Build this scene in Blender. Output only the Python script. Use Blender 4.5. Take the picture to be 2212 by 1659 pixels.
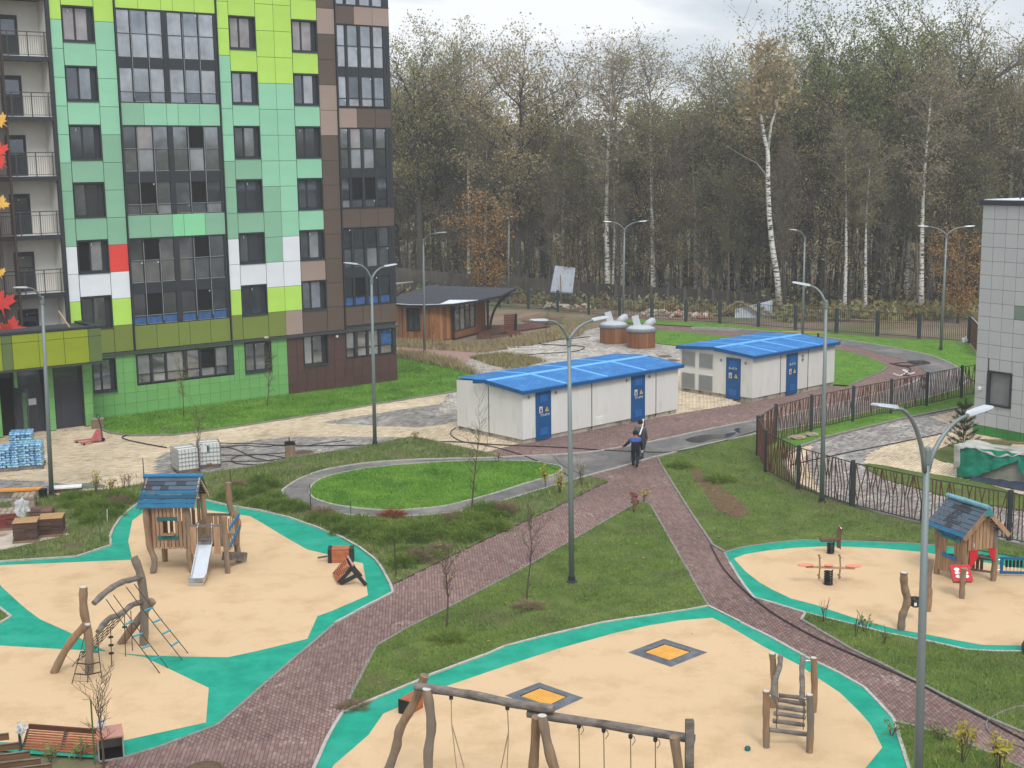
import bpy, bmesh, math, random
import numpy as np
from mathutils import Vector, Matrix, noise
from mathutils.geometry import tessellate_polygon
R = math.radians; PI = math.pi
sc = bpy.context.scene; C = sc.collection
for o in list(bpy.data.objects): bpy.data.objects.remove(o)
# ---------------------------------------------------------------- camera, sky, sun, exposure
FPX, CAMH, PITCH, ROLL = 2823.5, 14.0, R(9.54), R(-0.754)
fw = Vector((0, math.cos(PITCH), -math.sin(PITCH))); up = Vector((0, math.sin(PITCH), math.cos(PITCH))); rt = Vector((1, 0, 0))
cx = rt*math.cos(ROLL) + up*math.sin(ROLL); cy = -rt*math.sin(ROLL) + up*math.cos(ROLL)
cam = bpy.data.cameras.new('camera'); co = bpy.data.objects.new('camera', cam); C.objects.link(co)
m = Matrix((cx, cy, -fw)).transposed().to_4x4(); m.translation = Vector((0, 0, CAMH)); co.matrix_world = m
cam.sensor_width = 36; cam.lens = 36*FPX/2212; cam.clip_end = 3000; cam.clip_start = .3
sc.camera = co
w = bpy.data.worlds.new('World'); sc.world = w; w.use_nodes = True
nt = w.node_tree; nt.nodes.clear(); N = nt.nodes.new; L = nt.links.new
out = N('ShaderNodeOutputWorld'); bg1 = N('ShaderNodeBackground'); bg2 = N('ShaderNodeBackground'); add = N('ShaderNodeAddShader')
sky = N('ShaderNodeTexSky'); sky.sky_type = 'NISHITA'; sky.sun_disc = False; sky.sun_elevation = R(50); sky.sun_rotation = R(165)
L(sky.outputs[0], bg1.inputs[0]); bg1.inputs[1].default_value = .012
tc = N('ShaderNodeTexCoord'); mp = N('ShaderNodeMapping'); mp.inputs['Scale'].default_value = (1.2, 1.2, 5.5); mp.inputs['Location'].default_value = (.35, .1, .2)
n1 = N('ShaderNodeTexNoise'); n1.inputs['Scale'].default_value = 3.1; n1.inputs['Detail'].default_value = 5; n1.inputs['Roughness'].default_value = .5; n1.inputs['Distortion'].default_value = .35
cr = N('ShaderNodeValToRGB'); e = cr.color_ramp
e.elements[0].position = .38; e.elements[0].color = (.53, .575, .63, 1)
e.elements[1].position = .6; e.elements[1].color = (.9, .91, .925, 1)
k = e.elements.new(.5); k.color = (.68, .715, .76, 1)
L(tc.outputs['Generated'], mp.inputs[0]); L(mp.outputs[0], n1.inputs[0]); L(n1.outputs[0], cr.inputs[0])
sx = N('ShaderNodeSeparateXYZ'); L(tc.outputs['Generated'], sx.inputs[0])
mr = N('ShaderNodeMapRange'); mr.inputs[1].default_value = .05; mr.inputs[2].default_value = .9; mr.inputs[3].default_value = .78; mr.inputs[4].default_value = 1.4
L(sx.outputs[2], mr.inputs[0]); L(cr.outputs[0], bg2.inputs[0]); L(mr.outputs[0], bg2.inputs[1])
L(bg1.outputs[0], add.inputs[0]); L(bg2.outputs[0], add.inputs[1]); L(add.outputs[0], out.inputs[0])
sl = bpy.data.lights.new('sun', 'SUN'); so = bpy.data.objects.new('sun', sl); C.objects.link(so)
sl.energy = 1.5; sl.angle = R(18); sl.color = (1, .97, .92); so.location = (0, 0, 60)
so.rotation_euler = Vector((math.sin(R(165))*math.cos(R(50)), math.cos(R(165))*math.cos(R(50)), math.sin(R(50)))).to_track_quat('Z', 'Y').to_euler()
sc.view_settings.view_transform = 'Standard'; sc.view_settings.look = 'None'; sc.view_settings.gamma = 1; sc.view_settings.use_curve_mapping = False
sc.view_settings.exposure = 0.36
sc.cycles.use_denoising = True; sc.cycles.max_bounces = 6; sc.cycles.diffuse_bounces = 3; sc.cycles.glossy_bounces = 3; sc.cycles.transmission_bounces = 4
sc.cycles.volume_bounces = 1; sc.cycles.transparent_max_bounces = 16; sc.cycles.use_adaptive_sampling = True; sc.cycles.adaptive_threshold = .015
# ---------------------------------------------------------------- helpers
def ray(x, y):
    return cx*((x-1106)/FPX) - cy*((y-829.5)/FPX) + fw
def at(x, y, z=0.0):
    """photo point (2212 px wide) -> point of the horizontal plane z"""
    d = ray(x, y); t = (z-CAMH)/d.z
    return Vector((d.x*t, d.y*t, z))
def atd(x, y, Y):
    """photo point -> point at distance Y"""
    d = ray(x, y); t = Y/d.y
    return Vector((d.x*t, Y, CAMH+d.z*t))
def pts(*xy, z=0.0): return [at(x, y, z) for x, y in xy]
def lin(*c):
    return tuple(((v/255)/12.92 if v/255 <= .04045 else ((v/255+.055)/1.055)**2.4) for v in c)
MATS = {}
def M(name, c, c2=None, r=.85, v=.14, s=4., b=0., bs=None, m=0., st=None, rnd=0., isl=0., coat=0., dirt=None, ds=.6, dt=(.5, .62), spec=.3, tr=0., em=0.):
    if name in MATS: return MATS[name]
    k = bpy.data.materials.new(name); MATS[name] = k; k.use_nodes = True; t = k.node_tree; n = t.nodes.new; l = t.links.new
    p = t.nodes['Principled BSDF']; a = lin(*c)
    ca = tuple(x*(1-v) for x in a) if c2 is None else a
    cb = tuple(min(1, x*(1+v)) for x in a) if c2 is None else lin(*c2)
    tcn = n('ShaderNodeTexCoord'); mpn = n('ShaderNodeMapping'); l(tcn.outputs['Object'], mpn.inputs[0])
    if st: mpn.inputs['Scale'].default_value = st
    nn = n('ShaderNodeTexNoise'); nn.inputs['Scale'].default_value = s; nn.inputs['Detail'].default_value = 6; nn.inputs['Roughness'].default_value = .65
    l(mpn.outputs[0], nn.inputs[0])
    rg = n('ShaderNodeMapRange'); rg.inputs[1].default_value = .32; rg.inputs[2].default_value = .68; l(nn.outputs[0], rg.inputs[0])
    mx = n('ShaderNodeMix'); mx.data_type = 'RGBA'; mx.inputs[6].default_value = (*ca, 1); mx.inputs[7].default_value = (*cb, 1); l(rg.outputs[0], mx.inputs[0])
    cur = mx.outputs[2]
    if isl or rnd:
        if isl: g = n('ShaderNodeNewGeometry'); src = g.outputs['Random Per Island']; amt = isl
        else: g = n('ShaderNodeObjectInfo'); src = g.outputs['Random']; amt = rnd
        q = n('ShaderNodeMapRange'); q.inputs[3].default_value = 1-amt; q.inputs[4].default_value = 1+amt; l(src, q.inputs[0])
        vm = n('ShaderNodeVectorMath'); vm.operation = 'SCALE'; l(cur, vm.inputs[0]); l(q.outputs[0], vm.inputs['Scale']); cur = vm.outputs[0]
    if dirt:
        dn = n('ShaderNodeTexNoise'); dn.inputs['Scale'].default_value = ds; dn.inputs['Detail'].default_value = 7; dn.inputs['Roughness'].default_value = .62; l(mpn.outputs[0], dn.inputs[0])
        dr = n('ShaderNodeMapRange'); dr.inputs[1].default_value = dt[0]; dr.inputs[2].default_value = dt[1]; l(dn.outputs[0], dr.inputs[0])
        dm = n('ShaderNodeMix'); dm.data_type = 'RGBA'; l(dr.outputs[0], dm.inputs[0]); l(cur, dm.inputs[6]); dm.inputs[7].default_value = (*lin(*dirt), 1); cur = dm.outputs[2]
    l(cur, p.inputs['Base Color']); p.inputs['Roughness'].default_value = r; p.inputs['Metallic'].default_value = m
    p.inputs['Specular IOR Level'].default_value = spec
    if coat: p.inputs['Coat Weight'].default_value = coat; p.inputs['Coat Roughness'].default_value = .1
    if tr: p.inputs['Alpha'].default_value = 1-tr
    if b:
        bn = n('ShaderNodeTexNoise'); bn.inputs['Scale'].default_value = bs or s*6; bn.inputs['Detail'].default_value = 5; l(mpn.outputs[0], bn.inputs[0])
        bp = n('ShaderNodeBump'); bp.inputs['Strength'].default_value = b; bp.inputs['Distance'].default_value = .03; l(bn.outputs[0], bp.inputs['Height']); l(bp.outputs[0], p.inputs['Normal'])
    return k
ROOT = {}
def tag(o, label=None, cat=None, group=None, kind=None):
    if label: o['label'] = label
    if cat: o['category'] = cat
    if group: o['group'] = group
    if kind: o['kind'] = kind
    return o
def thing(name, label, cat, loc=(0, 0, 0), rz=0., group=None):
    o = bpy.data.objects.new(name, None); C.objects.link(o); o.location = loc; o.rotation_euler = (0, 0, rz); o.empty_display_size = .3
    ROOT[o.name] = (Vector(loc), rz)
    return tag(o, label, cat, group)
def rootinv(o):
    while o.parent: o = o.parent
    loc, rz = ROOT.get(o.name, (Vector(o.location), o.rotation_euler.z))
    return (Matrix.Translation(loc) @ Matrix.Rotation(rz, 4, 'Z')).inverted()
class MB:
    def __init__(s): s.v = []; s.f = []
    def add(s, vs, fs):
        n = len(s.v); s.v += [tuple(v) for v in vs]; s.f += [tuple(i+n for i in f) for f in fs]; return s
    def box(s, x0, x1, y0, y1, z0, z1, mat=None):
        vs = [Vector((x, y, z)) for z in (z0, z1) for x, y in ((x0, y0), (x1, y0), (x1, y1), (x0, y1))]
        if mat is not None: vs = [mat @ v for v in vs]
        return s.add(vs, [(3, 2, 1, 0), (4, 5, 6, 7), (0, 1, 5, 4), (1, 2, 6, 5), (2, 3, 7, 6), (3, 0, 4, 7)])
    def bar(s, a, b, w, h=None, upv=None):
        """rectangular bar from a to b, w wide and h deep"""
        a, b = Vector(a), Vector(b); d = (b-a); L_ = d.length; d.normalize(); h = h or w
        u = Vector(upv) if upv else (Vector((0, 0, 1)) if abs(d.z) < .9 else Vector((0, 1, 0)))
        x = d.cross(u).normalized(); y = x.cross(d)
        vs = [p+x*(i*w/2)+y*(j*h/2) for p in (a, b) for i, j in ((-1, -1), (1, -1), (1, 1), (-1, 1))]
        return s.add(vs, [(3, 2, 1, 0), (4, 5, 6, 7), (0, 1, 5, 4), (1, 2, 6, 5), (2, 3, 7, 6), (3, 0, 4, 7)])
    def tube(s, P, r, n=8, cap=True, wob=0.):
        P = [Vector(p) for p in P]; rs = r if isinstance(r, (list, tuple)) else [r]*len(P); vs = []; fs = []; px = None
        for i, p in enumerate(P):
            d = (P[min(i+1, len(P)-1)]-P[max(i-1, 0)]).normalized()
            if px is None: px = d.cross(Vector((.31, .95, .1)) if abs(d.z) > .5 else Vector((0, 0, 1))).normalized()
            px = (px-d*px.dot(d)).normalized(); py = d.cross(px)
            for k in range(n):
                a = 2*PI*k/n; q = rs[i]*(1+(wob*noise.noise(Vector((p.x*3+k*1.7, p.y*3, p.z*2.3))) if wob else 0)); vs.append(p+px*math.cos(a)*q+py*math.sin(a)*q)
        for i in range(len(P)-1):
            for k in range(n): a = i*n+k; b2 = i*n+(k+1) % n; fs.append((a, b2, b2+n, a+n))
        if cap: fs.append(tuple(range(n))[::-1]); fs.append(tuple(range((len(P)-1)*n, len(P)*n)))
        return s.add(vs, fs)
    def prism(s, poly, z0, z1):
        n = len(poly); vs = [(p[0], p[1], z) for z in (z0, z1) for p in poly]
        tri = [tuple(t) for t in tessellate_polygon([[Vector((p[0], p[1], 0)) for p in poly]])]
        ar = sum(poly[i][0]*poly[(i+1) % n][1]-poly[(i+1) % n][0]*poly[i][1] for i in range(n))
        fs = []
        for t in tri:
            a, b, c = [Vector(poly[i][:2]) for i in t]; t = t if (b-a).cross(c-a) > 0 else t[::-1]
            fs.append(tuple(i+n for i in t)); fs.append(t[::-1])
        for i in range(n):
            j = (i+1) % n; fs.append((i, j, j+n, i+n) if ar > 0 else (j, i, i+n, j+n))
        return s.add(vs, fs)
    def plate(s, outline, o, ax, ay, th):
        """outline in the plane (o, ax, ay) with thickness th"""
        o, ax, ay = Vector(o), Vector(ax), Vector(ay); nz = ax.cross(ay).normalized(); n = len(outline)
        vs = [o+ax*p[0]+ay*p[1]+nz*q for q in (0, th) for p in outline]
        ar = sum(outline[i][0]*outline[(i+1) % n][1]-outline[(i+1) % n][0]*outline[i][1] for i in range(n))
        fs = []
        for t in tessellate_polygon([[Vector((p[0], p[1], 0)) for p in outline]]):
            a, b, c = [Vector(outline[i][:2]) for i in t]; t = tuple(t) if (b-a).cross(c-a) > 0 else tuple(t)[::-1]
            fs.append(tuple(i+n for i in t)); fs.append(t[::-1])
        for i in range(n):
            j = (i+1) % n; fs.append((i, j, j+n, i+n) if ar > 0 else (j, i, i+n, j+n))
        return s.add(vs, fs)
    def lathe(s, prof, c=(0, 0, 0), n=20):
        vs = []; fs = []
        for r_, z in prof:
            for k in range(n): a = 2*PI*k/n; vs.append((c[0]+r_*math.cos(a), c[1]+r_*math.sin(a), c[2]+z))
        for i in range(len(prof)-1):
            for k in range(n): a = i*n+k; b2 = i*n+(k+1) % n; fs.append((a, b2, b2+n, a+n))
        fs.append(tuple(range(n))[::-1]); fs.append(tuple(range((len(prof)-1)*n, len(prof)*n)))
        return s.add(vs, fs)
    def build(s, name, mat, parent=None, world=False, smooth=False, bev=0.):
        me = bpy.data.meshes.new(name); vs = s.v
        if world and parent:
            mi = rootinv(parent); vs = [mi @ Vector(v) for v in vs]
        me.from_pydata(vs, [], s.f); me.materials.append(mat)
        if smooth: me.polygons.foreach_set('use_smooth', [True]*len(me.polygons))
        o = bpy.data.objects.new(name, me); C.objects.link(o)
        if parent: o.parent = parent
        if bev:
            bm = bmesh.new(); bm.from_mesh(me); bmesh.ops.bevel(bm, geom=bm.edges[:], offset=bev, segments=1, affect='EDGES'); bm.to_mesh(me); bm.free()
        return o
def kids(o): return [c for c in bpy.data.objects if c.parent == o]
def copy_tree(o, loc=None, rz=None, label=None, scale=None, _ch=None):
    if _ch is None:
        _ch = {}
        for c in bpy.data.objects:
            if c.parent: _ch.setdefault(c.parent.name, []).append(c)
    def rec(a, par):
        c = a.copy(); C.objects.link(c)
        if par: c.parent = par
        for k in _ch.get(a.name, []): rec(k, c)
        return c
    c = rec(o, None)
    if loc is not None: c.location = loc
    if rz is not None: c.rotation_euler.z = rz
    if scale is not None: c.scale = (scale,)*3
    ROOT[c.name] = (Vector(c.location), c.rotation_euler.z)
    if label: c['label'] = label
    return c
def npmesh(name, V, F, mat, parent=None):
    """V (n,3) array, F (m,k) index array"""
    me = bpy.data.meshes.new(name); V = np.asarray(V, dtype=np.float32); F = np.asarray(F, dtype=np.int32)
    me.vertices.add(len(V)); me.vertices.foreach_set('co', V.ravel())
    k = F.shape[1]; me.loops.add(F.size); me.loops.foreach_set('vertex_index', F.ravel())
    me.polygons.add(len(F)); me.polygons.foreach_set('loop_start', np.arange(0, F.size, k, dtype=np.int32)); me.update(calc_edges=True)
    me.materials.append(mat); o = bpy.data.objects.new(name, me); C.objects.link(o)
    if parent: o.parent = parent
    return o
def inpoly(X, Y, P):
    r_ = np.zeros(X.shape, bool); n = len(P)
    for i in range(n):
        x1, y1 = P[i][0], P[i][1]; x2, y2 = P[(i+1) % n][0], P[(i+1) % n][1]
        if y1 == y2: continue
        c = ((y1 > Y) != (y2 > Y)) & (X < (x2-x1)*(Y-y1)/(y2-y1)+x1); r_ ^= c
    return r_
rng = np.random.default_rng(7); rd = random.Random(5)
# ================================================================ GROUND
def sheet(name, poly, z, mat, label=None):
    n = len(poly); me = bpy.data.meshes.new(name); fs = []
    for t in tessellate_polygon([[Vector((p[0], p[1], 0)) for p in poly]]):
        a, b, c = [Vector(poly[i][:2]) for i in t]; fs.append(tuple(t) if (b-a).cross(c-a) > 0 else tuple(t)[::-1])
    me.from_pydata([(p[0], p[1], z) for p in poly], [], fs); me.materials.append(mat)
    o = bpy.data.objects.new(name, me); C.objects.link(o); o['kind'] = 'structure'
    if label: o['label'] = label
    return o
def smooth(P, k=4, closed=True):
    """catmull-rom through P"""
    n = len(P); o = []
    rngi = range(n) if closed else range(n-1)
    for i in rngi:
        p0, p1, p2, p3 = (P[(i-1) % n] if closed or i > 0 else P[0]), P[i], P[(i+1) % n], (P[(i+2) % n] if closed or i+2 < n else P[-1])
        for j in range(k):
            t = j/k; o.append(.5*((2*p1)+(-p0+p2)*t+(2*p0-5*p1+4*p2-p3)*t*t+(-p0+3*p1-3*p2+p3)*t**3))
    if not closed: o.append(P[-1])
    return o
m_soil = M('soil', (108, 92, 78), c2=(138, 120, 102), s=.35, b=.5, bs=6, dirt=(96, 100, 66), ds=.12, dt=(.48, .6))
m_lawn = M('lawn_bright', (72, 114, 28), c2=(104, 148, 46), s=1.3, b=.8, bs=30, dirt=(92, 104, 48), ds=.35, dt=(.55, .75))
m_grass = M('grass_dull', (68, 84, 34), c2=(98, 114, 50), s=1.1, b=.8, bs=30, dirt=(88, 84, 56), ds=.4, dt=(.52, .72))
m_bed = M('bed_ground', (74, 86, 44), c2=(108, 116, 66), s=1.6, b=1, bs=20, dirt=(92, 80, 62), ds=.5, dt=(.5, .65))
m_tan = M('rubber_tan', (200, 172, 136), c2=(211, 183, 147), s=38, r=.95, b=.5, bs=90, dirt=(176, 145, 107), ds=.7, dt=(.48, .85), spec=.1)
m_teal = M('rubber_teal', (18, 134, 111), c2=(36, 158, 132), s=1.6, r=.9, b=.4, bs=90, spec=.15, dirt=(56, 158, 137), ds=.6, dt=(.5, .75))
m_asph = M('asphalt', (88, 87, 88), c2=(118, 115, 113), s=1.2, r=.85, b=.6, bs=60, dirt=(140, 134, 128), ds=.35, dt=(.5, .7))
m_kerb = M('kerb_concrete', (168, 166, 158), s=5, v=.16, b=.3, dirt=(140, 134, 122), ds=1.5, dt=(.55, .7), r=.9)
m_kerbd = M('kerb_dark', (128, 124, 118), s=5, v=.2, b=.3, r=.9)
m_joint_r = M('joint_red', (104, 82, 77), s=8); m_joint_b = M('joint_beige', (150, 130, 106), s=8); m_joint_g = M('joint_grey', (104, 98, 94), s=8)
def paver_mat(name, cols, pale, palet=(.6, .72), obj=False, stain=None):
    k = bpy.data.materials.new(name); k.use_nodes = True; t = k.node_tree; n = t.nodes.new; l = t.links.new; p = t.nodes['Principled BSDF']
    if obj: src = n('ShaderNodeObjectInfo').outputs['Random']; 
    else: src = n('ShaderNodeNewGeometry').outputs['Random Per Island']
    cr_ = n('ShaderNodeValToRGB'); el = cr_.color_ramp; el.elements[0].color = (*lin(*cols[0]), 1); el.elements[1].color = (*lin(*cols[-1]), 1)
    for i, c in enumerate(cols[1:-1]): q = el.elements.new((i+1)/(len(cols)-1)); q.color = (*lin(*c), 1)
    l(src, cr_.inputs[0])
    tcn = n('ShaderNodeTexCoord'); g = n('ShaderNodeNewGeometry')
    nn = n('ShaderNodeTexNoise'); nn.inputs['Scale'].default_value = .55; nn.inputs['Detail'].default_value = 8; nn.inputs['Roughness'].default_value = .7; l(g.outputs['Position'], nn.inputs[0])
    ad = n('ShaderNodeMath'); ad.operation = 'MULTIPLY_ADD'; ad.inputs[1].default_value = .18; l(src, ad.inputs[0]); l(nn.outputs[0], ad.inputs[2])
    mr_ = n('ShaderNodeMapRange'); mr_.inputs[1].default_value = palet[0]; mr_.inputs[2].default_value = palet[1]; l(ad.outputs[0], mr_.inputs[0])
    mx = n('ShaderNodeMix'); mx.data_type = 'RGBA'; l(mr_.outputs[0], mx.inputs[0]); l(cr_.outputs[0], mx.inputs[6]); mx.inputs[7].default_value = (*lin(*pale), 1)
    n2 = n('ShaderNodeTexNoise'); n2.inputs['Scale'].default_value = .16; n2.inputs['Detail'].default_value = 5; l(g.outputs['Position'], n2.inputs[0])
    m2 = n('ShaderNodeMapRange'); m2.inputs[1].default_value = .35; m2.inputs[2].default_value = .65; m2.inputs[3].default_value = .8; m2.inputs[4].default_value = 1.12; l(n2.outputs[0], m2.inputs[0])
    vm = n('ShaderNodeVectorMath'); vm.operation = 'SCALE'; l(mx.outputs[2], vm.inputs[0]); l(m2.outputs[0], vm.inputs['Scale']); l(vm.outputs[0], p.inputs['Base Color'])
    p.inputs['Roughness'].default_value = .8; p.inputs['Specular IOR Level'].default_value = .3
    return k
RED = [(112, 88, 84), (136, 111, 105), (121, 98, 93), (145, 121, 114), (127, 97, 91)]
BEI = [(208, 188, 158), (222, 204, 176), (194, 172, 144), (226, 212, 188), (204, 180, 146), (214, 198, 172)]
GRY = [(150, 146, 142), (120, 114, 112), (172, 168, 162), (132, 126, 122), (160, 150, 142)]
m_pr = paver_mat('paver_red', RED, (182, 162, 154), (.7, .92)); m_pro = paver_mat('paver_red_single', RED, (182, 162, 154), (.7, .92), obj=True)
m_pb = paver_mat('paver_beige', BEI, (150, 128, 104), (.64, .86)); m_pg = paver_mat('paver_grey', GRY, (196, 190, 180), (.62, .8))
def pavers(name, poly, holes, z, mat, ang, parent, lw=(.2, .1), mind=0, maxd=75, singles=0, smat=None, gap=.009):
    xs = [p[0] for p in poly]; ys = [p[1] for p in poly]; ca, sa = math.cos(ang), math.sin(ang)
    cxm, cym = sum(xs)/len(xs), sum(ys)/len(ys); rad = max(math.hypot(x-cxm, y-cym) for x, y in zip(xs, ys))+.3
    lx, ly = lw; nx, ny = int(2*rad/lx)+1, int(2*rad/ly)+1
    I, J = np.meshgrid(np.arange(nx), np.arange(ny)); U = (I+.5*(J % 2))*lx-rad; W = J*ly-rad
    X = cxm+U*ca-W*sa; Y = cym+U*sa+W*ca; X = X.ravel(); Y = Y.ravel()
    ok = inpoly(X, Y, poly)
    for h in holes: ok &= ~inpoly(X, Y, h)
    ok &= (Y < maxd) & (Y > 20) & (np.abs(X) < Y*.48+1.5); X = X[ok]; Y = Y[ok]
    if not len(X): return
    o_ = np.argsort(Y); X, Y = X[o_], Y[o_]
    ns = 0
    if singles:
        inv = np.abs(X) < Y*.385; inv &= Y > 29.2; ids = np.where(inv)[0][:singles]; ns = len(ids)
        hx, hy = lx/2-gap/2, ly/2-gap/2; b = MB().box(-hx, hx, -hy, hy, -.02, 0); b.v = b.v; pm = None
        for i in ids:
            if pm is None: o = b.build('paver', smat, parent, bev=.003); pm = o.data
            else: o = bpy.data.objects.new('paver', pm); C.objects.link(o); o.parent = parent
            o.location = (X[i], Y[i], z+rd.uniform(-.001, .002)); o.rotation_euler = (rd.uniform(-.008, .008), rd.uniform(-.008, .008), ang+rd.uniform(-.01, .01))
        keep = np.ones(len(X), bool); keep[ids] = False; X = X[keep]; Y = Y[keep]
    n = len(X); hx, hy = lx/2-gap/2, ly/2-gap/2
    cs = np.array([(-hx, -hy), (hx, -hy), (hx, hy), (-hx, hy)]); zt = z+rng.uniform(-.0012, .0012, n)
    V = np.zeros((n, 8, 3), np.float32)
    for k in range(4):
        V[:, k, 0] = X+cs[k, 0]*ca-cs[k, 1]*sa; V[:, k, 1] = Y+cs[k, 0]*sa+cs[k, 1]*ca; V[:, k, 2] = zt+rng.uniform(-.001, .001, n)
        V[:, k+4] = V[:, k]; V[:, k+4, 2] = z-.018
    base = (np.arange(n)*8)[:, None]
    F = np.concatenate([base+np.array([0, 1, 2, 3])]+[base+np.array([(k+1) % 4, k, k+4, (k+1) % 4+4]) for k in range(4)])
    o = npmesh(name, V.reshape(-1, 3), F, mat, parent); o['kind'] = 'stuff'; return o
def kerb(name, P, mat, w_=.09, z0=-.05, z1=.07, closed=False, seg=1.0):
    """a line of kerb stones; each stone its own box with a hairline joint"""
    b = MB(); n = len(P); P = [Vector((p[0], p[1], 0)) for p in P]
    if closed: P = P+[P[0]]
    for i in range(len(P)-1):
        a, c = P[i], P[i+1]; d = c-a; Ln = d.length
        if Ln < .02: continue
        k = max(1, round(Ln/seg))
        for j in range(k):
            p, q = a+d*(j/k), a+d*((j+1)/k); g = d.normalized()*.006; zz = z1+rd.uniform(-.008, .008)
            b.bar((p+g)+Vector((0, 0, (z0+zz)/2)), (q-g)+Vector((0, 0, (z0+zz)/2)), w_, zz-z0)
    o = b.build(name, mat); o['kind'] = 'structure'; return o
# base terrain, large enough to reach the horizon
b = MB(); nx = 60; xs = np.concatenate([[-1500, -600, -200], np.linspace(-90, 110, nx), [200, 600, 1500]]); ys = np.concatenate([[-300, -60], np.linspace(10, 240, nx), [400, 800, 2500]])
V = [(x, y, -.06 if y < 124 else -.06+.5*noise.noise(Vector((x*.08, y*.08, 0)))*min(1, (y-124)/15)) for y in ys for x in xs]
F = [(j*len(xs)+i, j*len(xs)+i+1, (j+1)*len(xs)+i+1, (j+1)*len(xs)+i) for j in range(len(ys)-1) for i in range(len(xs)-1)]
g = npmesh('ground', V, F, m_soil); g['kind'] = 'structure'
# ---- outlines traced from the photograph, as points on the ground
TEAL_A = pts((-70, 1218), (0, 1215), (165, 1204), (240, 1180), (237.5, 1160), (245, 1143), (260, 1120), (282, 1101), (306, 1084), (340, 1073), (385, 1071), (427, 1078), (494, 1094), (560, 1104), (619, 1118), (680, 1139), (739, 1163), (775, 1183), (811, 1210), (830, 1238), (843, 1263), (849, 1281), (723, 1348), (686, 1380), (620, 1436), (553, 1494), (470, 1567), (337, 1617), (250, 1642), (208, 1638), (62, 1629), (-80, 1612))
TAN_A1 = pts((-70, 1226), (0, 1222), (286, 1210), (277, 1170), (286, 1125), (318, 1101), (350, 1092), (400, 1093), (427, 1099), (494, 1109), (541, 1116), (572, 1134), (606, 1155), (664, 1188), (706, 1198), (784, 1218), (795, 1287), (719, 1320), (686, 1332), (664, 1381), (553, 1408), (492, 1421), (400, 1419.5), (312, 1416.5), (235, 1410.5), (187, 1387), (150, 1367), (87, 1339), (60, 1319), (40, 1302), (4, 1269), (-10, 1250), (-70, 1240))
TAN_A2 = pts((-80, 1393), (0, 1395.5), (137, 1403.5), (225, 1408), (312, 1420.5), (451, 1487), (445, 1562), (272, 1600), (190, 1612), (30, 1606), (-80, 1600))
GRASS_A = pts((-60, 1285), (0, 1315), (24, 1334), (0, 1348), (-60, 1375))
TEAL_B = pts((740, 1541), (768, 1529), (886, 1479), (928, 1460.5), (1046, 1417), (1091, 1397), (1160, 1379), (1239, 1360.5), (1297, 1347), (1369, 1335.5), (1482, 1319), (1529.5, 1310), (1600, 1345), (1669, 1380), (1739, 1419), (1810, 1453), (1866.5, 1485.5), (1899, 1519), (1929, 1552), (1936, 1568), (1943, 1596), (1963, 1659), (1985, 1790), (600, 1790), (675, 1668), (686, 1644), (703, 1604), (723, 1567))
TAN_B = pts((660, 1790), (700, 1690), (721, 1654), (796, 1589), (828, 1543), (968, 1482), (1100, 1437), (1207, 1402), (1330, 1368), (1402, 1352), (1470, 1341), (1539, 1335.5), (1567, 1349), (1650, 1398), (1727, 1438), (1761, 1462), (1814, 1497), (1857, 1539), (1881, 1567), (1906, 1616), (1868, 1662), (1780, 1790))
TEAL_C = pts((1565, 1194), (1600, 1183), (1659, 1174), (1726, 1167), (1795, 1168), (1859, 1170), (1940, 1173), (2019, 1178.5), (2110, 1190), (2212, 1207), (2330, 1235), (2330, 1405), (2212, 1409), (2150, 1408), (2084, 1404), (1989, 1383), (1909, 1367), (1820, 1344), (1740, 1324), (1680, 1306), (1629, 1292), (1612, 1272), (1593, 1244), (1576, 1216))
TAN_C = pts((1585, 1207), (1610, 1198), (1659, 1190), (1720, 1184), (1784, 1181), (1834, 1182), (1910, 1186), (1994, 1193.5), (2059, 1205), (2159, 1221), (2240, 1235), (2330, 1255), (2330, 1392), (2212, 1396), (2121, 1394), (2060, 1383), (1989, 1369), (1936, 1360.5), (1839, 1334), (1760, 1307), (1709, 1294), (1669, 1275), (1642, 1260), (1610, 1235))
TRI = pts((1375, 1087), (1390, 1086), (1404, 1089), (1450, 1170), (1529.5, 1309), (1482, 1318), (1369, 1334), (1297, 1345.5), (1239, 1359), (1160, 1377.5), (1091, 1395.5), (1046, 1415), (928, 1459), (886, 1477.5), (768, 1527.5), (741, 1538), (760, 1500), (813, 1396), (880, 1358), (966, 1314), (1101, 1244), (1240, 1165))
BED = pts((-60, 1100), (0, 1086), (60, 1078), (110, 1072), (180, 1062), (250, 1055.5), (310, 1045.5), (345, 1040), (435, 1023), (553, 1007), (631, 990), (720, 976), (794, 962.5), (884, 945), (904, 946.5), (975, 962), (1047, 978), (1085, 989.5), (1047, 989), (960, 991), (869, 994), (769, 1003), (694, 1017), (644, 1037), (613, 1057), (610, 1067), (623, 1082), (649, 1095), (719, 1110), (789, 1117.5), (869, 1118), (969, 1111), (1047, 1096), (1135, 1069), (1210, 1047), (1275, 1029), (1313, 1041), (1270, 1061), (1193, 1100), (1047, 1166.5), (906, 1235), (844, 1265), (830, 1238), (811, 1210), (775, 1183), (739, 1163), (680, 1139), (619, 1118), (560, 1104), (494, 1094), (427, 1078), (385, 1071), (340, 1073), (306, 1084), (282, 1101), (260, 1120), (245, 1143), (237, 1160), (240, 1180), (165, 1204), (0, 1215), (-60, 1218))
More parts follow.
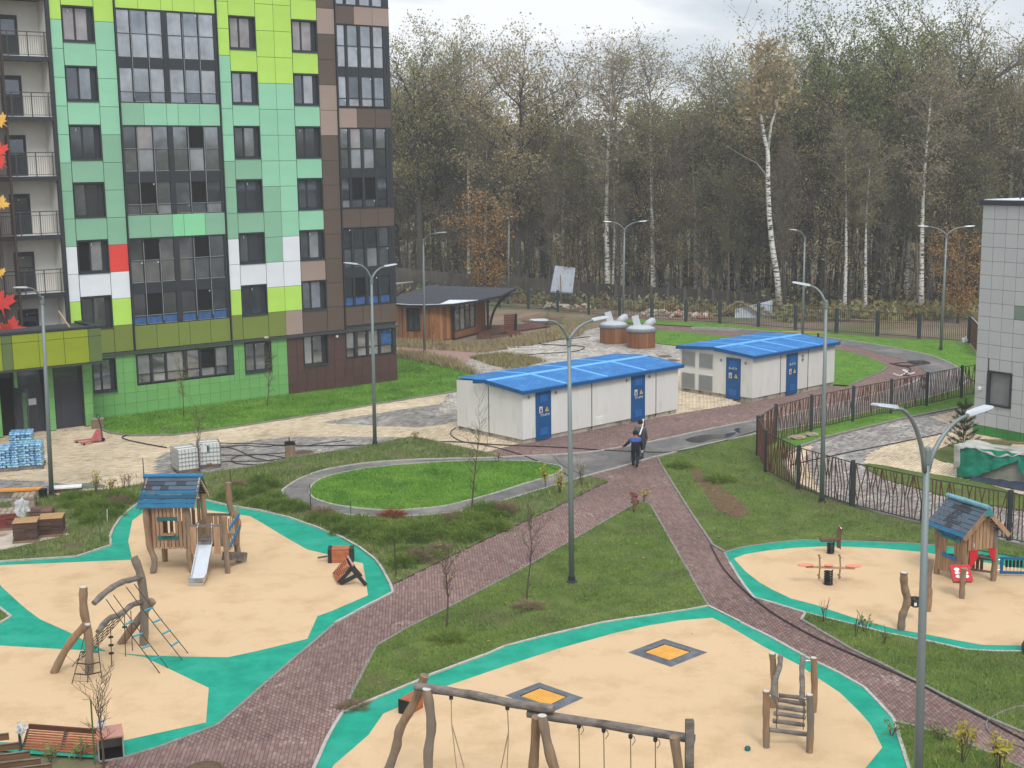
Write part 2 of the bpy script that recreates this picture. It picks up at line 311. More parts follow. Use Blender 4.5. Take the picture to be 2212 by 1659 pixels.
LOOP_OUT = pts((1417, 987), (1345, 1008), (1272, 1028), (1210, 1046), (1135, 1068), (1047, 1095), (969, 1110), (869, 1117), (789, 1116.5), (719, 1109), (649, 1094), (623, 1081), (611, 1067), (614, 1057), (644, 1037.5), (694, 1018), (769, 1004), (869, 995), (960, 992), (1047, 990), (1135, 986), (1210, 983), (1285, 976), (1392, 958), (1546, 925), (1636, 908.5), (1684, 900.5), (1760, 882), (1834, 865.5), (1921, 843), (1970, 827), (1998, 813), (2001, 804), (1971, 783), (1909, 766), (1850, 751), (1804, 743), (1700, 729), (1600, 719), (1500, 712), (1500, 707), (1600, 711), (1681, 718.5), (1754, 725.5), (1834, 735.5), (1934, 752), (2009, 768), (2059, 788), (2082, 806), (2090, 822), (2071, 840), (2009, 858), (1934, 876), (1784, 911), (1681, 931), (1636, 937), (1519, 962), (1472, 973))
OVAL = smooth(pts((681, 1043), (669, 1062), (679, 1078), (719, 1091), (780, 1100), (851, 1104), (910, 1100), (969, 1093), (1047, 1073), (1135, 1046), (1185, 1031), (1212, 1018), (1210, 1009), (1185, 1003), (1147, 998), (1060, 996), (960, 999), (870, 1005), (794, 1012.5), (719, 1027)), 3)
RIGHTGR = pts((1420, 989.5), (1519, 964), (1600, 946), (1636, 940), (1680, 935), (1655, 1000), (1680, 1060), (1800, 1110), (1930, 1140), (2100, 1170), (2330, 1215), (2330, 1236), (2212, 1206), (2110, 1189), (2019, 1177), (1940, 1172), (1859, 1169), (1795, 1167), (1726, 1166), (1659, 1173), (1600, 1182), (1566, 1193), (1540, 1178), (1485, 1096), (1442, 1028))
FENCEGR = pts((1636, 937), (1681, 931), (1784, 911), (1934, 876), (2009, 858), (2071, 840), (2110, 828), (2135, 868), (2101, 875.5), (1949, 905.5), (1784, 945.5), (1729, 966), (1700, 985), (1690, 1000), (1720, 1045), (1790, 1078), (1890, 1108), (2000, 1135), (2212, 1180), (2330, 1205), (2330, 1215), (2100, 1170), (1930, 1140), (1800, 1110), (1680, 1060), (1655, 1000), (1640, 970))
FENCEGR2 = FENCEGR[11:]
FENCEGR = FENCEGR[:13]+FENCEGR[-2:]
YARD = pts((1729, 966), (1784, 945.5), (1949, 905.5), (2101, 875.5), (2330, 835), (2500, 1100), (2330, 1205), (2212, 1180), (2000, 1135), (1890, 1108), (1790, 1078), (1720, 1045), (1690, 1000), (1700, 985))
GRASS_D = pts((1740, 1325), (1820, 1345), (1909, 1368), (1989, 1384.5), (2084, 1405.5), (2150, 1409.5), (2212, 1411), (2330, 1407), (2330, 1640), (2212, 1584), (2121, 1546.5), (1986, 1476.5), (1834, 1400.5), (1731, 1340))
GRASS_E = pts((1936, 1561), (1985, 1573), (2046, 1592), (2100, 1612), (2212, 1662), (2260, 1790), (1986, 1790), (1964, 1659), (1944, 1596))
RED_MAIN = pts((1417, 987), (1345, 1008), (1272, 1028), (1275, 1030), (1313, 1041), (1270, 1061), (1193, 1100), (1047, 1166.5), (906, 1235), (844, 1265), (849, 1281), (723, 1348), (686, 1380), (620, 1436), (553, 1494), (470, 1567), (337, 1617), (250, 1642), (180, 1670), (150, 1790), (600, 1790), (675, 1668), (686, 1644), (703, 1604), (723, 1567), (740, 1541), (760, 1500), (813, 1396), (880, 1358), (966, 1314), (1101, 1244), (1240, 1165), (1375, 1087), (1390, 1086), (1404, 1089), (1450, 1170), (1529.5, 1310), (1600, 1345), (1669, 1380), (1739, 1419), (1810, 1453), (1866.5, 1485.5), (1899, 1519), (1929, 1552), (1936, 1561), (1985, 1573), (2046, 1592), (2100, 1612), (2212, 1662), (2330, 1710), (2330, 1640), (2212, 1584), (2121, 1546.5), (1986, 1476.5), (1834, 1400.5), (1731, 1340), (1740, 1324), (1680, 1306), (1629, 1292), (1612, 1272), (1593, 1244), (1576, 1216), (1565, 1194), (1540, 1178), (1485, 1096), (1442, 1028), (1420, 989.5))
RED_UP = pts((1047, 978), (1067, 972), (1122, 958), (1134, 956), (1466, 893), (1600, 872), (1800, 838), (1834, 834.5), (1911, 799.5), (1917, 791), (1884, 774.5), (1834, 759.5), (1804, 752), (1650, 734), (1560, 725), (1470, 716.5), (1405, 712), (1330, 708), (1330, 698), (1416, 702), (1500, 707), (1600, 719), (1700, 729), (1804, 743), (1850, 751), (1909, 766), (1971, 783), (2001, 804), (1998, 813), (1970, 827), (1921, 843), (1834, 865.5), (1760, 882), (1684, 900.5), (1636, 908.5), (1546, 925), (1392, 958), (1285, 976), (1210, 983), (1135, 986), (1085, 989.5))
BEIGE = pts((-80, 940), (60, 925), (160, 905), (217, 927), (237, 935.5), (282, 941.5), (375, 940.5), (500, 924), (553, 915.5), (690, 894), (823, 871), (985, 846), (1075, 800), (1200, 750), (1420, 745), (1470, 790), (1550, 850), (1600, 872), (1466, 896), (1134, 956), (1122, 958), (1067, 972), (1047, 978), (975, 962), (904, 946.5), (884, 945), (794, 962.5), (720, 976), (631, 990), (553, 1007), (435, 1023), (345, 1040), (310, 1045.5), (250, 1055.5), (180, 1062), (110, 1072), (60, 1078), (0, 1086), (-80, 1105))
GREY1 = pts((345, 1038), (333, 1012), (335, 994), (362, 977), (420, 968), (493, 959), (560, 949), (631, 943), (743, 942.5), (883, 945), (794, 962.5), (720, 976), (631, 990), (553, 1007), (435, 1023))
GREY2 = pts((690, 913), (750, 902), (823, 891), (985, 866), (988, 908), (960, 916), (906, 923), (800, 919))
GREY3 = pts((-80, 1032), (0, 1035), (75, 1038), (150, 1045.5), (195, 1047), (180, 1056), (100, 1068), (0, 1084), (-80, 1100))
GREY4 = pts((940, 900), (1015, 772), (1035, 762.5), (1123, 751), (1253, 726), (1265, 714), (1300, 706), (1405, 712), (1416, 742), (1466, 748), (1480, 800), (1290, 790))
JLAWN = pts((217, 928), (237, 936), (282, 942), (375, 941), (500, 924), (553, 916), (690, 895), (823, 872), (985, 847), (1050, 812), (985, 795), (900, 780), (850, 765), (600, 800), (190, 900))
m_far = dict(z=0)
sheet('rubber_surface', TEAL_A, .012, m_teal, 'teal rubber surface around the left playground'); sheet('rubber_surface', TEAL_B, .012, m_teal, 'teal rubber surface around the front playground'); sheet('rubber_surface', TEAL_C, .012, m_teal, 'teal rubber surface around the right playground')
for P_, l_ in ((TAN_A1, 'sand-coloured rubber of the left playground, upper field'), (TAN_A2, 'sand-coloured rubber of the left playground, lower field'), (TAN_B, 'sand-coloured rubber of the front playground'), (TAN_C, 'sand-coloured rubber of the right playground')):
    sheet('rubber_surface', P_, .017, m_tan, l_)
sheet('grass_patch', GRASS_A, .022, m_grass)
rp = sheet('red_path', RED_MAIN, -.014, m_joint_r, 'red block-paved footpath forking around the grass triangle')
pavers('paving_blocks', RED_MAIN, [], .004, m_pr, R(94), rp, singles=300, smat=m_pro)
ru = sheet('red_pavement', RED_UP, -.018, m_joint_r, 'red block pavement along the utility cabins'); pavers('paving_blocks', RED_UP, [], .0, m_pr, R(41.5), ru, maxd=125)
bp_ = sheet('beige_pavement', BEIGE, -.026, m_joint_b, 'beige block pavement in front of the apartment building')
pavers('paving_blocks', BEIGE, [GREY1, GREY2, GREY3, GREY4], -.008, m_pb, R(37), bp_, maxd=92, lw=(.3, .15), gap=.008)
for P_ in (GREY1, GREY2, GREY3): pavers('paving_blocks', P_, [], -.0075, m_pg, R(37), bp_, maxd=92, lw=(.3, .15), gap=.008)
g4 = sheet('grey_pavement', GREY4, -.022, m_joint_g, 'pale grey pavement around the waste bins'); pavers('paving_blocks', GREY4, [], -.004, paver_mat('paver_pale', [(176, 170, 164), (150, 142, 136), (196, 190, 182), (164, 152, 142)], (206, 198, 186), (.6, .75)), R(41.5), g4, maxd=125, lw=(.3, .2), gap=.01)
sheet('asphalt_path', LOOP_OUT, .008, m_asph, 'asphalt path looping round the oval lawn')
yd = sheet('yard_pavement', YARD, -.016, m_joint_g, 'paved kindergarten yard behind the fence')
YB1 = pts((2120, 868), (2101, 878), (2006, 900.5), (2030, 908), (2049, 915), (2064, 926), (2034, 938), (1970, 950), (1909, 964), (1890, 973), (1873, 984), (1864, 1000), (1909, 1006), (1984, 1020.5), (2109, 1038), (2212, 1070), (2330, 1100), (2400, 900))
YB2 = pts((1691, 990), (1726, 964), (1756, 963), (1742, 985), (1750, 1020), (1762, 1045), (1780, 1073), (1740, 1056), (1705, 1030))
YG = smooth(pts((1868, 1003), (1909, 1006), (1984, 1021), (2109, 1040), (2212, 1071), (2330, 1100), (2330, 1135), (2212, 1104), (2084, 1083), (1984, 1056), (1909, 1035), (1870, 1011)), 2)
YG2 = pts((2012, 985), (2030, 970), (2060, 958), (2110, 950), (2200, 950), (2120, 1003), (2060, 1002), (2030, 996))
pavers('paving_blocks', YARD, [YB1, YB2, YG], .002, m_pg, R(58), yd, maxd=82, lw=(.3, .15), gap=.008)
for P_ in (YB1, YB2): pavers('paving_blocks', P_, [YG, YG2], .0022, m_pb, R(58), yd, maxd=82, lw=(.3, .15), gap=.008)
DWALK = pts((853, 748), (1035, 762), (1015, 772), (1080, 799), (1040, 815), (972, 777), (940, 771), (853, 762))
sheet('small_footpath', DWALK, -.0135, M('path_pinkish', (150, 122, 112), s=2, v=.18, b=.3))
lawns = [('lawn', OVAL, m_lawn, 'bright oval lawn inside the asphalt loop'), ('lawn', JLAWN, m_lawn, 'lawn along the foot of the apartment building'), ('grass_triangle', TRI, m_grass, 'triangle of grass between the forking red paths'),
         ('shrub_bed', BED, m_bed, 'rough planted bed with low junipers'), ('grass_slope', RIGHTGR, m_grass, 'grass between the red path and the slatted fence'), ('grass_strip', FENCEGR, m_lawn, 'grass strip along the slatted fence'), ('grass_strip', FENCEGR2, m_bed, 'rough weedy strip under the near slatted fence'),
         ('grass_patch', GRASS_D, m_grass, 'grass below the right playground'), ('grass_patch', GRASS_E, m_grass, 'grass corner at the foot of the right lamp'), ('yard_lawn', YG, m_grass, 'curved lawn in the yard'), ('yard_lawn', YG2, m_grass, 'dark turf in front of the covered stack')]
GLAWN = pts((1790, 835), (1803, 831), (1834, 834), (1911, 799), (1917, 791), (1884, 775), (1834, 760), (1790, 752), (1650, 735), (1560, 726), (1470, 717), (1405, 713), (1416, 742), (1466, 748), (1550, 770), (1700, 790))
ILAWN = pts((1330, 694), (1396, 692), (1546, 699), (1671, 712), (1796, 721), (1924, 733), (1984, 734), (2046, 737), (2096, 744), (2106, 763), (2140, 800), (2110, 826), (2090, 815), (2059, 786), (2009, 767), (1934, 751), (1834, 734.5), (1754, 724.5), (1681, 717.5), (1600, 710), (1500, 706), (1416, 701), (1330, 697))
lawns += [('lawn', GLAWN, m_lawn, 'bright lawn behind the right utility cabin'), ('lawn', ILAWN, m_lawn, 'strip of lawn before the black fence')]
for i, (n_, P_, mt, lb) in enumerate(lawns): sheet(n_, P_, .020+.0008*i, mt, lb)
BAREPATCH = pts((1500, 1012), (1530, 1030), (1570, 1062), (1612, 1098), (1616, 1114), (1580, 1118), (1545, 1098), (1520, 1060), (1495, 1030))
sheet('bare_soil', smooth(BAREPATCH, 3), .031, M('bare_soil', (84, 62, 46), c2=(110, 84, 62), s=3, b=1, bs=12))
slab = sheet('storage_slab', pts((-60, 1120), (100, 1130), (122, 1145), (152, 1156), (0, 1191), (-60, 1203)), .034, M('slab_concrete', (182, 172, 158), s=2, v=.15, dirt=(140, 118, 96), ds=.8))
# puddles and damp patches on the asphalt
m_pud = M('puddle', (62, 58, 54), r=.12, v=.1, spec=.5)
for P_ in (pts((1480, 951), (1510, 941), (1560, 938), (1590, 934), (1575, 945), (1540, 949), (1510, 957)), pts((1585, 928), (1605, 924), (1620, 932), (1600, 937)), pts((1960, 780), (1995, 779), (2010, 786), (1975, 788)), pts((1330, 990), (1370, 984), (1392, 990), (1345, 998))):
    o = sheet('puddle', smooth(P_, 4), .0125, m_pud)
# ---- kerbs
kerb('kerb', TEAL_A[1:23], m_kerb); kerb('kerb', TEAL_A[22:30], m_kerbd, z1=.03); kerb('kerb', TEAL_B[0:13], m_kerb, z1=.05); kerb('kerb', TEAL_B[11:23], m_kerb, z1=.04); kerb('kerb', TEAL_B[22:28]+[TEAL_B[0]], m_kerb, z1=.05)
kerb('kerb', [TEAL_C[-1]]+TEAL_C[0:9], m_kerbd, z1=.03); kerb('kerb', TEAL_C[12:], m_kerb, z1=.04); kerb('kerb', TRI[15:]+TRI[:5], m_kerbd, z1=.04, w_=.08)
kerb('kerb', smooth(LOOP_OUT[:26], 3, False), m_kerb, z1=.06); kerb('kerb', OVAL, m_kerb, z1=.06, closed=True, w_=.08); kerb('kerb', LOOP_OUT[-9:]+[LOOP_OUT[0]], m_kerb, z1=.05)
kerb('kerb', LOOP_OUT[25:32], m_kerb, z1=.03); kerb('kerb', smooth(LOOP_OUT[39:50], 3, False), m_kerb, z1=.05)
kerb('kerb', BED[41:46], m_kerbd, z1=.05); kerb('kerb', BED[9:18], m_kerbd, z1=.05); kerb('kerb', JLAWN[0:9], m_kerbd, z1=.07, w_=.12)
kerb('kerb', YARD[0:4], m_kerbd, z1=.08, w_=.18); kerb('kerb', [YARD[0]]+YARD[::-1][:7], m_kerbd, z1=.08, w_=.12)
kerb('kerb', GRASS_D[9:], m_kerbd, z1=.05, w_=.1); kerb('kerb', [GRASS_D[-1], GRASS_D[0]], m_kerb, z1=.05); kerb('kerb', RIGHTGR[-4:]+[RIGHTGR[0]], m_kerbd, z1=.05); kerb('kerb', GRASS_E[:5], m_kerbd, z1=.05); kerb('kerb', GRASS_A[:4], m_kerb, z1=.06)
kerb('kerb', GLAWN[2:9], m_kerbd, z1=.05)
# ---- grass blades (uncountable): one object per lawn
def blades(name, poly, dens, h, mat, holes=(), wd=.02, maxd=130, clump=.0, label=None):
    xs = [p[0] for p in poly]; ys = [p[1] for p in poly]; x0, x1, y0, y1 = min(xs), max(xs), min(ys), min(max(ys), maxd)
    n = int(dens*(x1-x0)*(y1-y0)); X = rng.uniform(x0, x1, n); Y = rng.uniform(y0, y1, n)
    ok = inpoly(X, Y, poly) & (np.abs(X) < Y*.47+.5)
    for hh in holes: ok &= ~inpoly(X, Y, hh)
    X, Y = X[ok], Y[ok]
    if clump:
        s_ = np.sin(X*1.9+1.3*np.sin(Y*.9))*np.sin(Y*1.5+1.1*np.sin(X*1.3))+.6*np.sin(X*5.1)*np.sin(Y*4.3); keep = rng.uniform(-1, 1, len(X)) < s_+(1-clump); X, Y = X[keep], Y[keep]
    n = len(X); a = rng.uniform(0, 2*PI, n); hh = h*rng.uniform(.5, 1.25, n); lx = rng.normal(0, .45, n)*hh; ly = rng.normal(0, .45, n)*hh; w2 = wd*rng.uniform(.6, 1.4, n)/2
    V = np.zeros((n, 3, 3), np.float32); V[:, 0] = np.stack([X-np.cos(a)*w2, Y-np.sin(a)*w2, np.full(n, .01)], 1); V[:, 1] = np.stack([X+np.cos(a)*w2, Y+np.sin(a)*w2, np.full(n, .01)], 1); V[:, 2] = np.stack([X+lx, Y+ly, .02+hh], 1)
    o = npmesh(name, V.reshape(-1, 3), np.arange(3*n).reshape(-1, 3), mat); o['kind'] = 'stuff'
    if label: o['label'] = label
    return o
def blade_mat(name, cols, patch=None, tl=0):
    k = bpy.data.materials.new(name); k.use_nodes = True; t = k.node_tree; n = t.nodes.new; l = t.links.new; p = t.nodes['Principled BSDF']
    g = n('ShaderNodeNewGeometry'); cr_ = n('ShaderNodeValToRGB'); el = cr_.color_ramp; el.elements[0].color = (*lin(*cols[0]), 1); el.elements[1].color = (*lin(*cols[-1]), 1)
    for i, c in enumerate(cols[1:-1]): q = el.elements.new((i+1)/(len(cols)-1)); q.color = (*lin(*c), 1)
    nn = n('ShaderNodeTexNoise'); nn.inputs['Scale'].default_value = .5; nn.inputs['Detail'].default_value = 5; l(g.outputs['Position'], nn.inputs[0])
    a1 = n('ShaderNodeMath'); a1.operation = 'MULTIPLY_ADD'; a1.inputs[1].default_value = 1.5; a1.inputs[2].default_value = -.5; l(nn.outputs[0], a1.inputs[0])
    a2 = n('ShaderNodeMath'); a2.operation = 'MULTIPLY_ADD'; a2.inputs[1].default_value = .45; l(g.outputs['Random Per Island'], a2.inputs[0]); l(a1.outputs[0], a2.inputs[2])
    l(a2.outputs[0], cr_.inputs[0]); l(cr_.outputs[0], p.inputs['Base Color'])
    if tl:
        tb = n('ShaderNodeBsdfTranslucent'); l(cr_.outputs[0], tb.inputs[0]); ms = n('ShaderNodeMixShader'); ms.inputs[0].default_value = tl; l(p.outputs[0], ms.inputs[1]); l(tb.outputs[0], ms.inputs[2]); l(ms.outputs[0], t.nodes['Material Output'].inputs[0]); p.inputs['Roughness'].default_value = .7; p.inputs['Specular IOR Level'].default_value = .15
    p.inputs['Subsurface Weight'].default_value = 0; MATS[name] = k
    return k
m_bl1 = blade_mat('blades_bright', [(58, 94, 22), (84, 126, 32), (110, 154, 48), (146, 168, 78)])
m_bl2 = blade_mat('blades_dull', [(62, 86, 28), (88, 116, 40), (116, 142, 54), (144, 150, 80)])
m_bl3 = blade_mat('blades_dry', [(120, 104, 76), (144, 128, 92), (168, 152, 112), (110, 112, 70)])
m_bl4 = blade_mat('blades_bed', [(70, 88, 40), (92, 114, 52), (118, 136, 64), (138, 136, 84)])
blades('lawn_grass', OVAL, 650, .08, m_bl1, wd=.026); blades('lawn_grass', JLAWN, 330, .09, m_bl1, wd=.035); blades('lawn_grass', GLAWN, 120, .06, m_bl1, wd=.04); blades('lawn_grass', ILAWN, 120, .06, m_bl1, wd=.04)
blades('meadow_grass', TRI, 700, .07, m_bl2, clump=.5); blades('meadow_grass', RIGHTGR, 420, .085, m_bl2, holes=[BAREPATCH], clump=.4); blades('meadow_grass', FENCEGR, 300, .06, m_bl1)
blades('meadow_grass', FENCEGR2, 420, .1, m_bl4); blades('meadow_grass', BAREPATCH, 90, .09, m_bl2)
blades('meadow_grass', GRASS_D, 620, .085, m_bl2); blades('meadow_grass', GRASS_E, 700, .10, m_bl2); blades('meadow_grass', YG, 250, .06, m_bl2); blades('meadow_grass', YG2, 200, .05, m_bl2); blades('meadow_grass', GRASS_A, 500, .07, m_bl2)
SLABP = pts((-60, 1112), (110, 1120), (128, 1143), (154, 1156), (0, 1193), (-60, 1206))
blades('bed_grass', BED, 330, .16, m_bl4, clump=.7, wd=.025, holes=[OVAL, SLABP])
DRY1 = pts((853, 733), (853, 749), (940, 756), (1035, 762), (1123, 751), (1253, 726), (1268, 712), (1240, 700), (1150, 722), (1060, 738), (1000, 742))
DRY2 = pts((853, 760), (940, 772), (985, 783), (1040, 815), (985, 800), (900, 782), (855, 772)); DRY3 = pts((1015, 774), (1040, 768), (1088, 764), (1140, 771), (1180, 781), (1140, 792), (1095, 798), (1050, 786))
blades('dry_weeds', DRY1, 110, .3, m_bl3, wd=.05, label='dry tan weeds along the pavilion'); blades('dry_weeds', DRY2, 160, .5, m_bl3, wd=.05); blades('dry_weeds', DRY3, 160, .3, blade_mat('blades_olive', [(96, 98, 52), (124, 118, 70), (150, 136, 88), (104, 112, 60)]), wd=.05)
# ================================================================ APARTMENT BUILDING (left)
AP0 = at(205, 907); AD = Vector((math.sin(R(53)), math.cos(R(53)), 0)); AN = Vector((math.cos(R(53)), -math.sin(R(53)), 0))
def fpl(x, y, n=0.):
    """photo point -> (u, z) on the facade plane moved n metres towards the camera"""
    d = ray(x, y); P = AP0+AN*n; t = (P-Vector((0, 0, CAMH))).dot(AN)/d.dot(AN); Q = Vector((0, 0, CAMH))+d*t
    return (Q-AP0).dot(AD), Q.z
bd = thing('apartment_building', 'tall apartment building clad in lime, mint, white and brown panels', 'building', AP0, R(37))
m_wall = M('wall_core', (70, 74, 76), s=2); m_frame = M('frame_dark', (44, 49, 54), s=6, v=.08, r=.5, spec=.4)
PC = {'L': (174, 214, 96), 'M': (142, 198, 166), 'S': (130, 176, 148), 'W': (216, 220, 226), 'R': (216, 68, 62), 'O': (116, 130, 62), 'B': (92, 79, 71), 'T': (154, 135, 126), 'G': (132, 204, 156)}
pm = {k: M('panel_'+k, c, s=.7, v=.05, rnd=.035, r=.55, b=.12, bs=40) for k, c in PC.items()}
bx = MB(); bx.box(-1.08, 20.24, .36, 16, -.3, 31).box(-22, -1.08, 1.52, 16, -.3, 31); bx.build('wall', m_wall, bd)
pmesh = {}
def panel(u0, u1, z0, z1, c, y=0., nm='panel', g=.011, th=.05):
    w_, h_ = round(u1-u0-2*g, 3), round(z1-z0-2*g, 3)
    if w_ < .05 or h_ < .05: return
    key = (w_, h_, c, th)
    if key not in pmesh:
        o = MB().box(-w_/2, w_/2, 0, th, -h_/2, h_/2).build(nm, pm[c], bd, bev=.006); pmesh[key] = o.data
    else:
        o = bpy.data.objects.new(nm, pmesh[key]); C.objects.link(o); o.parent = bd
    o.location = ((u0+u1)/2, y+rd.uniform(-.002, .002), (z0+z1)/2); return o
bk = MB()
for (a, b_) in ((-1.0, -.36), (1.43, 2.6), (8.56, 9.37), (11.09, 13.43), (15.19, 16.47)): bk.box(a, b_, .06, .355, 3.7, 31)
for (a, b_) in ((-.36, 1.43), (9.37, 11.09), (13.43, 15.19)):
    zb = 3.7
    for (z0, z1) in [(5.17, 6.99), (8.31, 10.13), (11.41, 13.30), (14.56, 16.43), (17.72, 19.58), (20.87, 22.75), (24.03, 25.9)]: bk.box(a, b_, .06, .355, zb, z0); zb = z1
    bk.box(a, b_, .06, .355, zb, 31)
for (a, b_, ss) in ((2.6, 8.56, ((3.7, 5.14), (10.11, 11.43), (16.43, 17.7), (22.78, 24.0))), (16.47, 20.24, ((3.7, 5.2), (10.17, 11.38), (16.38, 17.6), (22.66, 23.8)))):
    for z0, z1 in ss: bk.box(a, b_, .06, .355, z0, z1)
for (a, b_, z0, z1) in ((-.6, .06, -.3, 3.7), (.06, 1.42, -.3, 1.52), (.06, 1.42, 3.42, 3.7), (1.42, 2.62, -.3, 3.7), (2.62, 8.68, -.3, 1.7), (2.62, 8.68, 3.47, 3.7), (8.68, 9.42, -.3, 3.7), (9.42, 11.2, -.3, 1.66), (9.42, 11.2, 3.52, 3.7), (11.2, 13.42, -.3, 3.7), (13.42, 15.16, -.3, 1.68), (13.42, 15.16, 3.57, 3.7), (15.16, 16.44, -.3, 3.7), (16.44, 20.24, -.3, 1.88), (16.44, 20.24, 3.57, 3.7)): bk.box(a, b_, .075, .355, z0, z1)
bk.build('wall_backing', m_wall, bd)
Zr = [5.25+1.523*k for k in range(18)]
def rowcol(u0, u1, cols, y=0):   # cols from row 0 upward
    for k, c in enumerate(cols): panel(u0, u1, Zr[k], Zr[k+1], c, y)
rowcol(-.98, -.36, 'LWWSSSMMMMMLLLL'); panel(-.98, -.36, 3.74, Zr[0], 'O')
rowcol(1.43, 2.53, 'LWRSSSSMMMMLLLL'); panel(1.43, 2.53, 3.74, Zr[0], 'O')
rowcol(8.64, 9.37, 'LWWSSSMMMMLLLLL'); panel(8.64, 9.37, 3.74, Zr[0], 'O')
rowcol(11.09, 12.26, 'LWSSSMMMMLLLLLL'); panel(11.09, 12.26, 3.74, Zr[0], 'O')
rowcol(12.26, 13.43, 'LWWMMMMMMLLLLLL'); panel(12.26, 13.43, 3.74, Zr[0], 'T')
rowcol(15.19, 16.4, 'BBBBBBBTTBBTBBT'); panel(15.19, 16.4, 3.74, Zr[0], 'B')
# glass of windows, some reflecting more than others because films and dust differ from pane to pane
m_gl = [M('glass_%s' % n_, c, s=.8, v=.3, r=rr, m=mm, spec=.9, coat=.6) for n_, c, rr, mm in (('dark', (96, 102, 110), .05, .75), ('clear', (142, 148, 156), .04, .8), ('dusty', (168, 172, 178), .16, .62), ('curtain', (150, 144, 146), .35, .25))]
m_open = M('interior_dark', (16, 17, 19), v=.05, s=2); m_tape = M('white_film', (206, 208, 210), v=.1, s=9); m_sill = M('sill_metal', (84, 88, 92), v=.1, r=.35, m=.5, s=5)
m_blue = M('blue_sheeting', (58, 92, 140), s=3, v=.3, b=.5)
def window(u0, u1, z0, z1, split=.42, gl=(0, 0), y=.0, dp=.2, extra=.16, nm='window'):
    """recessed window: reveal, dark frame, two panes, a wide dark fixed strip on the right, sill"""
    b = MB(); f = .055
    b.box(u0, u0+f, -.012, dp+.05, z0, z1).box(u1-f, u1, -.012, dp+.05, z0, z1).box(u0+f, u1-f, -.012, dp+.05, z1-f, z1).box(u0+f, u1-f, -.01, dp+.05, z0, z0+f)
    b.box(u0+f, u1-f, dp+.052, dp+.06, z0+f, z1-f)
    w_ = u1-u0-2*f; us = u0+f+w_*split; ue = u1-f-w_*extra
    b.box(us-.05, us+.05, dp-.03, dp+.052, z0+f, z1-f); b.box(ue-.02, u1-f, dp-.02, dp+.052, z0+f, z1-f)
    b.box(u0+f, us-.05, dp-.01, dp+.052, z0+f, z0+f+.07).box(us+.05, ue-.02, dp-.01, dp+.052, z0+f, z0+f+.07)
    b.box(u0+f, us-.05, dp-.01, dp+.052, z1-f-.05, z1-f).box(us+.05, ue-.02, dp-.01, dp+.052, z1-f-.05, z1-f)
    wn = b.build(nm, m_frame, bd)
    for (a, c_), k in zip(((u0+f, us-.05), (us+.05, ue-.02)), gl):
        MB().box(a+.004, c_-.004, dp+.01, dp+.03, z0+f+.072, z1-f-.052).build('pane', m_open if k < 0 else m_gl[k], wn)
    MB().box(u0-.02, u1+.02, -.05, .1, z0-.04, z0-.002).build('sill', m_sill, wn)
    if rd.random() < .6:
        sx_ = rd.choice((u0+f+w_*.2, us+.09)); MB().box(sx_, sx_+.06, dp-.002, dp+.008, z1-f-.26, z1-f-.12).build('sticker', m_tape, wn)
    return wn
ZW = [(5.17, 6.99), (8.31, 10.13), (11.41, 13.30), (14.56, 16.43), (17.72, 19.58), (20.87, 22.75), (24.03, 25.9)]
c1 = dict(zip(range(7), 'OWSSMML')); c4 = dict(zip(range(7), 'OWSSMLL')); c7 = dict(zip(range(7), 'BTMMMLL'))
for (u0, u1, cc) in ((-.34, 1.42, c1), (9.38, 11.08, c4), (13.45, 15.17, c7)):
    zb = 3.74
    for k, (z0, z1) in enumerate(ZW):
        panel(u0, u1, zb, z0-.04, cc[k]); zb = z1+.02
        gl = [(0, 0), (1, 0), (0, 0), (0, 1), (1, 1), (3, 3), (3, 3)][k]
        if u0 < 0: gl = [(0, 1), (-1, 2), (1, 0), (0, 0), (0, 1), (3, 3), (3, 3)][k]
        if u0 > 13: gl = [(1, 2), (0, 2), (0, 0), (0, 0), (0, 2), (3, 3), (3, 3)][k]
        window(u0+.01, u1-.01, z0, z1, gl=gl, split=.4 if u0 > 0 else .42)
    panel(u0, u1, zb, Zr[15], 'L')
# two-storey loggia glazing
def loggia(U, Zs, piers, tape, gls, dp=.06, u0=0, u1=0):
    """U: pane spans, Zs: pane rows (z0,z1) ; dark bands elsewhere"""
    zt, zb = Zs[0][1]+.05, Zs[-1][0]-.05; b = MB(); b.box(u0, u1, dp+.04, dp+.1, zb, zt)
    e_ = [u0]+[x for p in U for x in p]+[u1]
    for i in range(0, len(e_), 2): b.box(e_[i], e_[i+1], 0 if (e_[i+1]-e_[i] < .15) else -.02, dp+.04, zb, zt)
    for (p, q) in U:
        zz = [zt]+[z for a in Zs for z in (a[1], a[0])]+[zb]
        for i in range(0, len(zz), 2):
            if zz[i]-zz[i+1] > .01: b.box(p, q, .005, dp+.04, zz[i+1], zz[i])
    lg = b.build('loggia_glazing', m_frame, bd)
    for i, (p, q) in enumerate(U):
        for j, (za, zc) in enumerate(Zs):
            k = gls[j][i % len(gls[j])]
            MB().box(p+.01, q-.01, dp, dp+.03, za+.012, zc-.012).build('pane', m_open if k < 0 else (m_blue if k == 9 else m_gl[k]), lg)
    if tape:
        t = MB()
        for i, (p, q) in enumerate(U):
            if i not in (2, 5): t.bar((q+.05, -.035, zb+rd.uniform(0, .3)), (q+.05, -.035, zt-rd.uniform(0, .3)), .02, .012)
            for (za, zc) in Zs: t.bar((p+.01, .0, za-.005), (q-.01, .0, za-.005+rd.uniform(-.01, .01)), .012, .02)
        t.build('protective_tape', M('tape_grey', (160, 164, 168), v=.25, s=9), lg)
    for _ in range(3):
        p, q = rd.choice(U); za, zc = rd.choice(Zs); MB().box(q-.1, q-.03, dp-.012, dp-.002, zc-.14, zc-.06).build('sticker', m_tape, lg)
    return lg
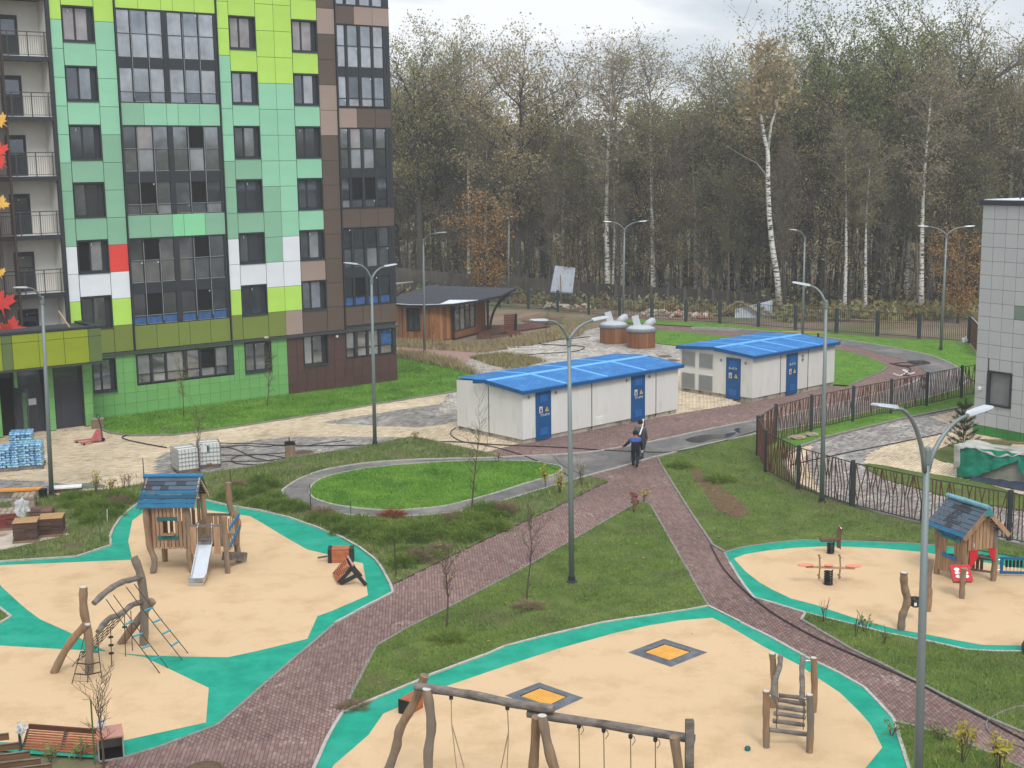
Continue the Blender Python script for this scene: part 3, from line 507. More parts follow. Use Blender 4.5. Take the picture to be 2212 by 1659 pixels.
UL = [(2.68, 3.40), (3.50, 4.37), (4.47, 5.28), (5.60, 6.45), (6.57, 7.43), (7.53, 8.40)]
UB = [(16.56, 17.1), (17.27, 18.01), (18.21, 18.97), (19.13, 19.85)]
rowsL = [[(21.49, 22.72), (20.2, 21.45), (18.31, 19.58), (17.75, 18.27)], [(15.16, 16.38), (13.9, 15.12), (12.03, 13.25), (11.48, 11.99)], [(8.86, 10.06), (7.6, 8.81), (5.7, 6.95), (5.2, 5.66)], [(27.8, 29.0), (26.5, 27.76), (24.6, 25.9), (24.05, 24.56)]]
rowsB = [[(21.38, 22.6), (20.1, 21.34), (18.2, 19.5), (17.72, 18.16)], [(15.12, 16.33), (13.88, 15.07), (11.95, 13.3), (11.45, 11.91)], [(8.9, 10.12), (7.66, 8.86), (5.82, 7.0), (5.26, 5.78)], [(27.8, 29.0), (26.4, 27.7), (24.4, 25.8), (23.86, 24.36)]]
glsL = [[[2, 1, 2, 2, 1, 2], [2]*6, [2, 1, 2], [1, 0, 1]], [[0, 3, 1, 1, -1, 1], [1, 2, 1], [0, -1, 1, 1, -1, 0], [1, 1, 2]], [[0, -1, 1, 1, -1, 1], [1], [0, -1, 0, 0, -1, 0], [9, 9, 9]], [[2]*6, [1]*6, [1]*6, [1]*6]]
glsB = [[[2, 1, 1, 2], [2, 2, 2, 2], [2, 0, 1, 1], [1, 2, 2, 1]], [[1, 3, 0, 1], [1, 2, 2, 0], [0, -1, -1, 0], [2, 1, 1, 0]], [[0, 0, 0, 1], [1, 1, 2, 1], [0, -1, 0, 0], [9, 9, 9, 9]], [[2]*4, [2]*4, [1]*4, [2]*4]]
for k in range(4):
    loggia(UL, rowsL[k], 1, True, glsL[k], u0=2.60, u1=8.56); loggia(UB, rowsB[k], 0, False, glsB[k], u0=16.47, u1=20.05)
spL = [(16.44, 17.68, 'SMMMM'), (10.13, 11.42, 'SSGGS'), (3.74, 5.13, 'OOOOO'), (22.8, 23.98, 'LLLLL')]
for z0, z1, cc in spL:
    for (a, c_), k in zip(((2.64, 3.95), (3.95, 5.29), (5.29, 5.98), (5.98, 7.29), (7.29, 8.55)), cc): panel(a, c_, z0, z1, k)
for z0, z1, cc in ((16.38, 17.6, 'TBB'), (10.17, 11.38, 'BBB'), (3.96, 5.2, 'BBB'), (22.66, 23.78, 'BTT')):
    for (a, c_), k in zip(((16.48, 17.77), (17.77, 19.09), (19.09, 20.29)), cc): panel(a, c_, z0, z1, k, y=-.04)
    MB().box(16.46, 20.32, -.07, .1, z1-.01, z1+.035).build('ledge', m_frame, bd)
tr = MB()
for u in (-1.08, 2.585, 8.60, 16.44): tr.box(u-.035 if u > 0 else u-.12, u+.035 if u > 0 else u+.08, -.09, .12, 3.74, 31)
tr.box(20.06, 20.3, -.03, .12, 3.9, 31); tr.build('corner_trim', m_frame, bd)
MB().box(-.4, 20.42, -.16, .12, 3.58, 3.72).build('ledge', m_sill, bd)
# side wall at the right end, seen edge-on
for k in range(16):
    panel_s = MB().box(20.245, 20.29, .14, 5, 3.74+1.523*k+.02, 3.74+1.523*(k+1)-.02).build('panel', pm['B'], bd)
# ground floor tiles
m_gt = M('tile_green', (112, 168, 98), s=.8, v=.06, rnd=.04, r=.4, spec=.5); m_bt = M('tile_maroon', (82, 58, 56), s=.8, v=.08, rnd=.06, r=.4, spec=.5)
pm['g'] = m_gt; pm['b'] = m_bt
GW = [(.06, 1.42, 1.52, 3.42), (2.62, 8.68, 1.70, 3.47), (9.42, 11.2, 1.66, 3.52), (13.42, 15.16, 1.68, 3.57), (16.44, 20.3, 1.88, 3.57)]
def tiles(u0, u1, col, wd=.655, zs=(-.5, .1, .7, 1.3, 1.9, 2.5, 3.1, 3.57)):
    n = round((u1-u0)/wd); wd = (u1-u0)/n
    for i in range(n):
        for j in range(len(zs)-1):
            rects = [(u0+i*wd, u0+(i+1)*wd, zs[j], zs[j+1])]
            for (p, q, r0, r1) in GW:     # cut tiles round the windows
                nr = []
                for (a, b_, z0, z1) in rects:
                    if b_ <= p or a >= q or z1 <= r0-.04 or z0 >= r1: nr.append((a, b_, z0, z1)); continue
                    r0_ = r0-.04
                    if a < p: nr.append((a, p, z0, z1)); a = p
                    if b_ > q: nr.append((q, b_, z0, z1)); b_ = q
                    if z0 < r0_: nr.append((a, b_, z0, r0_))
                    if z1 > r1: nr.append((a, b_, r1, z1))
                rects = nr
            for (a, b_, z0, z1) in rects:
                if z1-z0 > .06 and b_-a > .06: panel(a, b_, z0, z1, col, nm='tile', g=.006, th=.03, y=.04)
tiles(-.1, 12.28, 'g'); tiles(12.28, 20.28, 'b')
window(*GW[0], gl=(1, 1), dp=.28); window(*GW[2], gl=(1, 1), dp=.28); window(*GW[3], gl=(2, 1), dp=.28)
loggia([(2.72, 3.46), (3.6, 4.37), (4.47, 5.5), (5.72, 6.5), (6.6, 7.46), (7.54, 8.3)], [(2.3, 3.4), (1.8, 2.26)], 0, False, [[2, 1, 2, 1, -1, 2], [1, 2, 1]], dp=.12, u0=2.62, u1=8.68)
loggia([(16.5, 17.1), (17.3, 18.0), (18.15, 18.9), (19.05, 19.94)], [(2.5, 3.5), (1.95, 2.46)], 0, False, [[2, 1, 2, 9], [1, 2, 2, 1]], dp=.12, u0=16.44, u1=20.2)
MB().box(15.72, 15.86, -.1, .03, 3.3, 3.44).build('wall_lamp', m_tape, bd, bev=.02); MB().box(10.7, 10.95, -.2, -.05, 3.72, 3.8).build('wall_lamp', m_tape, bd)
# balconies beyond the dark edge strip
m_plas = M('plaster_white', (208, 206, 200), s=1.2, v=.06, b=.2, bs=60); m_rail = M('rail_metal', (74, 74, 76), r=.5, s=5)
m_steel = M('brown_steel', (66, 56, 52), r=.55, s=3)
wl = MB().box(-22, -1.19, 1.34, 1.5, 3.7, 31); wl.box(-1.19, -1.08, .0, 1.34, 3.7, 31); wl.box(-4.15, -4.05, .5, 1.34, 3.7, 31)
wl.build('balcony_wall', m_plas, bd)
for k in range(8):
    zt = 4.08+3.16*k
    MB().box(-22, -1.19, .0, 1.34, zt-.05, zt+.12).build('balcony_slab', m_plas if 0 else m_wall, bd)
    MB().box(-22, -1.12, -.06, -.002, zt-.12, zt+.13).build('slab_edge', m_frame, bd)
    MB().box(-22, -1.2, .002, 1.3, zt+.121, zt+.16).build('balcony_floor', m_plas, bd)
    if k > 0:
        rl = MB(); zr = zt+1.4
        rl.bar((-22, 0, zr), (-1.2, 0, zr), .05).bar((-22, 0, zr-.2), (-1.2, 0, zr-.2), .03).bar((-22, 0, zt+.22), (-1.2, 0, zt+.22), .03)
        for u in (-1.35, -2.25, -3.3, -4.4, -5.5, -6.6): rl.bar((u, 0, zt+.12), (u, 0, zr), .05)
        ra = rl.build('railing', m_rail, bd)
        for i in range(44):
            u = -1.42-i*.115; bb = MB().bar((u, 0, zt+.22), (u, 0, zr-.2), .014).build('baluster', m_rail, ra)
    for u in (-2.42, -5.1):    # door, its own frame and pane; a window further left
        if u < -4:
            d = MB().box(u-.7, u+.4, 1.28, 1.34, zt+.95, zt+2.35).build('window', m_frame, bd); MB().box(u-.62, u+.32, 1.262, 1.278, zt+1.05, zt+2.25).build('pane', m_gl[0], d); continue
        d = MB().box(u-1.0, u+.1, 1.28, 1.34, zt+.16, zt+2.35).build('balcony_door', m_frame, bd)
        MB().box(u-.84, u-.06, 1.262, 1.278, zt+1.3, zt+2.12).build('pane', m_gl[0], d); MB().box(u-.55, u-.5, 1.25, 1.26, zt+2.0, zt+2.06).build('sticker', m_tape, d)
MB().bar((-3.69, -.16, 5.6), (-3.69, -.16, 31), .12).build('facade_post', m_steel, bd); MB().bar((-6.9, -.16, 5.6), (-6.9, -.16, 31), .12).build('facade_post', m_steel, bd)
# decorative perforated screen between the posts with cut-out maple leaves
MB().box(-6.84, -3.76, -.17, -.155, 5.8, 31).build('screen', M('screen_mesh', (60, 50, 48), tr=.62, s=6), bd)
def leaf_outline(s):
    h = [(0, -1), (.07, -.35), (.5, -.55), (.42, -.3), (.95, -.12), (.82, .02), (1, .35), (.62, .28), (.55, .42), (.3, .2), (.42, .75), (.22, .68), (0, 1.1)]
    return [(x*s, y*s) for x, y in h]+[(-x*s, y*s) for x, y in h[-2:0:-1]]
for (px, py, s_, col, ro) in ((-2, 325, .55, (214, 72, 62), .3), (-1, 352, .5, (214, 72, 62), 1.0), (2, 440, .46, (226, 178, 84), -.3), (0, 262, .5, (226, 178, 84), .9), (1, 655, .85, (206, 66, 60), .2), (26, 712, .72, (206, 66, 60), -.2), (6, 716, .6, (214, 88, 70), .5), (-2, 590, .4, (226, 178, 84), .4)):
    u, z = fpl(px, py, .3); ca, sa = math.cos(ro), math.sin(ro)
    MB().plate(leaf_outline(s_), (u, -.3, z), (ca, 0, sa), (-sa, 0, ca), .03).build('maple_leaf', M('leaf_%d' % col[1], col, s=2, v=.15, dirt=(240, 200, 190), ds=2.5, dt=(.64, .68)), bd)
# entrance block under the balconies: yellow-green canopy, doors
NC = 3.13
def cpl(x, y): return fpl(x, y, NC)
pm['Y'] = M('panel_Y', (138, 152, 38), s=.6, v=.08, rnd=.02, r=.5); pm['D'] = M('panel_D', (92, 110, 62), s=.6, v=.06, r=.5)
MB().box(-22, -.46, -NC+.05, -.01, 3.76, 5.6).build('canopy', m_wall, bd)
MB().box(-22, -.38, -NC-.04, -NC+.35, 5.62, 5.72).box(-.8, -.38, -NC+.35, -.02, 5.62, 5.72).build('coping', m_frame, bd)
MB().box(-22, -.9, -NC+.4, -.02, 5.5, 5.53).build('canopy_roof', M('bitumen', (84, 84, 84), s=2), bd)
MB().box(-22, -.32, -NC-.1, -.02, 3.68, 3.755).build('canopy_edge', m_sill, bd)
eu = [cpl(x, 734)[0] for x in (-60, 2, 25, 83, 138, 191)]+[-.42]; zj = cpl(25, 742)[1]
for i, c in enumerate('YDYYYD'):
    panel(eu[i], eu[i+1], 3.77, zj, c, y=-NC, g=.012); panel(eu[i], eu[i+1], zj, 5.6, c, y=-NC, g=.012)
for k in range(2): MB().box(-.455, -.42, -NC+.05+k*1.55, -NC+1.55+k*1.55, 3.78, 5.59).build('panel', pm['D'], bd)
MB().bar((-.6-1.2, -2.6, 5.5), (-.6-1.75, -2.3, 6.6), .16, .04).build('loose_board', M('raw_board', (196, 168, 124), s=4, st=(1, 1, .2)), bd)
NP = 1.62
def ppl(x): return fpl(x, 850, NP)[0]
wv = MB(); segs = [(ppl(0), ppl(32)), (ppl(40), ppl(97)), (ppl(117), ppl(181))]; wv.box(-22, -.62, -NP+.45, -.01, -.2, 3.74).box(-22, -1.08, -.01, 1.5, -.2, 3.74)
edges = [-22, *[q for s_ in segs for q in s_], -.62]
for i in range(0, len(edges), 2): wv.box(edges[i], edges[i+1], -NP+.04, -NP+.45, -.2, 3.74)
wv.build('entrance_wall', m_wall, bd)
for i in range(0, len(edges), 2):
    a, c_ = max(edges[i], -6.2), edges[i+1]
    if c_-a > .08:
        n = max(1, round((c_-a)/.45)); 
        for j in range(n):
            for k in range(6): panel(a+(c_-a)*j/n, a+(c_-a)*(j+1)/n, .02+.62*k, .02+.62*(k+1), 'g', y=-NP, nm='tile', g=.006, th=.03)
for j in range(2):
    for k in range(6): MB().box(-.61, -.58, -NP+.04+.78*j, -NP+.81+.78*j, .03+.62*k, .02+.62*(k+1)-.01).build('tile', m_gt, bd)
m_door = M('door_grey', (62, 66, 72), r=.5, s=2, v=.06)
for i, (a, c_) in enumerate(segs):
    if i == 0: MB().box(a, c_, -NP+.44, -NP+.446, 0, 3.1).build('doorway', m_open, bd); continue
    d = MB().box(a, c_, -NP+.39, -NP+.44, 0, 3.7).build('entrance_door', m_door, bd)
    mid = a+(c_-a)*(.27 if i == 2 else .8)
    MB().box(a+.02, mid-.01, -NP+.36, -NP+.388, .02, 2.55).box(mid+.01, c_-.02, -NP+.36, -NP+.388, .02, 2.55).build('door_leaf', M('door_leaf', (56, 60, 66), r=.45, s=2, v=.05), d)
    MB().box(a+.05, c_-.05, -NP+.37, -NP+.388, 2.65, 3.6).build('pane', m_gl[0], d)
    MB().bar((mid+.08, -NP+.33, 1.05), (mid+.08, -NP+.33, 1.25), .03).build('handle', m_sill, d)
    if i == 1: MB().box(a+.55, a+1.0, -NP+.345, -NP+.358, 1.5, 1.85).build('notice', m_tape, d)
b = MB(); a0 = Vector((ppl(30), -NP, 0)); b.box(0, .05, -1.1, 0, .02, 2.6, Matrix.Translation(a0) @ Matrix.Rotation(.35, 4, 'Z')); dl = b.build('open_door', m_door, bd)
MB().box(-.004, -.001, -1.0, -.1, .3, 2.4, Matrix.Translation(a0) @ Matrix.Rotation(.35, 4, 'Z')).build('pane', m_gl[1], dl)
# ================================================================ GREY BUILDING (right)
GP0 = at(2101, 936); GAZ = R(147); GD = Vector((math.sin(GAZ), math.cos(GAZ), 0)); GN = Vector((math.cos(GAZ), -math.sin(GAZ), 0))
if GN.dot(GP0) > 0: GN = -GN
def gpl(x, y):
    d = ray(x, y); c0 = Vector((0, 0, CAMH)); t = (GP0-c0).dot(GN)/d.dot(GN); Q = c0+d*t; return (Q-GP0).dot(GD), Q.z
gb = thing('kindergarten_building', 'low building clad in square light-grey tiles with a green base', 'building', GP0, PI/2-GAZ)
# local x runs along the visible wall (towards the right and the camera), local y away from it
sgn = 1 if (Matrix.Rotation(PI/2-GAZ, 3, 'Z') @ Vector((0, 1, 0))).dot(GN) < 0 else -1
def gy(a, b_): return (a, b_) if sgn > 0 else (-b_, -a)
ztop = gpl(2125, 431)[1]
zt = ztop-.25
m_gtile = M('tile_grey', (176, 178, 178), s=.7, v=.04, rnd=.03, r=.6, b=.15, bs=50); m_gtile2 = M('tile_greygreen', (118, 132, 120), s=.7, v=.05); m_gtileg = M('tile_leafgreen', (62, 128, 62), s=.7, v=.08)
MB().box(-.02, 26, *gy(.09, 24), -.2, zt-.02).build('wall', M('grey_core', (120, 122, 122), s=2), gb)
MB().box(-.12, 26.1, *gy(-.12, 24.1), zt, zt+.22).build('roof_edge', m_frame, gb); MB().box(-.02, 26, *gy(.1, 24), zt+.222, zt+.26).build('roof', M('roof_pale', (214, 220, 226), s=1), gb)
rl = MB(); yy = 1.0*sgn
for z in (.35, .75, 1.25): rl.bar((1.4, yy, zt+z), (14, yy, zt+z), .05)
for i in range(12): rl.bar((1.4+i*1.1, yy, zt+.2), (1.4+i*1.1, yy, zt+1.25), .05)
rl.bar((1.4, yy, zt+1.25), (1.4, 9*sgn, zt+1.25), .05).bar((1.4, yy, zt+.75), (1.4, 9*sgn, zt+.75), .05); rl.build('roof_railing', m_rail, gb)
w0, w1 = gpl(2136, 800), gpl(2187, 805); wb = gpl(2134, 875); WU0, WU1, WZ0, WZ1 = w0[0], w1[0], wb[1], w0[1]
tw, thh = .70, .70; zs = []; z = zt-.01
while z > 1.0: zs.append((z-thh, z)); z -= thh
gm = {}
def gtile(u0, u1, z0, z1, mt):
    key = (round(u1-u0, 2), round(z1-z0, 2), mt.name)
    if key not in gm: o = MB().box(0, u1-u0-.02, *gy(0, .06), 0, z1-z0-.02).build('tile', mt, gb, bev=.005); gm[key] = o.data
    else: o = bpy.data.objects.new('tile', gm[key]); C.objects.link(o); o.parent = gb
    o.location = (u0+.01, 0, z0+.01)
for i in range(12):
    for j, (z0, z1) in enumerate(zs):
        u0, u1 = i*tw, (i+1)*tw
        if u1 > WU0 and u0 < WU1 and z1 > WZ0 and z0 < WZ1:
            if u0 < WU0-.1 and z0 < WZ1: gtile(u0, WU0, z0, z1, m_gtile)
            if u1 > WU1+.1: gtile(WU1, u1, z0, z1, m_gtile)
            if z1 > WZ1+.1: gtile(max(u0, WU0), min(u1, WU1), WZ1, z1, m_gtile)
            if z0 < WZ0-.1: gtile(max(u0, WU0), min(u1, WU1), z0, WZ0, m_gtile)
            continue
        gtile(u0, u1, z0, z1, m_gtile2 if (i == 3 and j in (7,)) else m_gtile)
    zlow = zs[-1][0]; gtile(i*tw, (i+1)*tw, zlow-.5, zlow, m_gtileg); gtile(i*tw, (i+1)*tw, -.1, zlow-.5, m_gtileg)
b = MB(); f = .09
b.box(WU0, WU0+f, *gy(-.06, .25), WZ0, WZ1).box(WU1-f, WU1, *gy(-.06, .25), WZ0, WZ1).box(WU0+f, WU1-f, *gy(-.06, .25), WZ1-f, WZ1).box(WU0+f, WU1-f, *gy(-.06, .25), WZ0, WZ0+f)
wn = b.build('window', m_frame, gb); MB().box(WU0+f, WU1-f, *gy(.2, .22), WZ0+f, WZ1-f).build('pane', m_gl[0], wn)
MB().box(WU0+f+.18, WU1-f, *gy(.14, .2), WZ0+f, WZ0+f+.06).build('frame', m_frame, wn)
u, z = gpl(2118, 839); MB().box(u-.08, u+.08, *gy(-.16, -.003), z-.09, z+.09).build('wall_lamp', m_tape, gb, bev=.03)
# ================================================================ UTILITY CABINS
m_cab = M('cabin_render', (216, 215, 210), s=1.5, v=.04, b=.5, bs=50, st=(1, 1, .25), dirt=(196, 193, 186), ds=2.2, dt=(.56, .8)); m_roof = M('roof_blue', (50, 122, 186), s=2, v=.1, r=.4, spec=.5, dirt=(74, 148, 206), ds=1.2, dt=(.5, .7))
m_cap = M('ridge_blue', (96, 168, 232), s=3, v=.06, r=.4); m_fas = M('fascia_blue', (24, 84, 136), r=.45, s=3, v=.08); m_dr = M('door_blue', (20, 82, 134), r=.4, s=2, v=.06); m_dr2 = M('door_panel_blue', (36, 100, 165), r=.45, s=2)
m_base = M('cabin_base', (168, 162, 150), s=3, v=.15, b=.6, dirt=(112, 104, 90), ds=1.2); m_seam = M('seam_dark', (52, 52, 54)); m_yel = M('warning_yellow', (226, 186, 62)); m_vent = M('vent_grey', (142, 148, 150), s=20, v=.12, m=.2, r=.5)
m_scr = M('white_lettering', (214, 222, 232)); m_redp = M('print_red', (196, 52, 46)); m_blk = M('print_black', (28, 28, 30))
def text(s, size, parent, loc, rot, mat, name='lettering'):
    cu = bpy.data.curves.new(name, 'FONT'); cu.body = s; cu.size = size; cu.extrude = .002; cu.align_x = 'CENTER'
    o = bpy.data.objects.new(name, cu); C.objects.link(o); dg = bpy.context.evaluated_depsgraph_get(); me = bpy.data.meshes.new_from_object(o.evaluated_get(dg)); bpy.data.objects.remove(o)
    me.materials.clear(); me.materials.append(mat); q = bpy.data.objects.new(name, me); C.objects.link(q); q.parent = parent; q.location = loc; q.rotation_euler = rot; return q
def door(par, u0, u1, z0, z1, face, marks, yoff=0.):
    """face 'x': on the long wall (local y=0); 'y': on the short wall (local x=0)"""
    def bxx(a, b_, n0, n1, p, q, mb=None):
        mb = mb or MB(); return mb.box(a, b_, -n1, -n0, p, q) if face == 'x' else mb.box(-n1, -n0, a, b_, p, q)
    d = bxx(u0, u1, .0, .05, z0, z1).build('door', m_dr, par, bev=.006); w_ = u1-u0
    for za, zb in ((z1-.55, z1-.17), (z0+.22, z0+.6)):
        bxx(u0+.25*w_, u1-.25*w_, .052, .075, za, zb).build('door_panel', m_dr2, d)
    def mk(u, z, w2, h2, mt, nm, n=.055): bxx(u-w2/2, u+w2/2, n, n+.006, z-h2/2, z+h2/2).build(nm, mt, d)
    lr = -1 if face == 'y' else 1; um = (u0+u1)/2; zc = marks
    mk(um-lr*.2, zc, .22, .34, m_tape, 'notice'); mk(um-lr*.2, zc+.09, .16, .035, m_redp, 'notice_print', .062); mk(um-lr*.2, zc-.03, .1, .12, m_blk, 'notice_print', .062); mk(um-lr*.2, zc-.14, .18, .03, m_redp, 'notice_print', .062)
    mk(um+lr*.02, zc, .08, .06, m_seam, 'lock', .06)
    tri_ = [(-.13, -.11), (.13, -.11), (0, .13)]
    o_ = (um+lr*.22, -.057, zc) if face == 'x' else (-.057, um+lr*.22, zc)
    MB().plate(tri_, o_, (1, 0, 0) if face == 'x' else (0, -1, 0), (0, 0, 1), .006).build('warning_sign', m_yel, d)
    o2 = (um+lr*.22, -.0655, zc-.04) if face == 'x' else (-.0655, um+lr*.22, zc-.04)
    MB().plate([(-.012, -.03), (.02, -.03), (.004, .01), (.03, .01), (-.006, .09), (.0, .03), (-.02, .03)], o2, (1, 0, 0) if face == 'x' else (0, -1, 0), (0, 0, 1), .004).build('warning_print', m_blk, d)
    rot = (PI/2, 0, 0) if face == 'x' else (PI/2, 0, -PI/2)
    return d, rot
def cabin(P0, L1, W1, label, long_seams, short_seams, roof_full=True, cut=0., ovh=.18, nb=4):
    """local x along the long front, local y away; ridge parallel to x"""
    t = thing('utility_cabin', label, 'cabin', P0, R(41.5)); H1, H2 = 2.72, 2.98
    MB().box(.06, L1-.06, .06, W1-.06, -.1, .24).build('base', m_base, t)
    MB().box(0, L1, 0, W1, .22, H1-.02).build('wall', m_cab, t, bev=.012)
    for u in long_seams: MB().box(u-.025, u+.025, -.008, .02, .1, H1-.03).build('wall_seam', m_seam, t)
    for v in short_seams: MB().box(-.008, .02, v-.025, v+.025, .1, H1-.03).build('wall_seam', m_seam, t)
    g = MB(); yc = W1/2; x0 = -ovh; x1 = L1+ovh
    # gable infill and trapezoid-ribbed roof sheets
    g.add([(0, 0, H1-.02), (0, W1, H1-.02), (0, yc, H2-.04), (L1, 0, H1-.02), (L1, W1, H1-.02), (L1, yc, H2-.04)], [(0, 2, 1), (3, 4, 5), (0, 3, 5, 2), (1, 2, 5, 4)]); g.build('gable', m_cab, t)
    for sd in (0, 1):
        for k in range(nb):
            a, b_ = x0+(x1-x0)*k/nb, x0+(x1-x0)*(k+1)/nb
            if sd == 1 and not roof_full: a = max(a, 0.); 
            rib = MB(); n = int((b_-a)/.2); vs = []; fs = []; ye = (-ovh if sd == 0 else W1+(ovh if roof_full else .02)); yr = yc
            prof = []
            for i in range(n):
                p = a+(b_-a)*i/n; q = (b_-a)/n; prof += [(p+.02, 0), (p+q*.55, 0), (p+q*.65, .035), (p+q*.93, .035)]
            prof.append((b_-.01, 0))
            ze = 2.78 if sd == 0 else 2.82
            for (x, h) in prof: vs += [(x, ye, ze+h), (x, yr, H2+h)]
            for (x, h) in prof: vs += [(x, ye, ze-.03), (x, yr, H2-.03)]
            m_ = len(prof)
            for i in range(m_-1):
                A = (2*i, 2*i+2, 2*i+3, 2*i+1); fs.append(A if sd == 0 else A[::-1]); B_ = tuple(v+2*m_ for v in A); fs.append(B_[::-1] if sd == 0 else B_)
                fs.append((2*i, 2*m_+2*i, 2*m_+2*i+2, 2*i+2) if sd == 0 else (2*i+2, 2*m_+2*i+2, 2*m_+2*i, 2*i))
            rib.add(vs, fs); rib.build('roof_sheet', m_roof, t)
            if k: 
                sw = .11; z_ = .045
                MB().add([(a-sw, ye, ze+z_), (a+sw, ye, ze+z_), (a+sw, yr, H2+z_), (a-sw, yr, H2+z_), (a-sw, ye, ze-.02), (a+sw, ye, ze-.02), (a+sw, yr, H2-.02), (a-sw, yr, H2-.02)], [(0, 1, 2, 3), (7, 6, 5, 4), (0, 4, 5, 1), (1, 5, 6, 2), (3, 7, 4, 0)] if sd == 0 else [(3, 2, 1, 0), (4, 5, 6, 7), (1, 5, 4, 0), (2, 6, 5, 1), (0, 4, 7, 3)]).build('roof_strip', m_cap, t)
    r_ = MB(); r_.add([(x, yc+y, H2+z) for x in (x0, x1) for y, z in ((-.2, .02), (0, .075), (.2, .02), (.2, -.02), (-.2, -.02))], [(0, 1, 6, 5), (1, 2, 7, 6), (2, 3, 8, 7), (4, 0, 5, 9), (4, 3, 2, 1, 0), (5, 6, 7, 8, 9)]); r_.build('ridge_cap', m_cap, t)
    fz = MB(); fz.box(x0-.02, x1+.02, -ovh-.06, -ovh-.01, H1-.12, H1+.05)
    fz.build('fascia', m_fas, t)
    ge = MB()
    for xx in (x0-.05, x1): 
        for (ya, za, yb, zb) in ((-ovh-.06, 2.78, yc, H2+.04), (yc, H2+.04, W1+ovh*(1 if roof_full else -9), 2.84 if roof_full else 2.93)):
            if not roof_full and xx > 1 and ya == yc: yb = W1; zb = 2.84
            ge.add([(xx, ya, za-.16), (xx+.05, ya, za-.16), (xx+.05, yb, zb-.2), (xx, yb, zb-.2), (xx, ya, za+.02), (xx+.05, ya, za+.02), (xx+.05, yb, zb+.02), (xx, yb, zb+.02)], [(3, 2, 1, 0), (4, 5, 6, 7), (0, 1, 5, 4), (1, 2, 6, 5), (2, 3, 7, 6), (3, 0, 4, 7)])
    ge.build('gable_trim', m_fas, t)
    return t
c1_ = cabin(at(1130, 960), 11.8, 5.25, 'white utility cabin with two blue doors and a bright blue roof, nearer one', [4.92, 9.95], [2.64], roof_full=False)
d, rot = door(c1_, .87, 1.93, .08, 2.58, 'x', 1.62); text('ТП-4/ПУ', .17, d, (1.47, -.07, 1.28), rot, m_scr, 'handwriting')
d, rot = door(c1_, 7.93, 9.02, .06, 2.57, 'x', 1.62); text('ТП-4/ПУ', .17, d, (8.5, -.07, 1.28), rot, m_scr, 'handwriting')
for u in (.42, 2.3, 7.6, 9.4): MB().lathe([(0.02, 0), (.09, 0), (.09, .03), (.02, .03)]).build('round_vent', m_vent, c1_).matrix_local = Matrix.Translation((u, 0, 2.38)) @ Matrix.Rotation(PI/2, 4, 'X')
MB().box(5.18, 5.76, -.03, .01, .24, .68).build('hatch', m_cap if 0 else M('hatch_white', (222, 222, 218)), c1_)
c2_ = cabin(at(1625.2, 869), 8.2, 5.62, 'white utility cabin with four grey grilles on its end wall, farther one', [2.65, 5.4], [], nb=4)
d, rot = door(c2_, 3.2, 4.3, .02, 2.5, 'x', 1.42); text('В-4/ПУ', .2, d, (3.75, -.07, 1.8), rot, m_scr, 'handwriting')
d, rot = door(c2_, .89, 1.97, .02, 2.49, 'y', 1.42); text('В-4/ПУ', .2, d, (-.07, 1.43, 1.8), rot, m_scr, 'handwriting')
for (a, b_) in ((3.01, 4.04), (4.4, 5.42)):
    for (z0, z1) in ((1.68, 2.53), (.28, 1.2)):
        gq = MB().box(-.04, -.002, a-.04, b_+.04, z0-.04, z1+.04).build('grille', M('grille_frame', (190, 190, 186)), c2_)
        sl_ = MB()
        for k in range(16): zz = z0+(z1-z0)*(k+.2)/16; sl_.box(-.06, -.042, a, b_, zz, zz+(z1-z0)/16*.62)
        sl_.build('louvre', m_vent, gq)
for v in (.53, 2.38): MB().lathe([(0.02, 0), (.09, 0), (.09, .03), (.02, .03)]).build('round_vent', m_vent, c2_).matrix_local = Matrix.Translation((0, v, 2.27)) @ Matrix.Rotation(-PI/2, 4, 'Y')
for z in (2.25, 2.02): MB().lathe([(0.02, 0), (.1, 0), (.1, .04), (.02, .04)]).build('round_vent', m_vent, c2_).matrix_local = Matrix.Translation((4.82, 0, z)) @ Matrix.Rotation(PI/2, 4, 'X')
# ================================================================ PAVILION (round timber kiosk under a swooping roof)
m_tim = [M('timber_%d' % i, c, s=2, st=(1, 1, .12), v=.22, rnd=.1, r=.7) for i, c in enumerate([(152, 104, 66), (130, 84, 52), (166, 118, 76), (136, 94, 66)])]
m_shing = M('roof_felt', (62, 64, 70), s=3, v=.2, b=.6, bs=30); m_dk = M('metal_dark', (42, 46, 50), r=.5, s=4)
pc = at(920, 735)+Vector((0, 2.3, 0)); pv = thing('pavilion', 'round timber-clad pavilion with a swooping dark shingle roof', 'pavilion', pc, 0)
tip = atd(1114, 622.5, 113.5); R0 = 2.5
def loc(v): return v-pc
n = 40
for k in range(n):      # vertical boards of the drum
    a = PI*.92+ (PI*1.05)*k/n; a2 = a+(PI*1.05)/n
    if 14 <= k <= 19: continue
    p, q = Vector((R0*math.cos(a), R0*math.sin(a), 0)), Vector((R0*math.cos(a2), R0*math.sin(a2), 0)); g = (q-p)*.03
    MB().bar(p+g+Vector((0, 0, 1.45)), q-g+Vector((0, 0, 1.45)), .05, 2.85).build('board', m_tim[rd.randrange(4)], pv)
a0, a1 = PI*.92+PI*1.05*14/n, PI*.92+PI*1.05*20/n
p, q = Vector((R0*math.cos(a0), R0*math.sin(a0), 0)), Vector((R0*math.cos(a1), R0*math.sin(a1), 0))
for z0, z1 in ((0.02, .75), (2.62, 2.85)):
    for j in range(6): MB().bar(p.lerp(q, j/6)+Vector((0, 0, (z0+z1)/2)), p.lerp(q, (j+.95)/6)+Vector((0, 0, (z0+z1)/2)), .05, z1-z0).build('board', m_tim[rd.randrange(4)], pv)
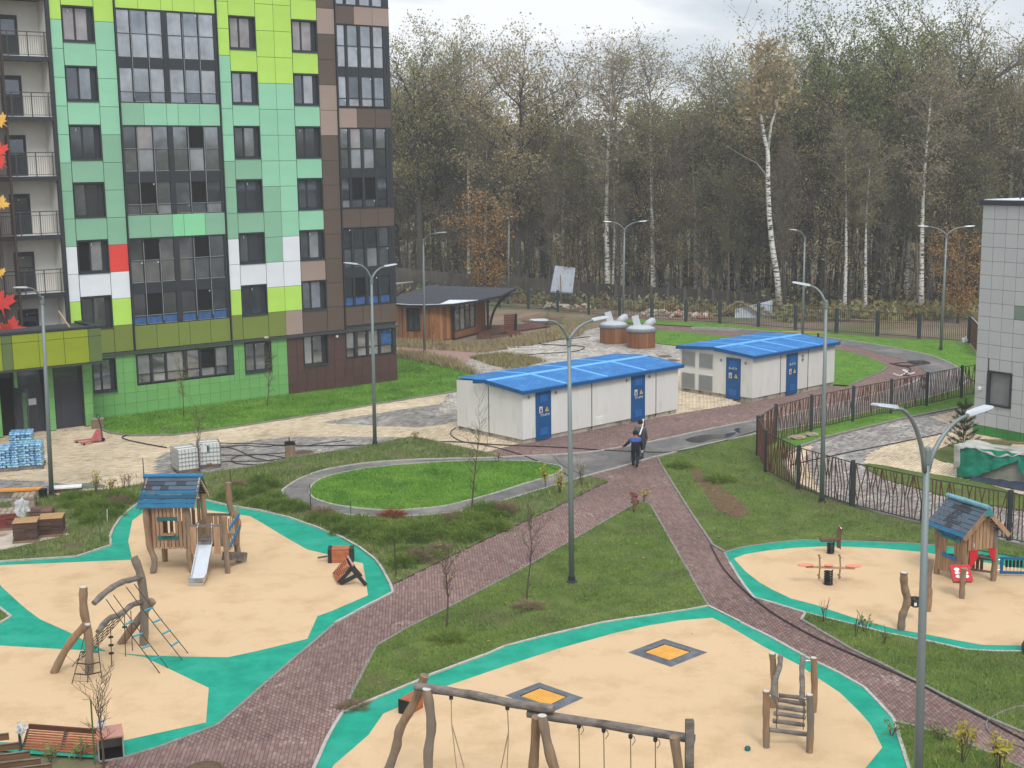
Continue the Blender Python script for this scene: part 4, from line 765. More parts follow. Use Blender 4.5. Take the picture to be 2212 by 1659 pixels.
wn = MB(); wn.bar(p+Vector((0, 0, .8)), q+Vector((0, 0, .8)), .12, .1).bar(p+Vector((0, 0, 2.57)), q+Vector((0, 0, 2.57)), .12, .1)
for t in (.03, .5, .97): wn.bar(p.lerp(q, t)+Vector((0, 0, .75)), p.lerp(q, t)+Vector((0, 0, 2.6)), .1 if t != .5 else .05)
wn = wn.build('window', m_dk, pv); MB().bar(p+Vector((0, .08, 1.7)), q+Vector((0, .08, 1.7)), .02, 1.7).build('pane', m_gl[0], wn)
# glazed room to the right of the drum
qa, qb = loc(at(983, 733)), loc(at(1026, 721)); bk = Vector((.9, 3.2, 0))
MB().bar(qa+Vector((0, 0, .3)), qb+Vector((0, 0, .3)), .1, .6).build('plinth', m_tim[1], pv); MB().bar(qa-Vector((.1, 0, -.04)), qb+Vector((.15, 0, .04)), .3, .12).build('threshold', m_dk, pv)
fr = MB()
for t in (0, .25, .5, .75, 1): fr.bar(qa.lerp(qb, t)+Vector((0, 0, .6)), qa.lerp(qb, t)+Vector((0, 0, 2.85)), .1 if t in (.25, .5) else .09)
fr.bar(qa+Vector((0, 0, .64)), qb+Vector((0, 0, .64)), .1, .08).bar(qa+Vector((0, 0, 2.8)), qb+Vector((0, 0, 2.8)), .1, .1).bar(qa+Vector((0, 0, 2.45)), qb+Vector((0, 0, 2.45)), .06, .05); gw = fr.build('glazed_wall', m_dk, pv)
for t in range(4): MB().bar(qa.lerp(qb, t/4+.03)+Vector((0, .03, 1.7)), qa.lerp(qb, t/4+.22)+Vector((0, .03, 1.7)), .02, 2.1).build('pane', m_gl[1+(t % 2)], gw)
MB().bar(qb, qb+bk*.9, .1, .0).bar(qb+bk*.02+Vector((0, 0, 1.4)), qb+bk*.9+Vector((0, 0, 1.4)), .1, 2.8).build('side_wall', m_tim[1], pv)
# roof: fan from the apex to an eave line that runs from the round drum out to the pointed tip
apex = Vector((.1, 1.2, 4.15)); eave = [(-3.0, 2.6, 3.0), (-3.15, 0, 2.98), (-2.6, -1.8, 2.96), (-1.3, -2.85, 2.96), (0, -3.1, 2.96), (1.2, -2.95, 2.97), (2.35, -2.5, 2.98), (4.2, -.9, 3.06), (6.2, 1.4, 3.22)]
tl = loc(tip); eave = [Vector(e_) for e_ in eave]+[tl]; bkp = [Vector((5.2, 5.0, 3.55)), Vector((2.5, 5.4, 3.2)), Vector((0, 5.0, 3.05)), Vector((-2.2, 4.4, 3.0))]
ring = eave+bkp; m_ = len(ring); rb = MB(); vs = [apex]+ring+[v-Vector((0, 0, .2)) for v in ring]; rb.add(vs, [(0, i+1, (i+1) % m_+1) for i in range(m_)]); rb.build('roof', m_shing, pv)
rb = MB(); rb.add(vs, [(i+1, i+1+m_, (i+1) % m_+1+m_, (i+1) % m_+1) for i in range(m_)]+[tuple(range(m_+1, 2*m_+1))[::-1]]); rb.build('roof_edge', m_dk, pv)
fl = MB()
for i in range(m_):
    if i in (0, 1, 2, 3, 4, 5, 6): fl.bar(ring[i]+Vector((0, 0, .02)), ring[i+1]+Vector((0, 0, .02)), .13, .04)
fl.add([v+Vector((0, 0, .03)) for v in (ring[5], ring[6], ring[7], ring[6].lerp(apex, .18))], [(0, 1, 3), (1, 2, 3)])
fl.build('flashing', M('flashing_pale', (206, 214, 222), r=.5), pv)
for i in range(9):
    a, b_ = ring[8].lerp(ring[9], i/9), ring[6].lerp(ring[9], i/9*.9+.05)
pb_ = loc(at(1054, 713)); pt = MB().bar(pb_, pb_+Vector((0, 0, 3.0)), .22).build('post', m_dk, pv); MB().box(pb_.x-.3, pb_.x+.3, pb_.y-.2, pb_.y+.2, 0, .06).build('post_base', m_dk, pv)
arc = [pb_+Vector((.2+2.6*(t**1.9), .3*t, 3.1*math.sin(t*PI/2)*1.02)) for t in [i/10 for i in range(11)]]; MB().tube(arc, .11, 6).build('brace', m_dk, pv)
sb = thing('entrance_canopy', 'end of a second swooping canopy behind the building corner', 'canopy', at(858, 705)); tl2 = atd(893, 607, 121); 
o0 = at(858, 705); q0 = tl2-o0
MB().add([(-4, 0, q0.z-.15), (-4, 2.5, q0.z-.15), q0, (-4, 0, q0.z-.32), (-4, 2.5, q0.z-.32), q0-Vector((0, 0, .1))], [(0, 2, 1), (3, 4, 5), (0, 3, 5, 2), (1, 2, 5, 4)]).build('roof', M('roof_pale2', (150, 150, 146), s=2), sb)
MB().tube([Vector((-.6, .4, 0)), Vector((-.4, .4, 1.4)), Vector((.1, .4, q0.z*.8)), Vector((q0.x*.7, .4, q0.z-.2))], .1, 6).build('brace', m_dk, sb)
MB().box(-6, -2.3, 0, 5, 0, .1).build('floor', m_tim[1], sb)
# timber deck and the up-ended lounger on it
dk = thing('timber_deck', 'dark timber deck beside the pavilion', 'deck', at(1040, 730)); dP = [at(1030, 732)-at(1040, 730), at(1100, 728)-at(1040, 730), at(1195, 706)-at(1040, 730), at(1155, 700)-at(1040, 730), at(1040, 705)-at(1040, 730)]
for k in range(22):
    a = dP[0].lerp(dP[4], k/22); b_ = (dP[1] if k < 3 else dP[2]).lerp(dP[3], k/22)
    MB().bar(a+Vector((0, 0, .05)), b_+Vector((0, 0, .05)), .13 if k else .2, .06).build('plank', M('deck_brown', (98, 66, 60), s=3, v=.2, rnd=.12, r=.6), dk)
lc = thing('lounger', 'brown slatted lounger standing at the deck edge', 'lounger', at(1113, 722), R(15))
MB().plate([(-.1, 0), (1.0, 0), (1.0, .18), (.25, .22), (.35, 1.7), (.1, 1.75)], (0, 0, 0), (.35, -.9, 0), (0, 0, 1), .08).build('side_frame', m_dk, lc)
for k in range(7): MB().bar((-.95, .02, .45+k*.19), (.0, .02, .45+k*.19), .05, .17).build('slat', M('slat_brown', (104, 62, 52), s=3, rnd=.1), lc)
for k in range(6): MB().bar((-.98+.06*k, -.15-k*.17, .3-.03*k), (.03+.06*k, -.15-k*.2, .3-.03*k), .15, .05).build('slat', MATS['slat_brown'], lc)
# ================================================================ UNDERGROUND WASTE BINS
m_lid = M('lid_grey', (176, 180, 186), r=.4, s=2, v=.05); m_rim = M('rim_grey', (118, 124, 128), r=.5)
for i, (px, py, lb) in enumerate(((1328, 743.5, 'left one of the two round timber-clad waste bins with grey lids'), (1387.5, 753.5, 'right one of the two round timber-clad waste bins with grey lids'))):
    c0 = at(px, py)+Vector((0, 1.05, 0)); t = thing('waste_bin', lb, 'bin', c0, 0, 'round waste bins')
    for k in range(28):
        a, a2 = 2*PI*k/28, 2*PI*(k+1)/28; p, q = Vector((1.08*math.cos(a), 1.08*math.sin(a), .62)), Vector((1.08*math.cos(a2), 1.08*math.sin(a2), .62)); g = (q-p)*.03
        MB().bar(p+g, q-g, .03, 1.24).build('stave', m_tim[rd.choice((1, 1, 3))], t)
    MB().lathe([(1.14, 1.22), (1.17, 1.26), (1.17, 1.42), (1.12, 1.46), (1.0, 1.5)], n=28).build('rim', m_rim, t, smooth=True)
    MB().lathe([(1.08, 1.47), (1.02, 1.52), (.8, 1.62), (.45, 1.7), (.1, 1.73)], n=28).build('lid', m_lid, t, smooth=True)
    MB().box(-.75, .0, -.75, -.2, 0, .05, Matrix.Translation((-.1, .1, 1.56)) @ Matrix.Rotation(.18, 4, 'X')).build('hatch_opening', m_dk, t)
    b = MB(); b.box(-.27, .27, -.03, .03, 0, .85, Matrix.Translation((-.25, .1, 1.6)) @ Matrix.Rotation(-.25, 4, 'Y') @ Matrix.Rotation(-.3, 4, 'X')); fl_ = b.build('hatch_flap', m_lid, t, bev=.02)
    b = MB(); b.tube([Vector((.35, .1, 1.62)), Vector((.6, .3, 1.75)), Vector((.95, .45, 1.95)), Vector((1.1, .5, 2.0))], [.22, .3, .3, .2], 12).build('counter_lid', m_lid, t, smooth=True)
# ================================================================ STREET LAMPS
m_pole = M('galvanised', (124, 134, 134), r=.5, m=.25, s=3, st=(1, 1, .3), v=.08); m_head = M('lamp_head', (190, 196, 202), r=.35, m=.2, v=.04); m_headb = M('lamp_glass', (150, 156, 160), r=.3)
def lamp(base, h, arms, label, lean=(0, 0), dep=.12):
    """arms: list of (dx, dy, rise) unit direction and reach"""
    t = thing('street_lamp', label, 'street lamp', base, 0, 'street lamps'); ly = Vector((lean[0], lean[1], 0))
    hb = h-.15
    MB().tube([Vector((0, 0, 0)), ly*.5+Vector((0, 0, hb*.5)), ly+Vector((0, 0, hb))], [.105, .085, .06], 10).build('pole', m_pole, t, smooth=True)
    MB().lathe([(.19, -.02), (.19, .05), (.13, .08), (.12, .22)], n=12).build('base_flange', m_dk, t)
    MB().lathe([(.075, hb*1-.35), (.085, hb-.33), (.085, hb-.05), (.07, hb)], c=ly, n=10).build('collar', m_pole, t)
    for (dx, dy, rise) in arms:
        dv = Vector((dx, dy, 0)); ln = dv.length; dn = dv.normalized(); P = []
        for i in range(9):
            s_ = i/8; x = ln*(s_**1.35)*.98+.05; z = hb-dep+(h-hb+dep+rise)*(1-(1-s_)**1.75); P.append(ly+dn*x+Vector((0, 0, z)))
        MB().tube(P, [.055-.02*i/8 for i in range(9)], 8).build('arm', m_pole, t, smooth=True)
        e_ = P[-1]; f_ = e_+(P[-1]-P[-2]).normalized()*.72; hd = MB(); d = (f_-e_).normalized(); s2 = Vector((-d.y, d.x, 0)).normalized(); u2 = s2.cross(d)*-1
        if u2.z < 0: u2 = -u2
        vs = []
        for (q, w2, tk) in ((0, .06, .05), (.1, .1, .07), (.4, .13, .06), (.7, .125, .045), (.76, .1, .03)):
            c0 = e_+d*q
            vs += [c0-s2*w2, c0+s2*w2, c0+s2*w2*.75+u2*tk, c0-s2*w2*.75+u2*tk]
        fs = [(0, 1, 2, 3)]+[(4*i+k, 4*i+4+k, 4*i+4+(k+1) % 4, 4*i+(k+1) % 4) for i in range(4) for k in range(4)]+[(19, 18, 17, 16)]
        o = MB().add(vs, fs).build('lamp_head', m_head, t); MB().bar(e_+d*.15-u2*.012, e_+d*.65-u2*.012, .2, .02, upv=u2).build('lens', m_headb, o)
    return t
def lamp_px(x, yb, ytop, arms, label, xtop=None, base=None, dep=.12):
    b_ = base if base is not None else at(x, yb); Y = b_.y; h = atd(xtop or x, ytop, Y).z
    lx = (atd(xtop, ytop+30, Y).x-b_.x) if xtop else 0
    A = [((atd(ax, ay, Y).x-b_.x-lx)-math.copysign(.4, atd(ax, ay, Y).x-b_.x-lx)*1.0, dy, 0) for ax, ay, dy in arms]
    A = [(a[0], a[1], atd(arms[i][0], arms[i][1], Y).z-h) for i, a in enumerate(A)]
    return lamp(b_, h, A, label, (lx, 0), dep)
lamp_px(112, 1072, 632, [(55, 618, -.9)], 'street lamp with one arm before the balconies and canopy', 92)
lamp_px(810, 962, 590, [(758, 570, -.5), (844, 578, .5)], 'two-armed street lamp before the brown corner of the building', 803)
lamp_px(917, 765, 512, [(955, 503, -.4)], 'one-armed street lamp in front of the round timber pavilion', 915)
lamp_px(1098, 655, 470, [(1112, 467, -1.5), (1083, 470, 1.2)], 'distant street lamp rising behind the pavilion roof tip', 1100)
lamp_px(1346, 690, 490, [(1312, 480, 0), (1389, 479, 0)], 'two-armed street lamp behind the round waste bins', 1349)
lamp_px(1733, 737, 507, [(1707, 497, -.5)], 'one-armed street lamp rising behind the farther blue roof', 1738)
lamp_px(1775, 1086, 640, [(1735, 620, .3)], 'one-armed street lamp beside the slatted fence', 1784)
lamp_px(2032, 757, 500, [(1994, 490, 0), (2094, 490, 0)], 'two-armed street lamp on the lawn beside the grey building', 2044)
lamp_px(1235, 1258, 716, [(1155, 687, -.8), (1308, 699, .8)], 'two-armed street lamp standing in the grass triangle', 1229)
bR = atd(1984, 1700, 25.6); bR = Vector((bR.x, bR.y, 0))
lamp_px(1984, 1700, 950, [(1873, 869, -.7), (2157, 912, .7)], 'tall grey two-armed street lamp close in the right foreground', 2002, base=bR, dep=.5)
# ================================================================ FENCES
m_fp = M('fence_post', (48, 58, 62), r=.6, s=3); m_rod = M('fence_rod', (82, 56, 44), c2=(104, 66, 48), s=2, r=.7)
fposts = [at(1677.5, 942)]
def fence_run(t, A, B, h, nrod, org, deco=True, z0=.08, rodmat=m_rod, rails=True):
    A, B = A-org, B-org; d = (B-A); L_ = d.length; d.normalize()
    MB().bar(A+d*.05+Vector((0, 0, h-.05)), B-d*.05+Vector((0, 0, h-.05)), .035).build('rail', m_fp, t); MB().bar(A+d*.05+Vector((0, 0, z0+.06)), B-d*.05+Vector((0, 0, z0+.06)), .035).build('rail', m_fp, t)
    return A, B, d, L_
fpx = [(2140, 781, 0), (2078.7, 791, 863), (2004, 805.7, 879.5), (1926.5, 820.7, 889), (1844, 835.7, 914.5), (1753.5, 854.5, 932), (1676.5, 875, 941)]
FH = 1.92
P_far = [at(x, y, FH) for x, y, _ in fpx]+[at(1637.5, 900, FH)]
P_near = [at(1637.5, 900, FH), at(1655, 931, FH), at(1726, 964.5, FH), at(1843, 997, FH), at(1998, 1029.5, FH), at(2184, 1062, FH), at(2330, 1088, FH)]
ft = thing('slatted_fence', 'metal fence of crooked brown rods along the far side of the yard', 'fence', Vector((P_far[3].x, P_far[3].y, 0)), 0)
fn = thing('slatted_fence', 'metal fence of crooked brown rods along the near side of the yard', 'fence', Vector((P_near[3].x, P_near[3].y, 0)), 0)
rodmeshes = []
for k in range(14):
    b = MB(); tp = k % 7; h = FH-.22
    if tp in (0, 1): P = [(0, 0, 0), (rd.uniform(-.06, .06), 0, h*.5), (0, 0, h)]
    elif tp in (2, 3): P = [(0, 0, 0), (.03, 0, h*.4), (rd.choice((-.2, .2)), 0, h)]
    elif tp == 4: P = [(.08, 0, 0), (-.06, 0, h*.5), (.16, 0, h)]
    elif tp == 5: P = [(0, 0, 0), (0, 0, h*.45), (.16, 0, h)]; b.bar((0, 0, h*.45), (-.16, 0, h), .03)
    else: P = [(0, 0, 0), (0, 0, h)]; b.bar((0, 0, h*.4), (.15, 0, .02), .03)
    for i in range(len(P)-1): b.bar(P[i], P[i+1], .034)
    o = b.build('rod', m_rod); rodmeshes.append(o.data); bpy.data.objects.remove(o)
for t, PP, step, lim in ((fn, P_near, .17, 300), (ft, P_far, .165, 300)):
    org = Vector(t.location); cnt = 0; PP = [Vector((p.x, p.y, 0)) for p in PP]; rest = MB()
    for i, p in enumerate(PP):
        if t is ft and i == len(PP)-1: continue
        MB().box(p.x-org.x-.07, p.x-org.x+.07, p.y-org.y-.07, p.y-org.y+.07, 0, FH+.06).build('post', m_fp, t)
    order = range(len(PP)-1) if t is fn else range(len(PP)-2, -1, -1)
    for i in order:
        A, B, d, L_ = fence_run(t, PP[i], PP[i+1], FH, 0, org); n = int((L_-.2)/step); ang = math.atan2(d.y, d.x)
        for j in range(n):
            p = A+d*(.14+(L_-.28)*j/max(1, n-1)); k = rd.randrange(14); cnt += 1
            o = bpy.data.objects.new('rod', rodmeshes[k]); C.objects.link(o); o.parent = t; o.location = p+Vector((0, 0, .14)); o.rotation_euler = (0, 0, ang+(PI if rd.random() < .5 else 0))
# far black fence
bf = thing('black_fence', 'black metal picket fence before the woods', 'fence', at(1408, 691), 0); org = bf.location.copy()
BP = [at(x, y) for x, y in ((855, 640), (925, 648), (1000, 656), (1079, 663.7), (1141.6, 667.5), (1205, 672.5), (1271.6, 679), (1338, 686), (1408, 691), (1481.5, 694.5), (1555, 699), (1638, 705), (1718, 712), (1806.5, 718.6), (1895, 725), (1985, 731), (2093, 741))]
BPn = [Vector((p.x, p.y, 0)) for p in BP]; FB = 1.95; cnt = 0; rs = MB(); pk = MB().bar((0, 0, 0), (0, 0, FB-.15), .03).build('picket', m_fp); pkm = pk.data; bpy.data.objects.remove(pk)
for i, p in enumerate(BPn): q = p-org; MB().box(q.x-.12, q.x+.12, q.y-.12, q.y+.12, 0, FB+.08).build('post', m_fp, bf)
for i in sorted(range(len(BPn)-1), key=lambda i: BPn[i].y):
    A, B, d, L_ = fence_run(bf, BPn[i], BPn[i+1], FB, 0, org); n = int(L_/.16)
    for j in range(1, n):
        p = A+d*(L_*j/n)
        if cnt < 298: o = bpy.data.objects.new('picket', pkm); C.objects.link(o); o.parent = bf; o.location = p+Vector((0, 0, .08)); cnt += 1
        else: rs.bar(p+Vector((0, 0, .08)), p+Vector((0, 0, FB-.07)), .03)
rs = rs.build('picket_rows', m_fp, bf); rs['kind'] = 'stuff'
sf = thing('board_fence', 'rust-brown fence running back to the black fence beside the grey building', 'fence', at(2096, 741)); a = at(2096, 741)-sf.location; bq = at(2122, 775)-sf.location; n = 34
for k in range(n): p = a.lerp(bq, k/n); MB().bar(p+Vector((0, 0, .05)), p+Vector((0, 0, 2.0)), .1, .04).build('board', m_rod, sf)
MB().bar(a+Vector((0, 0, 2.02)), bq+Vector((0, 0, 2.02)), .06).build('rail', m_head, sf)
# concrete wall at the edge of the woods
WP = [atd(x, y, Y) for x, y, Y in ((780, 571, 151), (855, 578, 147), (943, 587, 143.5), (1030, 592, 140), (1135, 599, 136.5), (1250, 609, 133), (1371, 619, 129.5), (1479, 623, 127), (1571, 629, 125), (1666, 635, 122.5))]
cw = thing('concrete_wall', 'weathered concrete slab wall at the edge of the woods', 'wall', (WP[5].x, WP[5].y, 0)); org = cw.location.copy()
m_cw = M('old_concrete', (88, 82, 75), s=.8, v=.25, b=.6, dirt=(72, 66, 60), ds=.5); m_cw2 = M('old_boards', (66, 60, 56), s=1.5, st=(1, 1, .1), v=.3)
for i in range(len(WP)-1):
    a, b_ = WP[i]-org, WP[i+1]-org; k = 3
    for j in range(k):
        p, q = a.lerp(b_, j/k), a.lerp(b_, (j+1)/k); g = (q-p).normalized()*.12; zt_ = 1.2+rd.uniform(-.05, .05); top = (p.z+q.z)/2
        MB().bar(Vector((p.x, p.y, top/2-.1))+g, Vector((q.x, q.y, top/2-.1))-g, .14, top+.2).build('slab', m_cw if i < 5 else m_cw2, cw)
        MB().box(p.x-.14, p.x+.14, p.y-.16, p.y+.16, -.2, p.z+.15).build('post', m_cw, cw)
# ================================================================ PLAYGROUND
m_log = M('log_weathered', (124, 98, 74), c2=(158, 132, 104), s=5, st=(1, 1, .16), b=.5, bs=14, dirt=(112, 106, 98), ds=1.6, dt=(.45, .62), r=.9)
m_logg = M('log_grey', (96, 88, 82), c2=(134, 126, 118), s=6, st=(.5, 1, 1), b=.6, bs=16, r=.9, dirt=(70, 62, 56), ds=2.5, dt=(.5, .7))
m_plank = M('plank_wood', (138, 108, 84), c2=(168, 136, 108), s=6, st=(1, 1, .14), rnd=.2, r=.85, b=.3); m_end = M('log_end', (190, 186, 180), s=14, v=.2)
m_bp = [M('paint_blue%d' % i, c, s=5, st=(.3, 1, 1), v=.15, r=.7) for i, c in enumerate([(24, 70, 96), (32, 92, 124), (50, 58, 68), (76, 90, 104), (30, 58, 78), (22, 78, 94)])]
m_tealp = M('paint_teal', (38, 96, 100), s=4, v=.15); m_cyan = M('paint_cyan', (70, 150, 170), s=6, v=.15); m_bluep = M('paint_rail', (44, 112, 156), s=5, v=.15)
m_rope = M('rope', (70, 58, 50), s=20, v=.2); m_ropel = M('rope_light', (142, 124, 98), s=30, v=.25); m_inox = M('stainless', (206, 210, 214), r=.22, m=.9, s=2, v=.05); m_rub = M('black_plastic', (26, 27, 30), r=.45); m_red = M('paint_red', (184, 34, 44), r=.5, s=3, v=.06); m_white = M('paint_white', (222, 222, 220), r=.6)
def log(P, r, par, name='log', mat=None, n=12, wob=.12, sub=5):
    P = [Vector(p) for p in P]; Q = smooth(P, sub, False) if len(P) > 2 else [P[0].lerp(P[1], i/sub) for i in range(sub+1)]
    k = len(Q); rr = [r*(1+.08*math.sin(i*1.7+r*40)) for i in range(k)] if not isinstance(r, (list, tuple)) else [r[0]+(r[-1]-r[0])*i/(k-1) for i in range(k)]
    return MB().tube(Q, rr, n, wob=wob).build(name, mat or m_log, par, smooth=False)
def cap(p, r, par, d=(0, 0, 1)):
    o = MB().lathe([(.01, 0), (r, 0), (r, .012), (.01, .014)], n=12).build('log_end', m_end, par); o.matrix_local = Matrix.Translation(p) @ Vector(d).to_track_quat('Z', 'Y').to_matrix().to_4x4()
class Frame:
    """local frame on the ground: origin o, x axis to a, y axis to b (photo points)"""
    def __init__(s, o, a, b): s.o = o; s.x = (a-o); s.y = (b-o); s.lx = s.x.length; s.ly = s.y.length; s.x.normalize(); s.y.normalize()
    def __call__(s, u, v, z=0): return s.x*u+s.y*v+Vector((0, 0, z))
# ---- left playhouse with slide
o_ = at(329.7, 1239); F1 = Frame(o_, at(416.5, 1238), at(357, 1213)); ph = thing('playhouse', 'timber playhouse on posts with a blue plank roof and a steel slide', 'playhouse', o_)
def zof(y, Y, x=370): return atd(x, y, Y).z
W1, D1 = F1.lx, F1.ly; Y0 = o_.y; zr_ = zof(1030, Y0+.65); ze_ = zof(1095, Y0-.15); zb_ = zof(1183, Y0)
log([F1(0, 0), F1(.1, -.02, .5), F1(-.06, 0, 1.1), F1(-.1, 0, ze_)], .11, ph, 'post'); log([F1(W1, 0), F1(W1-.08, 0, .6), F1(W1-.04, 0, 1.3), F1(W1-.1, 0, ze_)], .11, ph, 'post')
log([F1(0, D1), F1(0, D1, ze_)], .11, ph, 'post'); bR_ = F1(W1+.06, D1); log([bR_, bR_+Vector((.03, 0, 1.4)), bR_+Vector((0, 0, ze_+.1))], .1, ph, 'post')
pR = at(492.5, 1239)-o_; pRb = at(516.5, 1214)-o_
log([pR, pR+Vector((-.02, 0, .9)), pR+Vector((-.03, 0, zof(1115, Y0)))], .095, ph, 'post'); zt_ = zof(1044, at(516, 1214).y); log([pRb, pRb+Vector((-.06, 0, .8)), pRb+Vector((.03, 0, 1.5)), pRb+Vector((-.22, 0, 2.0)), pRb+Vector((-.25, 0, zt_))], .11, ph, 'post')
for k in range(9):      # front boards, the middle ones interrupted by the window
    u = .17+(W1-.36)*k/8
    if k in (3, 4, 5): parts = [(zb_-.02, zb_+.55), (1.98, ze_)] if k != 5 else [(zb_-.02, zb_+.6), (1.95, ze_)]
    else: parts = [(zb_-.02+.03*rd.random(), ze_)]
    for a, b_ in parts: MB().bar(F1(u, -.08, a), F1(u+rd.uniform(-.01, .01), -.08, b_), .1, .03, upv=(0, 1, 0)).build('board', m_plank, ph)
for z, w_ in ((2.0, .72), (1.33, .72)): MB().bar(F1(W1*.5-w_/2-.05, -.12, z), F1(W1*.5+w_/2-.05, -.12, z-.0), .03, .13).build('window_board', m_tealp, ph)
MB().box(-.22, .22, -.1, .1, 0, .03, Matrix.Translation(F1(W1*.48, -.12, 1.42))).build('sill', m_plank, ph)
for k in range(7):
    v = .15+(D1-.3)*k/6; MB().bar(F1(W1+.02, v, zb_+.02), F1(W1+.02, v, 1.6 if k > 2 else .95), .1, .03).build('board', m_plank, ph); MB().bar(F1(-.05, v, zb_+.02), F1(-.05, v, ze_-.1), .1, .03).build('board', m_plank, ph)
for k in range(7): MB().bar(F1(.1+(W1-.2)*k/6, D1, zb_+.02), F1(.1+(W1-.2)*k/6, D1, ze_-.1 if k not in (2, 3) else 1.5), .12, .03).build('board', m_plank, ph)
MB().box(-.02, W1+1.15, 0, D1, zb_+.02, zb_+.09).build('deck', m_logg, ph)
ov = .26; rl0, rl1 = -.3, W1+.28; vmid = D1/2
nrow = 7
for sd in (0, 1):
    for k in range(nrow):
        t0, t1 = k/nrow, (k+1)/nrow; va, vb = (-.28+(vmid+.28)*t0, -.28+(vmid+.28)*t1) if sd == 0 else (D1+.28-(D1+.28-vmid)*t0, D1+.28-(D1+.28-vmid)*t1)
        za, zb2 = ze_-.02+(zr_-ze_)*t0+.035, ze_-.02+(zr_-ze_)*t1
        if sd == 0 and k > 2: cuts = [0]+sorted(rd.uniform(.15, .85) for _ in range(rd.choice((1, 2, 3))))+[1]
        else: cuts = [0, 1]
        for j in range(len(cuts)-1):
            ua, ub = rl0+(rl1-rl0)*cuts[j]-.04*(1-t0), rl0+(rl1-rl0)*cuts[j+1]-.04*(1-t0); mt = m_bp[(1, 2 if 0 else 1, 0, 1, 2, 2, 3)[k] if j % 2 == 0 else (3 if k > 2 else 5)] if sd == 0 else m_bp[4]
            a, b_, c_, d_ = F1(ua, va, za), F1(ub, va, za), F1(ub, vb, zb2), F1(ua, vb, zb2); nz = Vector((0, 0, -.025))
            MB().add([a, b_, c_, d_, a+nz, b_+nz, c_+nz, d_+nz], [(0, 1, 2, 3), (7, 6, 5, 4), (0, 4, 5, 1), (1, 5, 6, 2), (2, 6, 7, 3), (3, 7, 4, 0)] if sd == 0 else [(3, 2, 1, 0), (4, 5, 6, 7), (1, 5, 4, 0), (2, 6, 5, 1), (3, 7, 6, 2), (0, 4, 7, 3)]).build('roof_board', mt, ph)
log([F1(rl0-.06, vmid, zr_+.03), F1(rl1+.06, vmid, zr_+.02)], .075, ph, 'ridge_log', m_bluep)
for u in (rl0+.08, rl1-.06):
    for va in (-.2, D1+.2): MB().bar(F1(u, va, ze_-.06), F1(u, vmid, zr_-.06), .04, .12).build('rafter', M('pale_rafter', (176, 158, 138), s=4, v=.12) if u > 1 else m_plank, ph)
# platform rails and boards
def prail(a, b_, z, mat=m_logg, w_=.09, h_=.05): MB().bar(a+Vector((0, 0, z)), b_+Vector((0, 0, z)), h_, w_).build('rail', mat, ph)
fa, fb = F1(W1, -.02), pR+Vector((-.05, .02, 0)); ga, gb2 = F1(W1+.06, D1), pRb
prail(fa, fb, 1.72); prail(ga, gb2, 1.75); 
for t in (.1, .78): MB().bar(fa.lerp(fb, t)+Vector((0, -.05, .72)), fa.lerp(fb, t)+Vector((0, -.05, 1.7)), .2 if t < .5 else .22, .03, upv=(0, 1, 0)).build('board', m_plank, ph)
for t in (.12, .22, .36, .5, .62): MB().bar(ga.lerp(gb2, t)+Vector((0, 0, .9)), ga.lerp(gb2, t)+Vector((0, 0, 1.72)), .14, .03, upv=(0, 1, 0)).build('board', m_plank, ph)
for t in range(6): q = pR.lerp(pRb, (t+.5)/6); MB().bar(q+Vector((.08, 0, .82)), q+Vector((.08, 0, 1.95+.04*t)), .03, .1, upv=(0, 1, 0)).build('board', m_plank, ph)
for za, zb2 in ((1.62, 1.78), (1.0, 1.35)): MB().bar(pR+Vector((.13, -.02, za)), pRb+Vector((.1, -.05, zb2)), .04, .11).build('rail', m_bluep, ph)
MB().bar(pR+Vector((-.2, .3, .55)), pRb+Vector((.25, .0, .2)), .12, .3).build('climbing_step', m_logg, ph)
# slide
s0, s1 = F1(W1+.52, -.1, zb_+.12), at(427, 1263)-o_+Vector((0, 0, .06)); sm = s0.lerp(s1, .42)
dS = (s1-s0); dxy = Vector((dS.x, dS.y, 0)).normalized(); sw = Vector((dxy.y, -dxy.x, 0))*-.24
P = [s0-dxy*.35+Vector((0, 0, .02)), s0, s0+dS*.86+Vector((0, 0, -.02)), s1+Vector((0, 0, .17-.1)), s1+dxy*.2+Vector((0, 0, .07))]
b = MB(); vs = []; 
for p in P: vs += [p-sw, p+sw, p+sw*1.0-Vector((0, 0, .02)), p-sw-Vector((0, 0, .02))]
b.add(vs, [(4*i, 4*i+1, 4*i+5, 4*i+4) for i in range(4)]+[(4*i+3, 4*i+7, 4*i+6, 4*i+2) for i in range(4)]+[(16, 17, 18, 19)]); sl_ = b.build('slide', m_inox, ph)
for q in (-1, 1):
    w2 = MB(); vs = []
    for p in P: vs += [p+sw*q*1.02, p+sw*q*1.1, p+sw*q*1.1+Vector((0, 0, .13)), p+sw*q*1.02+Vector((0, 0, .13))]
    w2.add(vs, [(4*i+k, 4*i+(k+1) % 4, 4*i+4+(k+1) % 4, 4*i+4+k) for i in range(4) for k in range(4)]+[(3, 2, 1, 0), (16, 17, 18, 19)]); w2.build('slide_side', m_inox, sl_)
    MB().tube([s0+sw*q*1.06+Vector((0, 0, .1)), s0+sw*q*1.06+Vector((0, 0, .62)), s0+sw*q*.98-dxy*.12+Vector((0, 0, .74))], .022, 8).build('grab_rail', m_inox, ph)
MB().box(-.26, .26, -.02, .02, 0, .1, Matrix.Translation(P[-1]-Vector((0, 0, .1)))).build('slide_foot', m_inox, ph)
